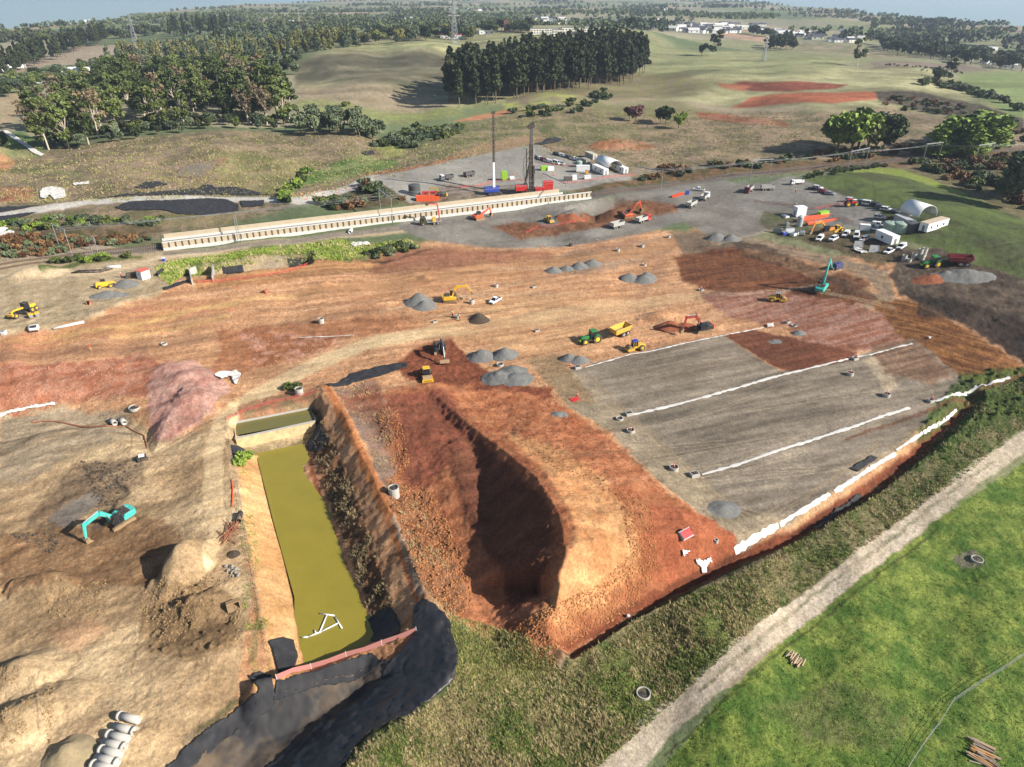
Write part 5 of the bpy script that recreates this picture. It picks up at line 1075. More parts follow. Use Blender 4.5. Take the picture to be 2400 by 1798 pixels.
cbox(1474,973,'concrete drain box at the start of the upper white strip'); cbox(1627,1116,'concrete drain box at the start of the lower white strip',1.1); cbox(1354,864,'concrete drain box beside the platform corner heap')
cbox(1252,674,'loose concrete box on the far red pad',.8); cbox(1259,777,'loose concrete box on the tan road bend',.8); cbox(2004,843,'drain box carrying a cone on the upper strip',.9); cbox(2182,942,'drain box carrying a cone at the right strip',.9); cbox(1847,757,'drain box carrying a cone on the pink pad',.8); cbox(1020,756,'brown concrete box below the gravel heap',.8)
cn = [(2005,841,.72,'cone on the upper strip drain box'),(2182,940,.72,'cone on the right strip drain box'),(1847,755,.5,'cone on the pink pad box'),(1478,1010,.35,'cone inside the ring near the upper drain box'),(1579,1099,.5,'cone inside the ring near the lower drain box'),
 (1992,877,.5,'cone inside the riser of the platform middle'),(2077,927,.5,'dull cone inside the riser right of the platform middle'),(1643,679,.3,'cone standing in the ring of the dark pad'),(1337,858,0,'cone beside the platform corner heap'),(1354,928,0,'cone on the small red plate'),(1268,578,0,'cone at the lower edge of the grey loop road'),(1400,565,0,'fallen cone pile beside the loop road')]
for x, y, z, lb in cn: put(cone(lb), x, y, 0, 1, False, z)
rd = [(668,459),(684,458),(705,457),(722,455),(738,453),(750,450),(768,446),(781,443),(805,434),(718,468),(738,465),(752,463),(790,452),(806,447),(820,444),(835,438),(846,434)]
names = ['first','second','third','fourth','fifth','sixth','seventh','eighth','ninth']
for i, (x, y) in enumerate(rd):
    put(cone(f"cone on the {'far' if i < 9 else 'near'} side of the access road, {names[i if i < 9 else i-9]} from the left"), x, y, 0, 1.2, False)
for x, y, lb in [(1138,410,'cone in the open gravel behind the crane'),(1206,410,'cone in the open gravel right of the lime tank'),(1288,412,'cone in the yard left of the generators'),(1299,411,'cone in the yard nearest the generators')]: put(cone(lb), x, y, 0, 1.2, False)
rp = thing('steel_plate', 'small dark red plate lying under a cone at the stockpile edge', 'plate'); put(rp, 1347, 936, .5, 1, True); MB().box(-1.1,1.1,-.8,.8,.05,.15).build('plate', RED, rp)
# concrete pipes
PG = 'row of concrete pipes at the lower left'
def cpipe(px, py, yaw, flip, lb):
    t = thing('concrete_pipe', lb, 'pipe', PG); put(t, px, py, yaw + (PI if flip else 0), 1, False)
    r = .52; MB().pipe((-1.5,0,r),(1.55,0,r),r,r-.1,24).build('barrel', CONC, t, True); MB().pipe((-1.75,0,r+.02),(-1.3,0,r+.02),r+.1,r-.02,24).build('socket', CONC, t, True)
yw = yaw_px((277,1676),(330,1690))
for i, (x, y) in enumerate([(305,1688),(293,1713),(280,1732),(269,1750),(263,1768),(252,1786),(245,1803)]):
    cpipe(x, y, yw, i % 2 == 1, ['topmost concrete pipe of the row, set slightly apart','second concrete pipe from the top','third concrete pipe from the top','fourth concrete pipe from the top','fifth concrete pipe from the top','sixth concrete pipe from the top','lowest concrete pipe, cut by the photo edge'][i])
def lying(name, a, b, r, mat, label, cat='pipe', group=None, ri=None, up=0):
    A = gpt(a); B = gpt(b); A.z += r+up; B.z += r+up; o = MB().pipe(A, B, r, ri or r*.8, 12).build(name, mat, None, True); return tag(o, label, cat, group)
lying('plastic_pipe',(126,773),(198,757),.35,WHITE,'white pipe lying at the top of the orange cut'); lying('plastic_pipe',(247,629),(283,627),.42,WHITE,'short white pipe on the black pipe stack')
for i in range(5): lying('black_pipe',(168+i*4,641-i*1.2),(236+i*7,640-i*2),.22,RUBBER,['nearest','second nearest','middle','second farthest','farthest'][i]+' black plastic pipe in the stack left of the shed','pipe','stack of black plastic pipes')
lying('pipe_stub',(262,990),(272,998),.62,CONC,'left of the two open white pipe ends in the trench',ri=.5); lying('pipe_stub',(285,988),(294,997),.62,CONC,'right of the two open white pipe ends in the trench',ri=.5)
lying('black_roll',(368,648),(382,636),.55,BLACKCLOTH,'black cloth roll on the verge beside the shed','roll'); lying('black_drum',(560,1226),(565,1207),.5,RUBBER,'black plastic drum lying among rusty pipes','drum')
lying('steel_pipe',(772,538),(800,530),.5,DARK,'dark steel pipe cage lying below the wall'); lying('white_tub',(821,548),(824,542),.7,WHITE,'white round tub below the wall','tub')
RUST = paint('rusty_pipe',(156,92,62),.8,.1,.3)
rr = random.Random(11)
pg = thing('rusty_pipe_bundle', 'tangled bundle of rusty orange pipes beside the pond fence', 'pipes'); x0,y0,z0 = G(540,1245); pg.location = (x0,y0,z0)
for i in range(20):
    a = rr.uniform(-.5,.9)+PI/2; L = rr.uniform(1.2,2.6); cx, cy = rr.gauss(0,.5), rr.gauss(0,1.5); MB().cyl((cx-math.cos(a)*L,cy-math.sin(a)*L,.15+rr.random()*.5),(cx+math.cos(a)*L,cy+math.sin(a)*L,.15+rr.random()*.5),.07,.07,6).build('pipe', RUST, pg)
def hose(pts, r, mat, label, name='hose'):
    q = []; P3 = [gpt(p, r) for p in pts]
    for a, b in zip(P3[:-1], P3[1:]):
        for k in range(5): v = a.lerp(b, k/5); v.z = float(zs(v.x, v.y))+r+.04; q.append(v)
    return tag(MB().tube(q, r, 6).build(name, mat), label, 'hose')
hose([(75,992),(100,989),(130,989),(165,996),(211,1002),(250,1000),(293,998)], .16, RUST, 'brown hose snaking across the lower left basin'); hose([(296,999),(315,1012),(338,1022),(343,1040),(346,1056)], .13, RUST, 'brown hose running down to the pump')
hose([(543,1125),(546,1150),(545,1175),(543,1192)], .1, CONE, 'orange hose hanging over the pond fence')
# log piles
def logs(px, py, lb, n, L, r, yaw, spread, cs, sd):
    t = thing('log_pile', lb, 'log pile'); put(t, px, py, yaw, 1, True); q = random.Random(sd)
    for i in range(n):
        a = q.gauss(0,.14); x = q.gauss(0,.25); y = (i/(n-1)-.5)*spread; z = .12+q.random()*.35; l = L*q.uniform(.7,1)
        MB().cyl((x-l/2*math.cos(a),y-l/2*math.sin(a),z),(x+l/2*math.cos(a),y+l/2*math.sin(a),z+q.uniform(-.06,.1)),r*q.uniform(.8,1.2),r*.85,8).build('log', cs[i % len(cs)], t)
W1 = paint('split_wood',(196,168,132),.9,0,.35,2); W2 = paint('grey_wood',(150,136,122),.9,0,.3,2); W3 = paint('orange_wood',(206,150,88),.9,0,.2,2)
logs(1863,1547,'small pile of pale split logs beside the farm track',16,2.0,.09,yaw_px((1848,1562),(1878,1532)),2.2,[W1,W2],1)
logs(2302,1768,'larger pile of grey and orange posts at the lower right corner',26,3.4,.1,yaw_px((2270,1750),(2335,1785)),3.4,[W2,W2,W3],2)
# pond furniture
fp = thing('floating_pipe_frame', 'white plastic pipe frame floating on the green pond', 'pipe frame')
def wp(zx, zy, dz=.12): x, y = P(500+zx/3.327, 1300+zy/3.327, -3.85); return (x, y, -3.85+dz)
for a in ([(690,650),(740,645),(840,605),(970,540)],[(830,610),(885,478)],[(835,463),(945,480)],[(950,490),(1003,578)],[(790,592),(802,622)]):
    MB().tube([wp(*p) for p in a], .12, 8).build('pipe', WHITE, fp, True)
def wall_seg(t, name, a, b, z0, z1, th, mat):
    ax, ay = P(*a, z1); bx, by = P(*b, z1); return MB().beam((ax,ay,(z0+z1)/2),(bx,by,(z0+z1)/2),th,z1-z0).build(name, mat, t)
wr = thing('settling_weir', 'beige boarded weir wall between the small basin and the long pond', 'weir'); BEI = paint('weir_boards',(222,196,146),.9,0,.5,.7,(.34,.26,.14))
wall_seg(wr,'wall',(552,1028),(738,987),-4.5,-1.0,.3,BEI); wall_seg(wr,'coping',(550,1027),(739,986),-1.0,-.85,.5,CONC); wall_seg(wr,'side_wall',(548,990),(553,1026),-3,-.9,.2,BEI); wall_seg(wr,'back_wall',(549,989),(726,955),-3,-.9,.2,CONC); wall_seg(wr,'side_wall',(727,955),(739,985),-3,-.9,.2,DARK)
# buckets, skips, pump
def bucket(px, py, lb, yaw, s=1):
    t = thing('excavator_bucket', lb, 'bucket', 'loose buckets'); put(t, px, py, yaw, s, True)
    p = [(-.7,.1),(-.5,.9),(.1,1.05),(.15,.98),(-.4,.8),(-.55,.15),(.6,.08),(.6,0),(-.6,0)]
    MB().prism(p,-.7,.7).prism([(-.7,.1),(-.5,.9),(.1,1.05),(.6,.05),(-.6,0)],-.74,-.68).prism([(-.7,.1),(-.5,.9),(.1,1.05),(.6,.05),(-.6,0)],.68,.74).build('shell', RUST if s < 1.2 else CLAYEY, t)
    m = MB()
    for i in range(5): m.box(.58,.8,-.6+i*.28,-.52+i*.28,0,.08)
    m.build('teeth', DARK, t)
bucket(548,1424,'rusty toothed bucket on the earth block above the pipes',yaw_px((548,1410),(556,1440)),1.3); bucket(209,713,'steel bucket below the pale gravel heap',-2,1); bucket(622,686,'rusty bucket tipped on the orange terraces',2.8,1.1)
def boxy(name, px, py, L, W, H, mat, lb, cat, yaw=0, parts=None, bevel=.04, dz=0):
    t = thing(name, lb, cat); put(t, px, py, yaw, 1, True, dz-.03); MB().box(-L/2,L/2,-W/2,W/2,0,H).build('body', mat, t, bevel=bevel)
    for nm, bb, mm in (parts or []): MB().box(*bb).build(nm, mm, t)
    return t
boxy('pump',333,1078,1.8,1.1,1.0,DARK,'black and white pump unit in the wet trench','pump',.5,[('tank',(-.5,.6,-.4,.4,1.0,1.25),WHITE),('skid',(-1.1,1.1,-.6,.6,-.05,.08),DARK)])
boxy('covered_skip',1604,1254,2.4,1.5,.7,STEEL,'red-topped steel skip on the red earth','skip',yaw_px((1585,1262),(1620,1248)),[('lid',(-1.1,1.1,-.65,.65,.7,.78),RED),('frame_bar',(-1.35,1.35,-.8,-.74,.6,.66),STEEL),('frame_bar',(-1.35,1.35,.74,.8,.6,.66),STEEL)])
boxy('winch',1603,1294,.9,.6,.35,STEEL,'small grey tangle of metal below the red skip','metal scrap',.4,[('arm',(.2,1.0,-.05,.05,.3,.4),STEEL),('drum',(-.5,-.3,-.5,.5,.2,.5),STEEL)])
boxy('survey_box',1470,1446,.45,.4,.7,WHITE,'small white marker at the foot of the stockpile','marker',0,[('stake',(-.04,.04,-.04,.04,.7,1.2),TIMBER)])
boxy('site_toilet',10,783,1.1,1.1,1.0,WHITE,'small white box at the left edge above the cut','box',0,[('lid',(-.5,.5,-.5,.5,1.0,1.06),STEEL)])
boxy('skid_steer_attachment',81,772,2.2,1.8,1.0,WHITE,'white framed sweeper attachment below the grader','attachment',.3,[('opening',(-.8,.8,-.6,.6,1.0,1.02),DARK),('frame',(-1.0,-.8,-1,1,.3,1.4),STEEL),('brush',(-1.1,1.1,-1.15,-.9,0,.4),DARK)])
boxy('barrel',384,612,.8,.8,1.0,BLUE,'blue barrel with a white top on the green verge','barrel',0,[('top',(-.38,.38,-.38,.38,1.0,1.35),WHITE)])
boxy('blue_bin',1610,456,1.4,1.4,1.6,BLUE,'bright blue bin beside the orange barriers','bin',0,[('lid',(-.75,.75,-.75,.75,1.6,1.7),BLUE)])
boxy('stone_box',1338,577,1.0,1.0,1.1,DARK,'dark cube-like box below the loop road','box',.5,[('hollow',(-.3,.3,-.3,.3,1.1,1.12),RUBBER)])
sh = boxy('site_shed',338,652,2.6,3.0,2.8,WHITE,'white shed with a faded red roof beside the tan road','shed',-.5,[('doorway',(-1.32,-1.31,-.5,.4,0,2.1),DARK),('vent',(-.4,.4,-1.52,-1.51,1.6,2.1),STEEL)])
MB().prism([(-1.5,2.75),(1.5,2.85),(1.5,3.0),(-1.5,2.9)],-1.65,1.65).build('roof', paint('faded_red_roof',(214,96,84),.7,0,.3), sh)
for i, (x, y) in enumerate([(305,650),(318,648)]): boxy('black_tank',x,y,1.8,1.5,1.5,RUBBER,['black tank left of the shed','black tank touching the shed'][i],'tank',.4,[('panel',(-.95,-.91,-.7,.7,.1,1.3),STEEL),('cap',(-.2,.2,-.2,.2,1.5,1.6),DARK)])
cw_ = thing('culvert_walls', 'pale concrete headwalls standing in the excavated culvert box', 'culvert')
for a, b in (((500,660),(502,636)),((452,668),(446,642)),((446,642),(462,640))): A, B = gpt(a), gpt(b); MB().beam(A+Vector((0,0,.6)), B+Vector((0,0,1.2)), .35, 2.6).build('headwall', CONC, cw_)
for x, y, lb in [(383,792,'orange-topped stake beside the low ring'),(542,738,'orange-topped stake on the upper terrace'),(214,822,'orange-topped stake on the lower terrace'),(560,686,'orange-topped stake below the culvert box')]:
    t = thing('survey_stake', lb, 'stake', 'survey stakes'); put(t, x, y, 0, 1, False); MB().box(-.06,.06,-.06,.06,0,2.0).build('stake', TIMBER, t); MB().box(-.08,.08,-.08,.08,1.3,2.0).build('painted_top', CONE, t); MB().box(-.5,.5,-.05,.05,1.2,1.3).build('crossbar', CONE, t)
bt = thing('barrier_row', 'row of orange plastic barriers beside the blue bin', 'barriers')
a, b = gpt((1576,463)), gpt((1600,456))
for i in range(9): c = a.lerp(b, i/8); m = MB(); m.m = Matrix.Translation(c); m.box(-.3,.3,-.55,.55,0,.95).build('barrier', CONE, bt)
# ------------------------------------------------------------ cabins, shelters, tanks
def cabin(px, py, L, W, H, yaw, lb, mat=None, roofm=None, wins=2, name='site_cabin', door=True):
    t = thing(name, lb, 'cabin', 'white site cabins and containers'); put(t, px, py, yaw, 1, False, .12); MB().box(-L/2,L/2,-W/2,W/2,0,H).build('walls', mat or WHITE, t, bevel=.03)
    MB().box(-L/2-.05,L/2+.05,-W/2-.05,W/2+.05,H,H+.1).build('roof', roofm or mat or WHITE, t)
    for s in (-1,1):
        for i in range(wins):
            x = -L/2+L*(i+.6)/(wins+.4); w_ = MB().box(x-.45,x+.45,s*W/2-.01,s*W/2+.012*s if s>0 else s*W/2-.012,.95,1.85) if False else MB().box(x-.45,x+.45,min(s*(W/2+.012),s*(W/2-.03)),max(s*(W/2+.012),s*(W/2-.03)),.95,1.85)
            w_.build('window', GLASS, t)
    if door:
        for s in (-1,1): MB().box(min(s*(L/2+.012),s*(L/2-.03)),max(s*(L/2+.012),s*(L/2-.03)),-.45,.45,.05,2.05).build('door', paint('door_grey',(120,124,128),.5,0,.1), t)
    return t
def shelter(px, py, L, W, H, yaw, lb, base=0):
    t = thing('arched_shelter', lb, 'shelter', 'white arched fabric shelters'); put(t, px, py, yaw, 1, False, .1); n = 12; v = []; f = []
    for x in (-L/2, L/2):
        for i in range(n+1): a = PI*i/n; v.append((x, -W/2*math.cos(a), base+(H-base)*math.sin(a)**.85))
    for i in range(n): f.append((i,i+1,n+2+i,n+1+i))
    o = MB().add(v, f).build('fabric', WHITE, t, True); s = o.modifiers.new('t','SOLIDIFY'); s.thickness = .08
    m = MB()
    for k in range(4):
        x = -L/2+.1+(L-.2)*k/3
        for i in range(n): a, b = PI*i/n, PI*(i+1)/n; m.beam((x,-(W/2-.12)*math.cos(a),base+(H-base-.12)*math.sin(a)**.85),(x,-(W/2-.12)*math.cos(b),base+(H-base-.12)*math.sin(b)**.85),.08,.08)
    m.build('hoops', STEEL, t); MB().box(-L/2+.2,-L/2+.25,-W/2+.5,W/2-.5,0,H*.55).build('end_panel', STEEL, t); return t
ya = yaw_px((1440,402),(1385,377))
shelter(1425,396,14,7.5,5.2,ya+PI,'northern arched shelter between two white cabins',2.2)
cabin(1406,404,12,2.6,2.6,ya,'white cabin on the left side of the northern shelter'); cabin(1452,401,12,2.6,2.6,ya,'white cabin on the right side of the northern shelter')
cabin(1385,371,9,2.6,2.6,ya,'grey-white cabin behind the northern shelter',paint('weathered_white',(196,190,176),.7,0,.2)); cabin(1372,384,6,2.6,2.4,ya,'small dark-sided container behind the green tank',paint('grey_container',(150,146,136),.6,0,.2),wins=0,name='container')
cabin(1366,402,6.5,2.6,2.7,yaw_px((1350,400),(1382,398)),'white container with an orange water drum beside it',wins=0,name='container')
def tank(px, py, r, h, mat, lb, domed=True):
    t = thing('water_tank', lb, 'tank', 'round water tanks'); put(t, px, py, 0, 1, False); m = MB()
    for i in range(4): m.cyl((0,0,h*i/4),(0,0,h*(i+1)/4-.06),r,r,20,False).cyl((0,0,h*(i+1)/4-.06),(0,0,h*(i+1)/4),r*.97,r*.97,20,False)
    m.build('shell', mat, t, False); c = MB()
    for k in range(3): c.cyl((0,0,h+.5*math.sin(k*.5)),(0,0,h+.5*math.sin((k+1)*.5)),r*math.cos(k*.5),r*math.cos(k*.5+.5),20,False)
    c.cyl((0,0,h+.45),(0,0,h+.6),.35,.35,10); c.build('dome', mat, t, True); return t
TG = paint('tank_green',(150,170,158),.6,0,.1); TK = paint('tank_slate',(70,74,78),.6,0,.1)
tank(1357,390,1.6,2.4,TG,'pale green tank beside the white container of the northern yard'); tank(972,456,2.6,4.2,TK,'slate blue ribbed tank behind the red skips')
tank(2084,543,2.5,3.2,TG,'leftmost pale green tank beside the eastern cabins'); tank(2108,543,2.4,3.1,TG,'middle pale green tank beside the eastern cabins'); tank(2131,541,2.6,3.0,TK,'dark tank beside the eastern cabins'); tank(1873,530,1.1,3.6,paint('tank_grey',(170,178,184),.5,0,.1),'slim upright grey silo in the plant yard')
boxy('orange_drum',1375,407,1.3,1.3,1.5,paint('amber',(240,160,50),.5,0,.05),'orange water drum beside a white container','drum',0,[('lid',(-.4,.4,-.4,.4,1.5,1.65),DARK)])
for a in [(1183,421,2.6,2.2,4.0,LIME,'lime green silo unit behind the crane','plant unit'),(1276,399,3.6,2.4,2.0,LIME,'lime and white skid box left of the shelter yard','plant unit'),(1290,400,3.2,2.4,1.9,WHITE,'white skid box beside the lime one','plant unit'),
 (1331,424,3.8,1.8,1.9,DARK,'black generator in front of the white container','generator'),(1346,422,2.2,2,2.3,WHITE,'white generator beside the black one','generator'),(1377,419,3.2,1.8,1.6,WHITE,'white trailer unit below the white container','generator'),
 (1283,444,4.6,2.6,3.8,RED,'red power pack right of the piling rig','power pack'),(1200,420,2.2,2.4,1.2,WHITE,'white tarpaulined crate behind the crane','crate')]:
    boxy('plant_unit' if a[7]=='plant unit' else a[7].replace(' ','_'), a[0],a[1],a[2],a[3],a[4],a[5],a[6],a[7],.1,[('vent',(-a[2]/2-.012,-a[2]/2+.02,-a[3]*.3,a[3]*.3,a[4]*.3,a[4]*.8),DARK),('skid',(-a[2]/2-.1,a[2]/2+.1,-a[3]/2-.05,a[3]/2+.05,-.1,.12),DARK)])
yb = yaw_px((2110,510),(2180,530))
shelter(2146,516,9,8,6.4,yaw_px((2120,505),(2170,520))+.1,'eastern arched shelter on the green hill',2.4)
cabin(2114,529,7.5,2.6,3.0,yb-.1,'grey site container under the eastern shelter',paint('grey_container2',(176,180,184),.5,0,.1),wins=1); cabin(2186,536,13,3,2.9,yaw_px((2150,546),(2215,520)),'long white cabin with three windows and a stained roof',None,paint('stained_roof',(190,172,150),.9,0,.3),3)
cabin(2076,566,8.2,3,2.9,yaw_px((2050,556),(2100,572)),'white cabin among the parked utes',None,None,1); cabin(1872,506,4.2,3.0,3.6,.2,'small white hut in the plant yard',None,None,0); cabin(2025,540,3.4,2,2.0,-.3,'small white enclosed trailer unit beside the utes',wins=0,name='container')
boxy('green_bin',2138,531,1.6,1.6,2.6,paint('bin_green',(40,150,110),.5,0,.05),'green upright bin between shelter and tanks','bin',0,[('lid',(-.85,.85,-.85,.85,2.6,2.7),DARK)])
for x, y, lb in ((2012,578,'left small grey tent hut on grass'),(2048,588,'right small grey tent hut on grass')):
    t = thing('tent_hut', lb, 'tent', 'grey tent huts'); put(t, x, y, -.4, 1, True); MB().add([(-1.6,-1.4,0),(1.6,-1.4,0),(1.6,1.4,0),(-1.6,1.4,0),(-1.3,0,2.0),(1.3,0,2.0)],[(0,1,5,4),(2,3,4,5),(1,2,5),(3,0,4)]).build('canvas', paint('canvas_grey',(190,188,184),.8,0,.1), t); MB().box(-.1,.1,-1.0,-.9,0,1).beam((-1.6,-1.4,0),(-1.3,0,2.05),.08,.08).beam((1.6,-1.4,0),(1.3,0,2.05),.08,.08).build('poles', STEEL, t)
boxy('blue_container',1962,628,2.6,1.8,1.7,paint('deep_blue',(44,62,120),.5,0,.15),'small blue container on the road bench','container',.4,[('white_end',(1.3,1.32,-.7,.7,.2,1.5),WHITE),('skid',(-1.6,1.6,-1.15,1.15,-.1,.1),DARK)])
boxy('lime_pallet',1929,504,4,2.2,1.6,LIME,'lime green crate stack in the plant yard','crate',.3,[('slat',(-2,2,-1.12,-1.1,.5,.6),WHITE)])
for k, (x, y, L, yy) in enumerate([(1905,515,15,.3),(1912,510,16,.32),(1925,522,14,.35)]):
    t = thing('red_beam_stack', ['lowest stack of red-orange steel beams','topmost stack of red-orange steel beams','stack of red-orange beams nearest the red fence'][k], 'beams', 'red steel beams in the plant yard'); put(t, x, y, yy, 1, False)
    for i in range(3): MB().box(-L/2,L/2,-.8+i*.6,-.4+i*.6,.1+.25*(i%2),.8+.25*(i%2)).build('beam', ORG, t)
for k, (x, y, a) in enumerate([(1850,545,(3.2,1.2,1.6)),(1838,550,(2,1.6,1.2)),(1864,550,(4.2,1.8,.9)),(1822,545,(.5,3.2,1.8)),(1880,548,(2.2,1.6,1.0)),(1845,534,(1.6,1.2,2.0)),(1840,508,(3.4,1.6,.7))]):
    boxy('workshop_crate',x,y,*a,[WHITE,BLUE,WHITE,STEEL,WHITE,STEEL,WHITE][k],['tall white workshop crate in the plant yard','blue workshop crate in the plant yard','long low white crate in the plant yard','upright grey panel at the edge of the plant yard','small white crate nearest the parked excavator','grey cabinet behind the white crates','white crate on grass beside the small hut'][k],'crate',.3*k,[('lid',(-a[0]/2+.1,a[0]/2-.1,-a[1]/2+.1,a[1]/2-.1,a[2],a[2]+.06),STEEL)])
for k, (x, y) in enumerate([(1003,470),(1010,461)]):
    t = thing('red_skip', ['nearer long red skip behind the wall','farther long red skip behind the wall'][k], 'skip', 'red skips'); put(t, x, y, .12, 1, False); L = 10 if k == 0 else 8
    tipper_box(-L/2,L/2,1.5,0,2.2,ORG if k==0 else RED,t,CLAYEY,'shell')
# ------------------------------------------------------------ cars and trucks
GC = 'cars and pickups parked in the site yards'; GREYC = paint('car_grey',(96,100,106),.3,.3,.03); BLK = paint('car_black',(40,42,46),.25,.2,.03); SIL = paint('car_silver',(190,194,198),.3,.4,.03); REDC = paint('car_red',(150,30,40),.3,.1,.03); BLUC = paint('car_blue',(90,130,180),.3,.1,.03)
cars = [(1161,708,'ute',WHITE,None,(1174,700),(1149,715),'white double-cab pickup alone beside the trench works'),
 (1304,364,'suv',BLK,None,0,0,'black car first in the upper row of the northern yard'),(1318,367,'ute',WHITE,'canopy',0,0,'white pickup second in the upper row of the northern yard'),(1332,371,'suv',GREYC,None,0,0,'dark grey car third in the upper row of the northern yard'),
 (1345,375,'ute',WHITE,None,0,0,'white pickup fourth in the upper row of the northern yard'),(1358,378,'ute',SIL,'canopy',0,0,'pale car nearest the containers in the upper row'),
 (1254,372,'suv',BLK,None,0,0,'black car first in the lower row beside the rig'),(1264,374,'ute',WHITE,None,0,0,'white pickup second in the lower row beside the rig'),(1275,377,'suv',REDC,None,0,0,'dark red car in the lower row'),
 (1283,380,'ute',WHITE,None,0,0,'white pickup right of the dark red car'),(1293,383,'ute',WHITE,'canopy',0,0,'white canopied pickup in the lower row'),(1304,385,'van',WHITE,None,0,0,'white van in the lower row'),(1315,386,'suv',SIL,None,0,0,'last pale car of the lower row'),
 (1907,445,'ute',BLK,None,1,0,'black pickup first in the row under the green hill'),(1916,443,'suv',WHITE,None,1,0,'white car second in the row under the green hill'),(1928,452,'suv',REDC,None,1,0,'dark red car in the row under the green hill'),(1946,456,'sedan',SIL,None,1,0,'silver saloon at the end of the first row under the hill'),
 (1994,472,'suv',WHITE,None,1,0,'white car behind the red tractor'),(2017,477,'ute',BLUC,None,1,0,'blue pickup towing a white trailer'),(2034,481,'van',WHITE,None,1,0,'small white box trailer beside the blue pickup'),
 (2052,484,'suv',BLK,None,1,0,'black car first of the four under the hill'),(2064,489,'suv',GREYC,None,1,0,'grey car second of the four under the hill'),(2077,494,'suv',WHITE,None,1,0,'white car third of the four under the hill'),(2095,499,'sedan',GREYC,None,1,0,'dark saloon nearest the eastern shelter'),
 (2062,513,'suv',WHITE,None,1,0,'white wagon alone left of the grey container'),(2059,530,'ute',WHITE,'canopy',1,0,'white canopied pickup beside the red net'),(2053,540,'ute',WHITE,None,1,0,'white pickup below the canopied one'),
 (1921,562,'ute',WHITE,'canopy',(1930,554),(1914,570),'white pickup first in the front row by the parked digger'),(1953,563,'suv',WHITE,None,(1964,557),(1945,569),'white wagon second in the front row'),(1982,552,'ute',WHITE,'canopy',(1991,544),(1975,560),'white canopied pickup third in the front row'),
 (2007,556,'van',WHITE,None,(2010,546),(2004,566),'white van in the front row'),(2026,564,'suv',WHITE,None,(2034,560),(2018,568),'white car with its boot open beside the person in orange'),
 (2084,592,'ute',WHITE,None,(2096,585),(2073,598),'white pickup nearest the ring stacks'),(2112,582,'ute',WHITE,'canopy',(2122,574),(2101,589),'white canopied pickup behind the one by the ring stacks')]
y0a = yaw_px((1300,360),(1320,365)); y1a = yaw_px((2050,480),(2075,483))
proto = {}
for x, y, kd, c, cov, a, b, lb in cars:
    key = (kd, c.name, cov)
    if key in proto: t = copy_tree(proto[key], lb, GC)
    else: t = car(lb, kd, c, cov, GC, {'ute':'pickup','suv':'car','van':'van','sedan':'car'}[kd]); proto[key] = t
    yw_ = (y0a if a == 0 else y1a) if not isinstance(a, tuple) else yaw_px(a, b)
    put(t, x, y, yw_, .95)
put(copy_tree(proto[('ute','white_paint',None)], 'white pickup parked behind the truck at the railway fence', GC), 1637, 447, yaw_px((1650,447),(1625,445)))
TGp = 'tipper trucks and trailers'
ry = truck('red cab tipper truck with a pale body on the loop road', RED, GREYTIP, TGp, CLAYEY); put(ry, 1508, 520, yaw_px((1480,526),(1533,510)), .92); put(trailer('pale trailer behind the red cab truck on the loop road', GREYTIP, TGp), 1445, 534, yaw_px((1420,540),(1470,528)), .95)
w2 = truck('white cab tipper truck leaving up the junction', WHITE, GREYTIP, TGp, CLAYEY); put(w2, 1652, 467, yaw_px((1640,474),(1664,456)), .92); put(trailer('grey trailer behind the white truck at the junction', GREYTIP, TGp, DARK), 1620, 485, yaw_px((1606,492),(1636,476)), .95)
r3 = truck('red and white cab tipper truck parked nose down in the eastern yard', paint('maroon',(120,30,40),.4,0,.1), GREYTIP, TGp, DARK); put(r3, 1754, 450, yaw_px((1768,440),(1743,458)), .9); put(trailer('grey trailer parked behind the maroon cab truck', GREYTIP, TGp, DARK), 1798, 446, yaw_px((1822,446),(1775,447)), .92)
w4 = truck('white cab tipper truck parked in the northern gravel yard', WHITE, paint('dark_tipper',(90,90,92),.5,.2,.1), TGp); put(w4, 1045, 422, yaw_px((1070,418),(1026,424)), .9); put(trailer('dark grey trailer behind the northern white truck', paint('dark_tipper',(90,90,92)), TGp), 1100, 414, yaw_px((1125,409),(1078,417)), .9)
w5 = truck('white service truck by the mesh fence', WHITE, WHITE, TGp); put(w5, 1866, 432, yaw_px((1885,430),(1845,434)), .75)
# crane truck
ct = truck('black and lime truck-mounted crane working beside the wall', paint('lime_black',(60,64,40),.4,0,.1), None, TGp, None, False); ct.name = 'crane_truck'; ct['category'] = 'crane truck'; put(ct, 1008, 526, yaw_px((1040,524),(975,528)), 1.05)
MB().box(-4.4,1.2,-1.2,1.2,1.05,1.2).build('deck', STEEL, ct); MB().box(-2.2,-.9,-1,1,1.2,2.6).build('yellow_box', YEL, ct); MB().box(3.69,3.76,-.5,.5,1.7,2.3).build('lime_emblem', LIME, ct)
MB().cyl((-3.6,0,1.1),(-3.6,0,3.2),.25,.22,8).bar((-3.6,3.2),(-3.0,7.6),.25,.2,-.2,.2).bar((-3.0,7.6),(1.0,7.9),.2,.12,-.15,.15).build('crane_arm', RED, ct); MB().box(.2,1.4,-.4,.4,7.3,8.0).build('jib_head', DARK, ct)
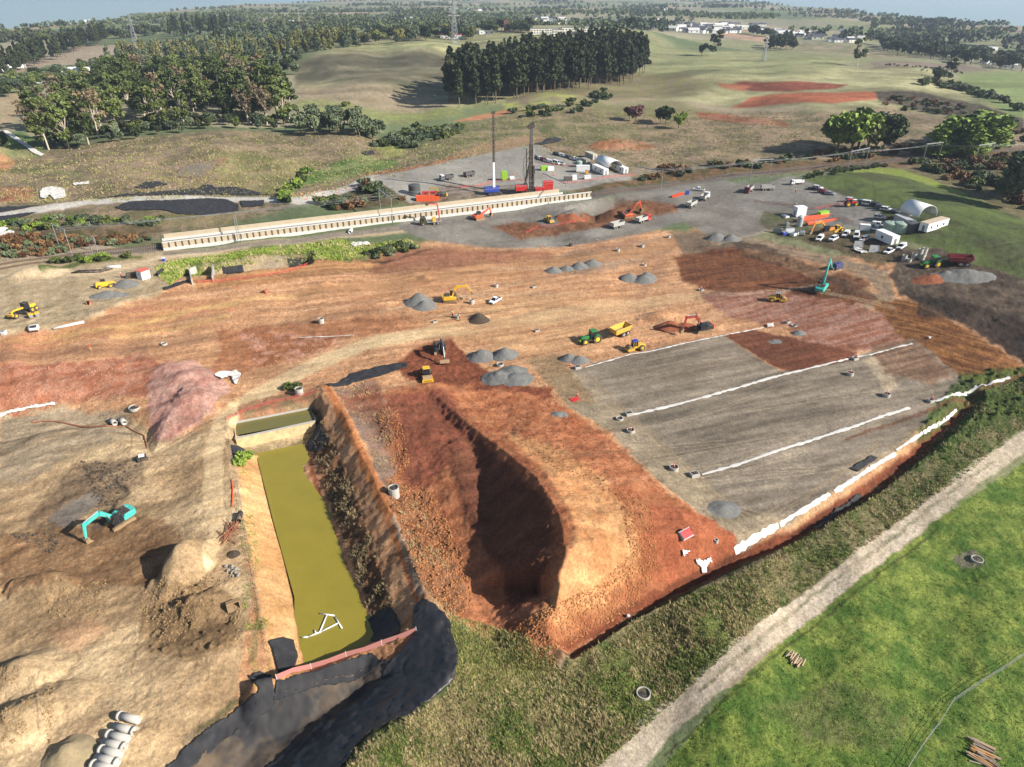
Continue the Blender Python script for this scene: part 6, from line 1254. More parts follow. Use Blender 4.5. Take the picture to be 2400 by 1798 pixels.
# ------------------------------------------------------------ excavators and rollers
EG = 'hydraulic excavators'
def place_ex(t, px, py, track, boom=None): put(t, px, py, track); return t
ty = yaw_px((255,1226),(303,1196)); by_ = yaw_px((292,1222),(226,1262))
place_ex(excavator('teal excavator with muddy tracks reaching into the wet hollow at left', TEAL, by_-ty, [(.3,1.7),(2.7,4.8),(5.6,4.2),(6.2,1.5),(5.6,.2)], TEAL, TEAL, 'dig', EG), 284, 1226, ty)
ty = yaw_px((1040,704),(1075,706)); place_ex(excavator('yellow excavator lifting a pipe beside the big gravel heap', YEL, .25, [(.3,1.7),(1.6,4.9),(4.6,5.2),(6.4,3.0),(6.2,2.2)], YEL, YEL, 'dig', EG), 1058, 707, ty)
ty = yaw_px((1030,815),(1034,838)); place_ex(excavator('black excavator with ochre tracks and a wide bucket beside the rolled pad', paint('black_paint',(46,50,58),.35,.1,.1), .1, [(.3,1.7),(2.4,4.9),(5.0,4.6),(7.0,1.6),(7.0,1.0)], paint('black_paint',(46,50,58)), DARK, 'wide', EG), 1030, 826, ty)
ty = yaw_px((1668,775),(1625,780)); place_ex(excavator('red and black excavator beside the dark red heap', paint('dark_red_paint',(150,46,40),.4,0,.15), .1, [(.3,1.7),(2.9,5.0),(5.6,4.8),(6.4,1.6),(6.9,.5)], paint('black_paint',(46,50,58)), ORG, 'dig', EG), 1648, 777, ty)
ty = yaw_px((1905,684),(1946,678)); place_ex(excavator('teal excavator with its boom raised on the dark eastern pad', TEAL, 1.0, [(.3,1.7),(2.6,6.4),(4.4,8.0),(7.0,4.0),(7.0,3.2)], TEAL, TEAL, 'dig', EG), 1926, 680, ty)
ty = yaw_px((1108,512),(1140,508)); place_ex(excavator('small orange excavator working tight against the wall', ORG, .1, [(.3,1.5),(2.6,2.6),(5.4,4.0),(6.4,1.6),(6.0,.3)], ORG, ORG, 'dig', EG, .8), 1122, 514, ty)
ty = yaw_px((1455,508),(1490,502)); place_ex(excavator('orange excavator digging in the pit above the red cab truck', ORG, .1, [(.3,1.7),(2.6,5.8),(4.2,6.4),(6.4,2.6),(6.2,.8)], ORG, DARK, 'dig', EG), 1470, 508, ty)
ty = yaw_px((1945,545),(1905,548)); place_ex(excavator('amber excavator parked among the pickups', paint('amber2',(230,150,50),.4,0,.15), .3, [(.3,1.7),(2.3,4.6),(5.0,4.2),(6.0,1.6),(6.6,.4)], paint('amber2',(230,150,50)), DARK, 'dig', EG), 1936, 546, ty)
ty = yaw_px((1040,462),(1020,462)); place_ex(excavator('small tan excavator beside the red skips', paint('tan_paint',(190,160,80),.5,0,.2), .1, [(.3,1.5),(2.0,4.4),(4.6,4.6),(5.2,1.6),(5.0,.6)], DARK, YEL, 'dig', EG, .85), 1034, 464, ty)
put(roller('yellow smooth-drum roller with a blue roof beside the platform', BLUE), 1489, 820, yaw_px((1508,813),(1471,820)), 1.0)
put(roller('bright yellow roller facing the stockpile with lettering on its front', YEL, 'PORTER', True), 1000, 884, yaw_px((996,866),(1005,900)), 1.05)
put(roller('yellow roller with a grey roof on the pale pink pad', STEEL), 1820, 706, yaw_px((1808,705),(1840,706)), 1)
put(roller('small yellow and black roller on the grey floor under the wall', YEL), 1286, 520, yaw_px((1276,514),(1297,524)), .9)
put(roller('yellow roller parked behind the front row of pickups', YEL), 1962, 543, yaw_px((1975,538),(1950,545)), .9)
put(tractor('green tractor with yellow rims pulling a yellow dump trailer'), 1386, 801, yaw_px((1405,797),(1370,803)), 1.15)
put(dump_trailer('open yellow dump trailer behind the green tractor', paint('ochre_tub',(222,178,70),.5,0,.25)), 1452, 786, yaw_px((1470,779),(1425,795)) + PI*0, 1.12)
put(tractor('green tractor with yellow rims beside the ring stacks'), 2184, 624, yaw_px((2205,620),(2165,626)), 1.15)
put(dump_trailer('dark red dump trailer behind the eastern green tractor', paint('dark_red_tub',(140,40,50),.5,0,.2)), 2246, 621, yaw_px((2270,620),(2220,621)), 1.2)
rt = tractor('red tractor parked by the red mesh fence in the eastern yard'); put(rt, 1992, 483, yaw_px((1980,484),(2006,481)), 1.0)
for ch in rt.children:
    if ch.name.startswith(('bonnet','mudguard','roof')): ch.data = ch.data.copy(); ch.data.materials[0] = RED
# grader
def grader(px, py, yaw):
    t = thing('grader', 'yellow road grader parked in the tan yard at left', 'grader'); put(t, px, py, yaw, 1)
    MB().prism([(-3.4,.9),(-3.3,2.0),(-1.4,2.15),(-1.3,.9)],-.75,.75).build('engine_body', YEL, t, bevel=.06); MB().beam((-1.3,0,1.7),(3.6,0,2.0),.4,.45).beam((3.6,0,2.0),(4.2,0,1.1),.4,.4).box(4.1,4.7,-1.0,1.0,.7,1.3).build('frame', YEL, t)
    c = MB().taper((-1.3,.3,-.8,.8,1.2),(-1.2,.15,-.75,.75,3.0)).build('cab', GLASS, t); MB().box(-1.35,.3,-.85,.85,3.0,3.12).build('cab_roof', DARK, c)
    MB().prism([(.9,.1),(1.1,.45),(.95,.85),(1.05,.85),(1.22,.45),(1.0,.1)],-2.0,2.0).build('blade', DARK, t)
    for x in (-2.9,-1.5,3.7):
        for s in (-1,1): wheel(x, s*1.0, .68, .45, t, YEL, 16)
grader(60, 734, yaw_px((90,722),(30,746)))
tr = thing('mini_roller', 'small twin-drum yellow roller beside the grader', 'roller'); put(tr, 82, 742, yaw_px((72,744),(94,739)), 1)
for x in (-.8,.8): MB().cyl((x,-.7,.5),(x,.7,.5),.5,.5,16).build('drum', STEEL, tr)
MB().box(-1.3,-.1,-.65,.65,.75,1.3).box(.1,1.3,-.65,.65,.75,1.3).build('body', YEL, tr, bevel=.06); MB().box(-.3,.3,-.3,.3,1.0,1.5).build('seat', DARK, tr); MB().tube([(-.5,-.6,1.2),(-.5,-.6,2.4),(-.5,.6,2.4),(-.5,.6,1.2)],.04).build('roll_bar', DARK, tr)
th_ = thing('telehandler', 'yellow telehandler pushing into a pale gravel heap', 'telehandler'); put(th_, 246, 674, yaw_px((232,676),(262,671)), 1.05)
MB().prism([(-2.4,.6),(-2.4,1.7),(-.5,1.8),(1.8,1.2),(2.0,.6)],-.7,.7).build('body', YEL, th_, bevel=.06); cb = MB().taper((-.9,.6,.1,1.0,1.2),(-.7,.4,.15,.95,2.4)).build('cab', GLASS, th_); MB().box(-.8,.5,.1,1.0,2.4,2.5).build('cab_roof', DARK, cb)
MB().beam((-2.2,-.45,2.0),(2.6,-.45,1.5),.35,.4).beam((2.6,-.45,1.5),(3.2,-.45,.7),.3,.3).build('boom', YEL, th_); MB().prism([(3.2,.1),(3.1,.9),(3.3,1.0),(3.9,.2),(3.9,.1)],-1.1,1.1).build('bucket', CLAYEY, th_)
for x in (-1.5,1.4):
    for s in (-1,1): wheel(x, s*.95, .62, .42, th_, YEL, 16)
# ------------------------------------------------------------ crane and piling rig
cr = thing('mobile_crane', 'blue crawler crane with a tall white and black telescopic boom', 'crane'); put(cr, 1158, 455, .2, 1, False)
for s in (-1,1): MB().prism([(-2.8,.1),(-3,.6),(-2.8,1.0),(2.8,1.0),(3,.6),(2.8,.1)],s*2.0-.4,s*2.0+.4).build('track', DARK, cr)
MB().box(-1.5,1.5,-1.6,1.6,.5,1.1).build('undercarriage', DARK, cr); MB().box(-3.2,2.2,-1.5,1.5,1.2,3.2).build('house', BLUE, cr, bevel=.08); MB().box(.6,2.6,1.5,2.4,1.2,3.2).build('cab', GLASS, cr); MB().box(-4.2,-3.2,-1.6,1.6,1.2,3.2).build('counterweight', BLUE, cr)
MB().taper((-.55,.55,-.55,.55,1.6),(-.45,.45,-.45,.45,14)).build('boom_base', WHITE, cr); MB().taper((-.4,.4,-.4,.4,14),(-.28,.28,-.28,.28,34)).build('boom_extension', DARK, cr); MB().box(-.6,.9,-.4,.4,34,35).build('boom_head', DARK, cr)
MB().cyl((.8,0,2),(.8,0,34.4),.03,.03,5).cyl((.65,.2,2),(.65,.2,34.4),.03,.03,5).build('hoist_ropes', DARK, cr)
pr = thing('piling_rig', 'tall black and grey piling rig on red tracks beside the wall', 'piling rig'); put(pr, 1236, 452, .15, 1, False)
for s in (-1,1): MB().prism([(-3,.1),(-3.2,.6),(-3,1.1),(3,1.1),(3.2,.6),(3,.1)],s*2.1-.4,s*2.1+.4).build('track', DARK, pr)
MB().box(-1.8,1.8,-1.8,1.8,.6,1.2).build('undercarriage', DARK, pr); MB().box(-5.5,-.4,-1.6,1.6,1.3,3.6).build('house', RED, pr, bevel=.08); MB().box(-1.6,.4,1.6,2.6,1.3,3.6).build('cab', GLASS, pr); MB().box(3.4,8.2,-1.5,1.5,.3,2.2).build('red_tray', RED, pr)
lead = MB().box(.7,2.2,-.75,.75,.6,21).box(2.2,2.9,-1.0,1.0,.6,12).build('lower_leader', DARK, pr); MB().box(.85,2.05,-.6,.6,21,27.5).build('upper_leader', paint('leader_grey',(96,96,98),.5,.2,.1), pr)
MB().add([(.2,-.8,27.2),(2.8,-.8,27.8),(2.8,.8,27.8),(.2,.8,27.2),(-.8,-.7,28.2),(2.6,-.7,30.2),(2.6,.7,30.2),(-.8,.7,28.2)],[(3,2,1,0),(4,5,6,7),(0,1,5,4),(1,2,6,5),(2,3,7,6),(3,0,4,7)]).build('head', DARK, pr)
MB().cyl((2.5,0,1),(2.5,0,19),.35,.35,10).build('drill_string', STEEL, pr); MB().box(2.0,3.2,-.7,.7,8.5,10.2).build('rotary_drive', DARK, pr)
sm = MB()
for s in (-1,1): sm.beam((-1.2,s*.9,3.4),(1.2,s*.5,14),.6,.6).beam((-.4,s*.6,3.4),(-.6,s*.5,19),.14,.14)
sm.build('backstays', DARK, pr); MB().tube([(-.8,.2,4),(-2.0,.2,9),(-1.6,.2,15),(.6,.2,18)],.09).tube([(-.8,-.3,4),(-1.4,-.3,11),(.7,-.3,16)],.08).build('hydraulic_hoses', RUBBER, pr)
# ------------------------------------------------------------ people
for x, y, yy, st, lb in [(1864,453,0,.3,'person in orange walking alone across the eastern gravel yard'),(1865,487,1,.15,'person in orange standing at the red mesh fence'),(2022,571,2,.1,'person in orange bending at the open white car'),(1061,744,.5,.1,'person in orange working at the ring below the yellow excavator'),(1078,752,3.6,.1,'second person in orange beside the ring, on its right'),(285,651,0,.2,'person in orange beside the white shed')]:
    put(person(lb, st, .2), x, y, yy, 1.05, False)


# ------------------------------------------------------------ vegetation
def leafmat(name, c1, c2, k=.62, tr=.25):
    m, nt, b = newmat(name); n = noise_node(nt, .35, 4, .7); oi = N(nt, 'ShaderNodeObjectInfo'); ad = N(nt, 'ShaderNodeMath', operation='ADD'); sb = N(nt, 'ShaderNodeMath', operation='MULTIPLY_ADD')
    sb.inputs[1].default_value = .5; sb.inputs[2].default_value = -.25; nt.links.new(oi.outputs['Random'], sb.inputs[0]); nt.links.new(n.outputs['Fac'], ad.inputs[0]); nt.links.new(sb.outputs[0], ad.inputs[1])
    cr = N(nt, 'ShaderNodeValToRGB'); e = cr.color_ramp.elements; e[0].position = .3; e[1].position = .72; e[0].color = (*(srgb(c1)*k), 1); e[1].color = (*(srgb(c2)*k), 1)
    nt.links.new(ad.outputs[0], cr.inputs[0]); nt.links.new(cr.outputs[0], b.inputs['Base Color']); b.inputs['Roughness'].default_value = .7; b.inputs['Specular IOR Level'].default_value = .25; return m
L_PINE = leafmat('pine_needles', (48,56,34), (84,92,56)); L_GUM = leafmat('gum_leaves', (64,78,40), (124,136,72)); L_DRY = leafmat('dry_gum_leaves', (112,98,76), (150,132,100)); L_BROAD = leafmat('dark_leaves', (62,76,38), (112,122,62))
L_POP = leafmat('poplar_leaves', (104,108,58), (156,152,88)); L_OLIVE = leafmat('grey_green_leaves', (84,98,72), (132,142,104)); L_LIME = leafmat('light_leaves', (92,118,46), (150,172,70)); L_PURP = leafmat('plum_leaves', (92,56,62), (136,92,92)); L_RUST = leafmat('rusty_scrub_leaves', (110,78,50), (160,124,84))
BARK = paint('bark',(104,90,74),.95,0,.3,1); PALEB = paint('pale_bark',(196,184,164),.9,0,.2,1)
def cards(cent, size, rng, up=.35, asp=1.0):
    """leaf clumps: one bent quad per centre, randomly turned"""
    n = len(cent); a = rng.normal(size=(n,3)); a[:,2] *= .8; a /= np.linalg.norm(a,axis=1)[:,None]; b = rng.normal(size=(n,3)); b -= a*(a*b).sum(1)[:,None]; b /= np.linalg.norm(b,axis=1)[:,None]
    s = size*rng.uniform(.55,1.25,n)[:,None]; A, B = a*s, b*s*asp; c = np.cross(a,b)*s*.25
    return np.stack([cent-A-B+c, cent+A-B-c, cent+A+B+c, cent-A+B-c],1).reshape(-1,3), np.arange(n*4).reshape(n,4)
def crown_pts(lobes, n, rng, shell=.55):
    w_ = np.array([l[3]*l[4]*l[5] for l in lobes])**.66; k = rng.choice(len(lobes), n, p=w_/w_.sum()); L = np.array(lobes)[k]
    d = rng.normal(size=(n,3)); d /= np.linalg.norm(d,axis=1)[:,None]; r = shell+(1-shell)*rng.random(n)**.6; return L[:,:3]+d*L[:,3:6]*r[:,None]
def tree_mesh(kind, seed):
    rng = np.random.default_rng(seed); rr = random.Random(seed); br = MB()
    if kind == 'pine':
        H = 34; lob = [(rng.normal(0,1.0),rng.normal(0,1.0),H*(.32+.66*i/11),3.9*(1-(i/11)**1.6*.7)*rng.uniform(.7,1.2),3.9*(1-(i/11)**1.6*.7)*rng.uniform(.7,1.2),1.9) for i in range(12)]; n, s, mt = 900, .85, L_PINE
        br.cyl((0,0,-1),(0,0,H*.93),.42,.1,7)
        for i in range(9): a = rr.random()*6.3; z = H*(.25+.06*i); br.cyl((0,0,z),(math.cos(a)*3,math.sin(a)*3,z+1.2),.1,.04,4)
    elif kind in ('gum','drygum'):
        H = 26; lob = []; base = [(rr.uniform(-5,5),rr.uniform(-5,5),H*rr.uniform(.22 if kind=='gum' else .4,.95)) for _ in range(15)]
        for b_ in base: q = rr.uniform(1.7,3.2); lob.append((*b_,q,q,q*.62))
        n, s, mt = (1150,.62,L_GUM) if kind == 'gum' else (420,.6,L_DRY); br.cyl((0,0,-1),(.4,0,H*.4),.5,.34,8)
        for b_ in base: br.cyl((.4,0,H*rr.uniform(.22,.4)),(b_[0]*.55,b_[1]*.55,b_[2]*.78),.24,.12,5).cyl((b_[0]*.55,b_[1]*.55,b_[2]*.78),b_,.12,.04,4)
    elif kind == 'broad':
        H = 13; lob = [(rr.uniform(-3,3),rr.uniform(-3,3),rr.uniform(4.5,10.5),*[rr.uniform(2.0,3.2)]*2,rr.uniform(1.5,2.4)) for _ in range(11)]; n, s, mt = 950,.6,L_BROAD
        br.cyl((0,0,-.6),(0,0,5),.42,.26,8)
        for l in lob[:7]: br.cyl((0,0,3),(l[0],l[1],l[2]),.18,.06,5)
    elif kind == 'poplar':
        H = 15; lob = [(rng.normal(0,.9),rng.normal(0,.9),2.5+i*1.4,2.6-.14*i,2.6-.14*i,1.5) for i in range(9)]; n, s, mt = 560,.6,L_POP; br.cyl((0,0,-.6),(0,0,14),.25,.08,6)
    elif kind == 'shrub':
        lob = [(rr.uniform(-1.3,1.3),rr.uniform(-1.3,1.3),rr.uniform(.5,1.7),*[rr.uniform(.7,1.2)]*2,rr.uniform(.5,.9)) for _ in range(7)]; n, s, mt = 380,.3,L_OLIVE; br.cyl((0,0,-.3),(0,0,1.4),.12,.05,6)
    V, Fq = cards(crown_pts(lob, n, rng), s, rng); return V, Fq, br, mt
PROTO = {}
def tree_proto(kind, seed):
    k = (kind, seed)
    if k not in PROTO:
        V, Fq, br, mt = tree_mesh(kind, seed); me = bpy.data.meshes.new('crown'); me.from_pydata(V.tolist(), [], Fq.tolist()); me.materials.append(mt)
        mb = bpy.data.meshes.new('trunk'); mb.from_pydata(br.v, [], br.f); mb.materials.append(PALEB if 'gum' in kind else BARK); PROTO[k] = (me, mb)
    return PROTO[k]
NM = {'pine':('pine_tree','pine tree'),'gum':('gum_tree','gum tree'),'drygum':('gum_tree','gum tree'),'broad':('broadleaf_tree','tree'),'poplar':('poplar_tree','poplar'),'shrub':('shrub','shrub')}
LEAFV = {}
def plant(kind, x, y, s, label, group, mat=None, parts=True, seed=None, rng=random, sx=1):
    seed = seed if seed is not None else rng.randrange(5); me, mb = tree_proto(kind, seed)
    if mat is not None:
        k = (kind, seed, mat.name)
        if k not in LEAFV: LEAFV[k] = me.copy(); LEAFV[k].materials[0] = mat
        me = LEAFV[k]
    z = float(zs(x, y)); nm, cat = NM[kind]
    mn = mat.name if mat else ''
    if kind == 'shrub': nm = {'grey_green_leaves':'grey_green_bush','rusty_scrub_leaves':'rusty_bush'}.get(mn, nm)  # one shrub model, named by leaf colour alone
    if kind == 'broad': nm = {'grey_green_leaves':'grey_green_tree','pine_needles':'dark_green_tree'}.get(mn, nm)  # one broadleaf model, named by leaf colour alone
    if parts:
        t = bpy.data.objects.new(nm, None); COL.objects.link(t); c = bpy.data.objects.new('crown', me); COL.objects.link(c); c.parent = t; b_ = bpy.data.objects.new('trunk', mb); COL.objects.link(b_); b_.parent = t
    else: t = bpy.data.objects.new(nm, me); COL.objects.link(t)
    t.location = (x, y, z-.1); t.rotation_euler = (0,0,rng.random()*6.28); t.scale = (s*sx*rng.uniform(.9,1.1),s*sx*rng.uniform(.9,1.1),s); tag(t, label, cat, group); return t
def inpoly(px, py, pts): return poly_sd(np.array(px,float), np.array(py,float), pts) < 0
def fill(pts, n, mind, rng, space='world'):
    """points spread through a polygon given in photograph points; returns ground XY"""
    W = [G(*p)[:2] for p in pts]; A = np.array(W); out = []; tries = 0
    while len(out) < n and tries < n*60:
        tries += 1; x = rng.uniform(A[:,0].min(),A[:,0].max()); y = rng.uniform(A[:,1].min(),A[:,1].max())
        if inpoly([x],[y],W)[0] and all((x-a)**2+(y-b)**2 > mind*mind for a,b in out): out.append((x,y))
    return out
rt_ = random.Random(21)
def side(x, y, pts): return ''
# pine block
pb = fill([(1048,254),(1230,230),(1340,216),(1460,200),(1515,182),(1500,150),(1400,138),(1280,160),(1120,195),(1045,222)], 285, 5.0, rt_)
for x, y in pb: plant('pine', x, y, rt_.uniform(.86,1.04), 'tall dark pine within the dense pine block on the middle hill', 'pines of the hill block', rng=rt_)
# gum grove
def kindlab(k): return {'gum':'green gum tree in the grove at left','drygum':'thin pale-limbed gum tree with sparse dry leaves in the grove at left'}[k]
for x, y in fill([(105,352),(330,325),(470,302),(640,302),(690,285),(690,240),(600,205),(400,200),(300,205),(120,262),(60,300)], 120, 7.5, rt_):
    k = 'drygum' if rt_.random() < .28 else 'gum'; plant(k, x, y, rt_.uniform(.8,1.15), kindlab(k), 'gum trees of the left grove', None if rt_.random() < .6 else (L_BROAD if k == 'gum' else None), rng=rt_)
for px, py, s in [(600,285,1.25),(650,275,1.3),(665,290,1.1)]: x,y,_ = G(px,py); plant('gum', x, y, s, 'large rounded gum crown at the right end of the grove', 'gum trees of the left grove', L_GUM, rng=rt_)
for x, y in fill([(105,356),(330,330),(470,305),(640,306),(690,290),(640,280),(330,300),(120,325)], 60, 4, rt_): plant('broad', x, y, rt_.uniform(.4,.7), 'low dark understorey tree along the foot of the gum grove', 'understorey of the gum grove', rt_.choice([L_BROAD,L_OLIVE,L_PINE]), rng=rt_)
# grey-green willows behind the meadow
for x, y in fill([(690,318),(880,335),(900,315),(800,285),(700,290)], 22, 6, rt_): plant('broad', x, y, rt_.uniform(.7,1.0), 'grey-green rounded tree beside the gum grove', 'grey-green trees beside the grove', L_OLIVE, rng=rt_)
def singles(lst):
    for px, py, k, s, m, lb in lst: x, y, _ = G(px, py); plant(k, x, y, s, lb, None, m, rng=rt_)
singles([(1097,142,'broad',1.5,L_BROAD,'round dark tree standing alone left of the pine block'),(1241,128,'gum',.8,L_OLIVE,'bare-stemmed round tree above the pine block, left one'),(1280,124,'gum',.75,L_BROAD,'dark tree above the pine block, beside the bare-stemmed one'),
 (1398,190,'gum',1.2,L_OLIVE,'pale yellow-green gum growing in front of the dark pines'),(1672,132,'gum',1.1,L_PINE,'big dark dome-shaped tree on the far eastern pasture'),(1645,130,'broad',1.2,L_BROAD,'smaller dark tree left of the dome-shaped one'),
 (2008,156,'gum',1.1,L_BROAD,'single tree with a visible trunk on the eastern ridge'),(2198,196,'broad',1.2,L_OLIVE,'left tree of the pair on the far right ridge'),(2222,192,'gum',.8,L_PINE,'right darker tree of the pair on the far right ridge'),
 (1490,284,'broad',.85,L_PURP,'plum-coloured tree in the heath right of the pines'),(1475,280,'broad',.7,L_RUST,'brownish bare bush beside the plum tree'),(1560,292,'broad',.95,L_BROAD,'dark green tree right of the plum tree'),(1590,300,'broad',.85,L_LIME,'green tree at the end of the group by the plum tree'),(1548,286,'broad',.9,L_OLIVE,'grey-green tree between the plum and dark tree'),
 (1960,362,'broad',1.7,L_LIME,'left part of the broad light green trees above the railway'),(1992,366,'broad',1.9,L_LIME,'tallest of the broad light green trees above the railway'),(2030,362,'broad',1.9,L_GUM,'middle right tree of the broad light green group'),(2068,358,'broad',1.7,L_GUM,'rightmost tree of the broad light green group'),(2010,350,'broad',1.8,L_LIME,'rear tree of the broad light green group'),
 (2398,492,'broad',1.9,L_OLIVE,'large olive tree at the right edge below the railway'),(2360,470,'broad',1.1,L_OLIVE,'smaller olive bush left of the large one at the right edge'),(2420,470,'broad',1.8,L_BROAD,'dark tree cut by the right edge'),
 (810,250,'shrub',1.6,L_BROAD,'single dark bush in the pale hollow field'),(10,345,'broad',.7,L_BROAD,'dark bush at the left edge beside the green bank'),(572,1090,'shrub',1.15,L_LIME,'round bright green bush at the top of the pond bank')])
for x, y in fill([(2180,352),(2200,335),(2290,325),(2340,350),(2280,368),(2200,372)], 16, 6, rt_): plant('poplar', x, y, rt_.uniform(.9,1.2), 'bushy bright green conifer in the row above the right railway bank', 'green conifers above the right railway bank', L_LIME, rng=rt_, sx=2.2)
# belts of shrubs
def belt(pts, n, smin, smax, mats, label, group, mind=1.5, kind='shrub', parts=True):
    for x, y in fill(pts, n, mind, rt_): plant(kind, x, y, rt_.uniform(smin,smax), label, group, rt_.choice(mats), rng=rt_, parts=parts)
belt([(870,340),(960,305),(1090,300),(1060,320),(960,350),(900,360)], 60, .9, 2.0, [L_OLIVE,L_BROAD], 'grey-green scrub bush along the stream hollow', 'scrub bushes of the stream hollow', 2.2)
belt([(1180,265),(1300,250),(1400,215),(1440,215),(1430,235),(1350,272),(1200,280)], 34, .8, 1.8, [L_OLIVE,L_BROAD], 'dark scrub bush in the gully below the pines', 'scrub bushes of the pine gully', 2.2)
belt([(1480,418),(1560,395),(1750,378),(2000,352),(2400,330),(2400,345),(2000,375),(1760,395),(1500,425)], 95, .7, 1.5, [L_OLIVE,L_RUST,L_RUST,L_BROAD], 'bush on the scrubby bank behind the eastern railway', 'bushes on the eastern railway bank', 2)
belt([(2130,385),(2400,372),(2400,500),(2300,455),(2200,415)], 70, .7, 1.8, [L_OLIVE,L_RUST,L_BROAD], 'bush on the rough slope beyond the green hill', 'bushes beyond the green hill', 2.5)
belt([(1890,412),(1960,398),(2080,383),(2085,390),(1960,408),(1890,420)], 40, .5,.8, [L_BROAD], 'low bush of the clipped hedge along the green hill', 'hedge bushes of the green hill', 1.4)
belt([(2060,250),(2240,270),(2400,330),(2400,300),(2250,245),(2100,225)], 60, .6,1.4, [L_OLIVE,L_RUST,L_BROAD], 'brown-green bush on the far right gully slope', 'bushes of the far right gully', 4)
belt([(2160,200),(2260,215),(2400,270),(2400,262),(2270,205),(2190,190)], 30, 1.2,2.4, [L_OLIVE,L_BROAD], 'dark bush in the line under the ridge trees', 'bushes under the ridge trees', 4)
belt([(0,525),(120,512),(380,520),(380,530),(150,530),(0,545)], 46, .6,1.2, [L_LIME,L_BROAD,L_OLIVE], 'green bush above the left railway cutting', 'green bushes above the left cutting', 1.8)
belt([(-40,610),(0,565),(160,555),(370,552),(330,570),(150,590),(0,612)], 80, .5,1.1, [L_RUST,L_RUST,L_OLIVE], 'rusty bush on the left railway cutting', 'rusty bushes on the left cutting', 1.6)
belt([(640,475),(690,440),(700,420),(720,400),(700,460),(670,480)], 14, .8,1.6, [L_BROAD,L_LIME], 'green bush at the edge of the bright hollow', 'bushes of the bright hollow', 2)
belt([(740,480),(800,460),(860,430),(910,445),(950,470),(880,490),(780,492)], 26, .7,1.5, [L_BROAD,L_OLIVE,L_RUST], 'bush on the spur between road and wall', 'bushes on the road spur', 2)
belt([(110,615),(200,606),(300,600),(300,606),(180,618)], 14, .5,.9, [L_BROAD,L_LIME], 'low green bush under the left track', 'bushes under the left track', 1.4)
belt([(840,596),(930,575),(980,575),(960,596),(880,606)], 20, .5,.9, [L_OLIVE,L_BROAD], 'reedy bush in the wet verge below the wall', 'bushes of the wet verge', 1.3)
belt([(655,915),(680,900),(700,905),(690,925)], 5, .4,.6, [L_LIME,L_BROAD], 'small green weed bush near the round tank', 'weeds near the round tank', .8)
# farther woods
belt([(0,172),(70,150),(160,120),(255,92),(262,98),(170,130),(70,165),(0,190)], 64, .65,.85, [L_PINE], 'dark pine of the far left shelter belt', 'pines of the far left shelter belt', 5, 'pine')
belt([(250,145),(330,118),(560,112),(760,92),(850,96),(840,112),(700,135),(560,152),(330,155)], 230, .9,1.25, [L_POP,L_POP,L_OLIVE], 'yellow-green poplar in the wide plantation at upper left', 'poplars of the upper left plantation', 5, 'poplar')
belt([(330,165),(560,155),(700,140),(700,175),(560,190),(400,180)], 70, .8,1.3, [L_BROAD,L_OLIVE,L_PINE], 'dark tree between the plantation and the gum grove', 'dark trees behind the gum grove', 6, 'broad')
belt([(0,200),(110,180),(250,150),(320,165),(300,190),(180,175),(60,215),(0,235)], 70, .6,1.1, [L_BROAD,L_GUM,L_OLIVE], 'tree among the farmhouses at far left', 'trees among the far left farmhouses', 6, 'broad')
belt([(800,102),(860,88),(960,86),(1060,80),(1120,84),(1110,92),(960,100),(860,108)], 80, .8,1.5, [L_BROAD,L_PINE,L_POP,L_OLIVE], 'tree in the line along the top of the shaded pasture', 'trees along the top of the shaded pasture', 6, 'broad')
belt([(385,78),(520,66),(560,72),(520,90),(400,95)], 30, .7,.9, [L_PINE], 'dark pine in the small wood behind the poplars', 'pines behind the poplars', 6, 'pine')
belt([(1120,78),(1240,66),(1250,78),(1180,86)], 24, .8,1.4, [L_BROAD,L_PINE], 'dark tree left of the white school blocks', 'trees left of the school blocks', 6, 'broad')
belt([(1400,64),(1520,56),(1560,64),(1480,72)], 22, .9,1.6, [L_BROAD,L_PINE], 'dark tree right of the white school blocks', 'trees right of the school blocks', 6, 'broad')
belt([(2060,105),(2200,118),(2400,150),(2400,170),(2260,152),(2080,128)], 90, .9,1.6, [L_PINE,L_BROAD,L_OLIVE], 'dark tree in the long belt on the right horizon side', 'trees of the right long belt', 6, 'broad')
belt([(1800,105),(1860,100),(1860,122),(1790,120)], 14, 1,1.6, [L_PINE], 'dark tree beside the earthworks on the far right', 'trees beside the far earthworks', 6, 'broad')
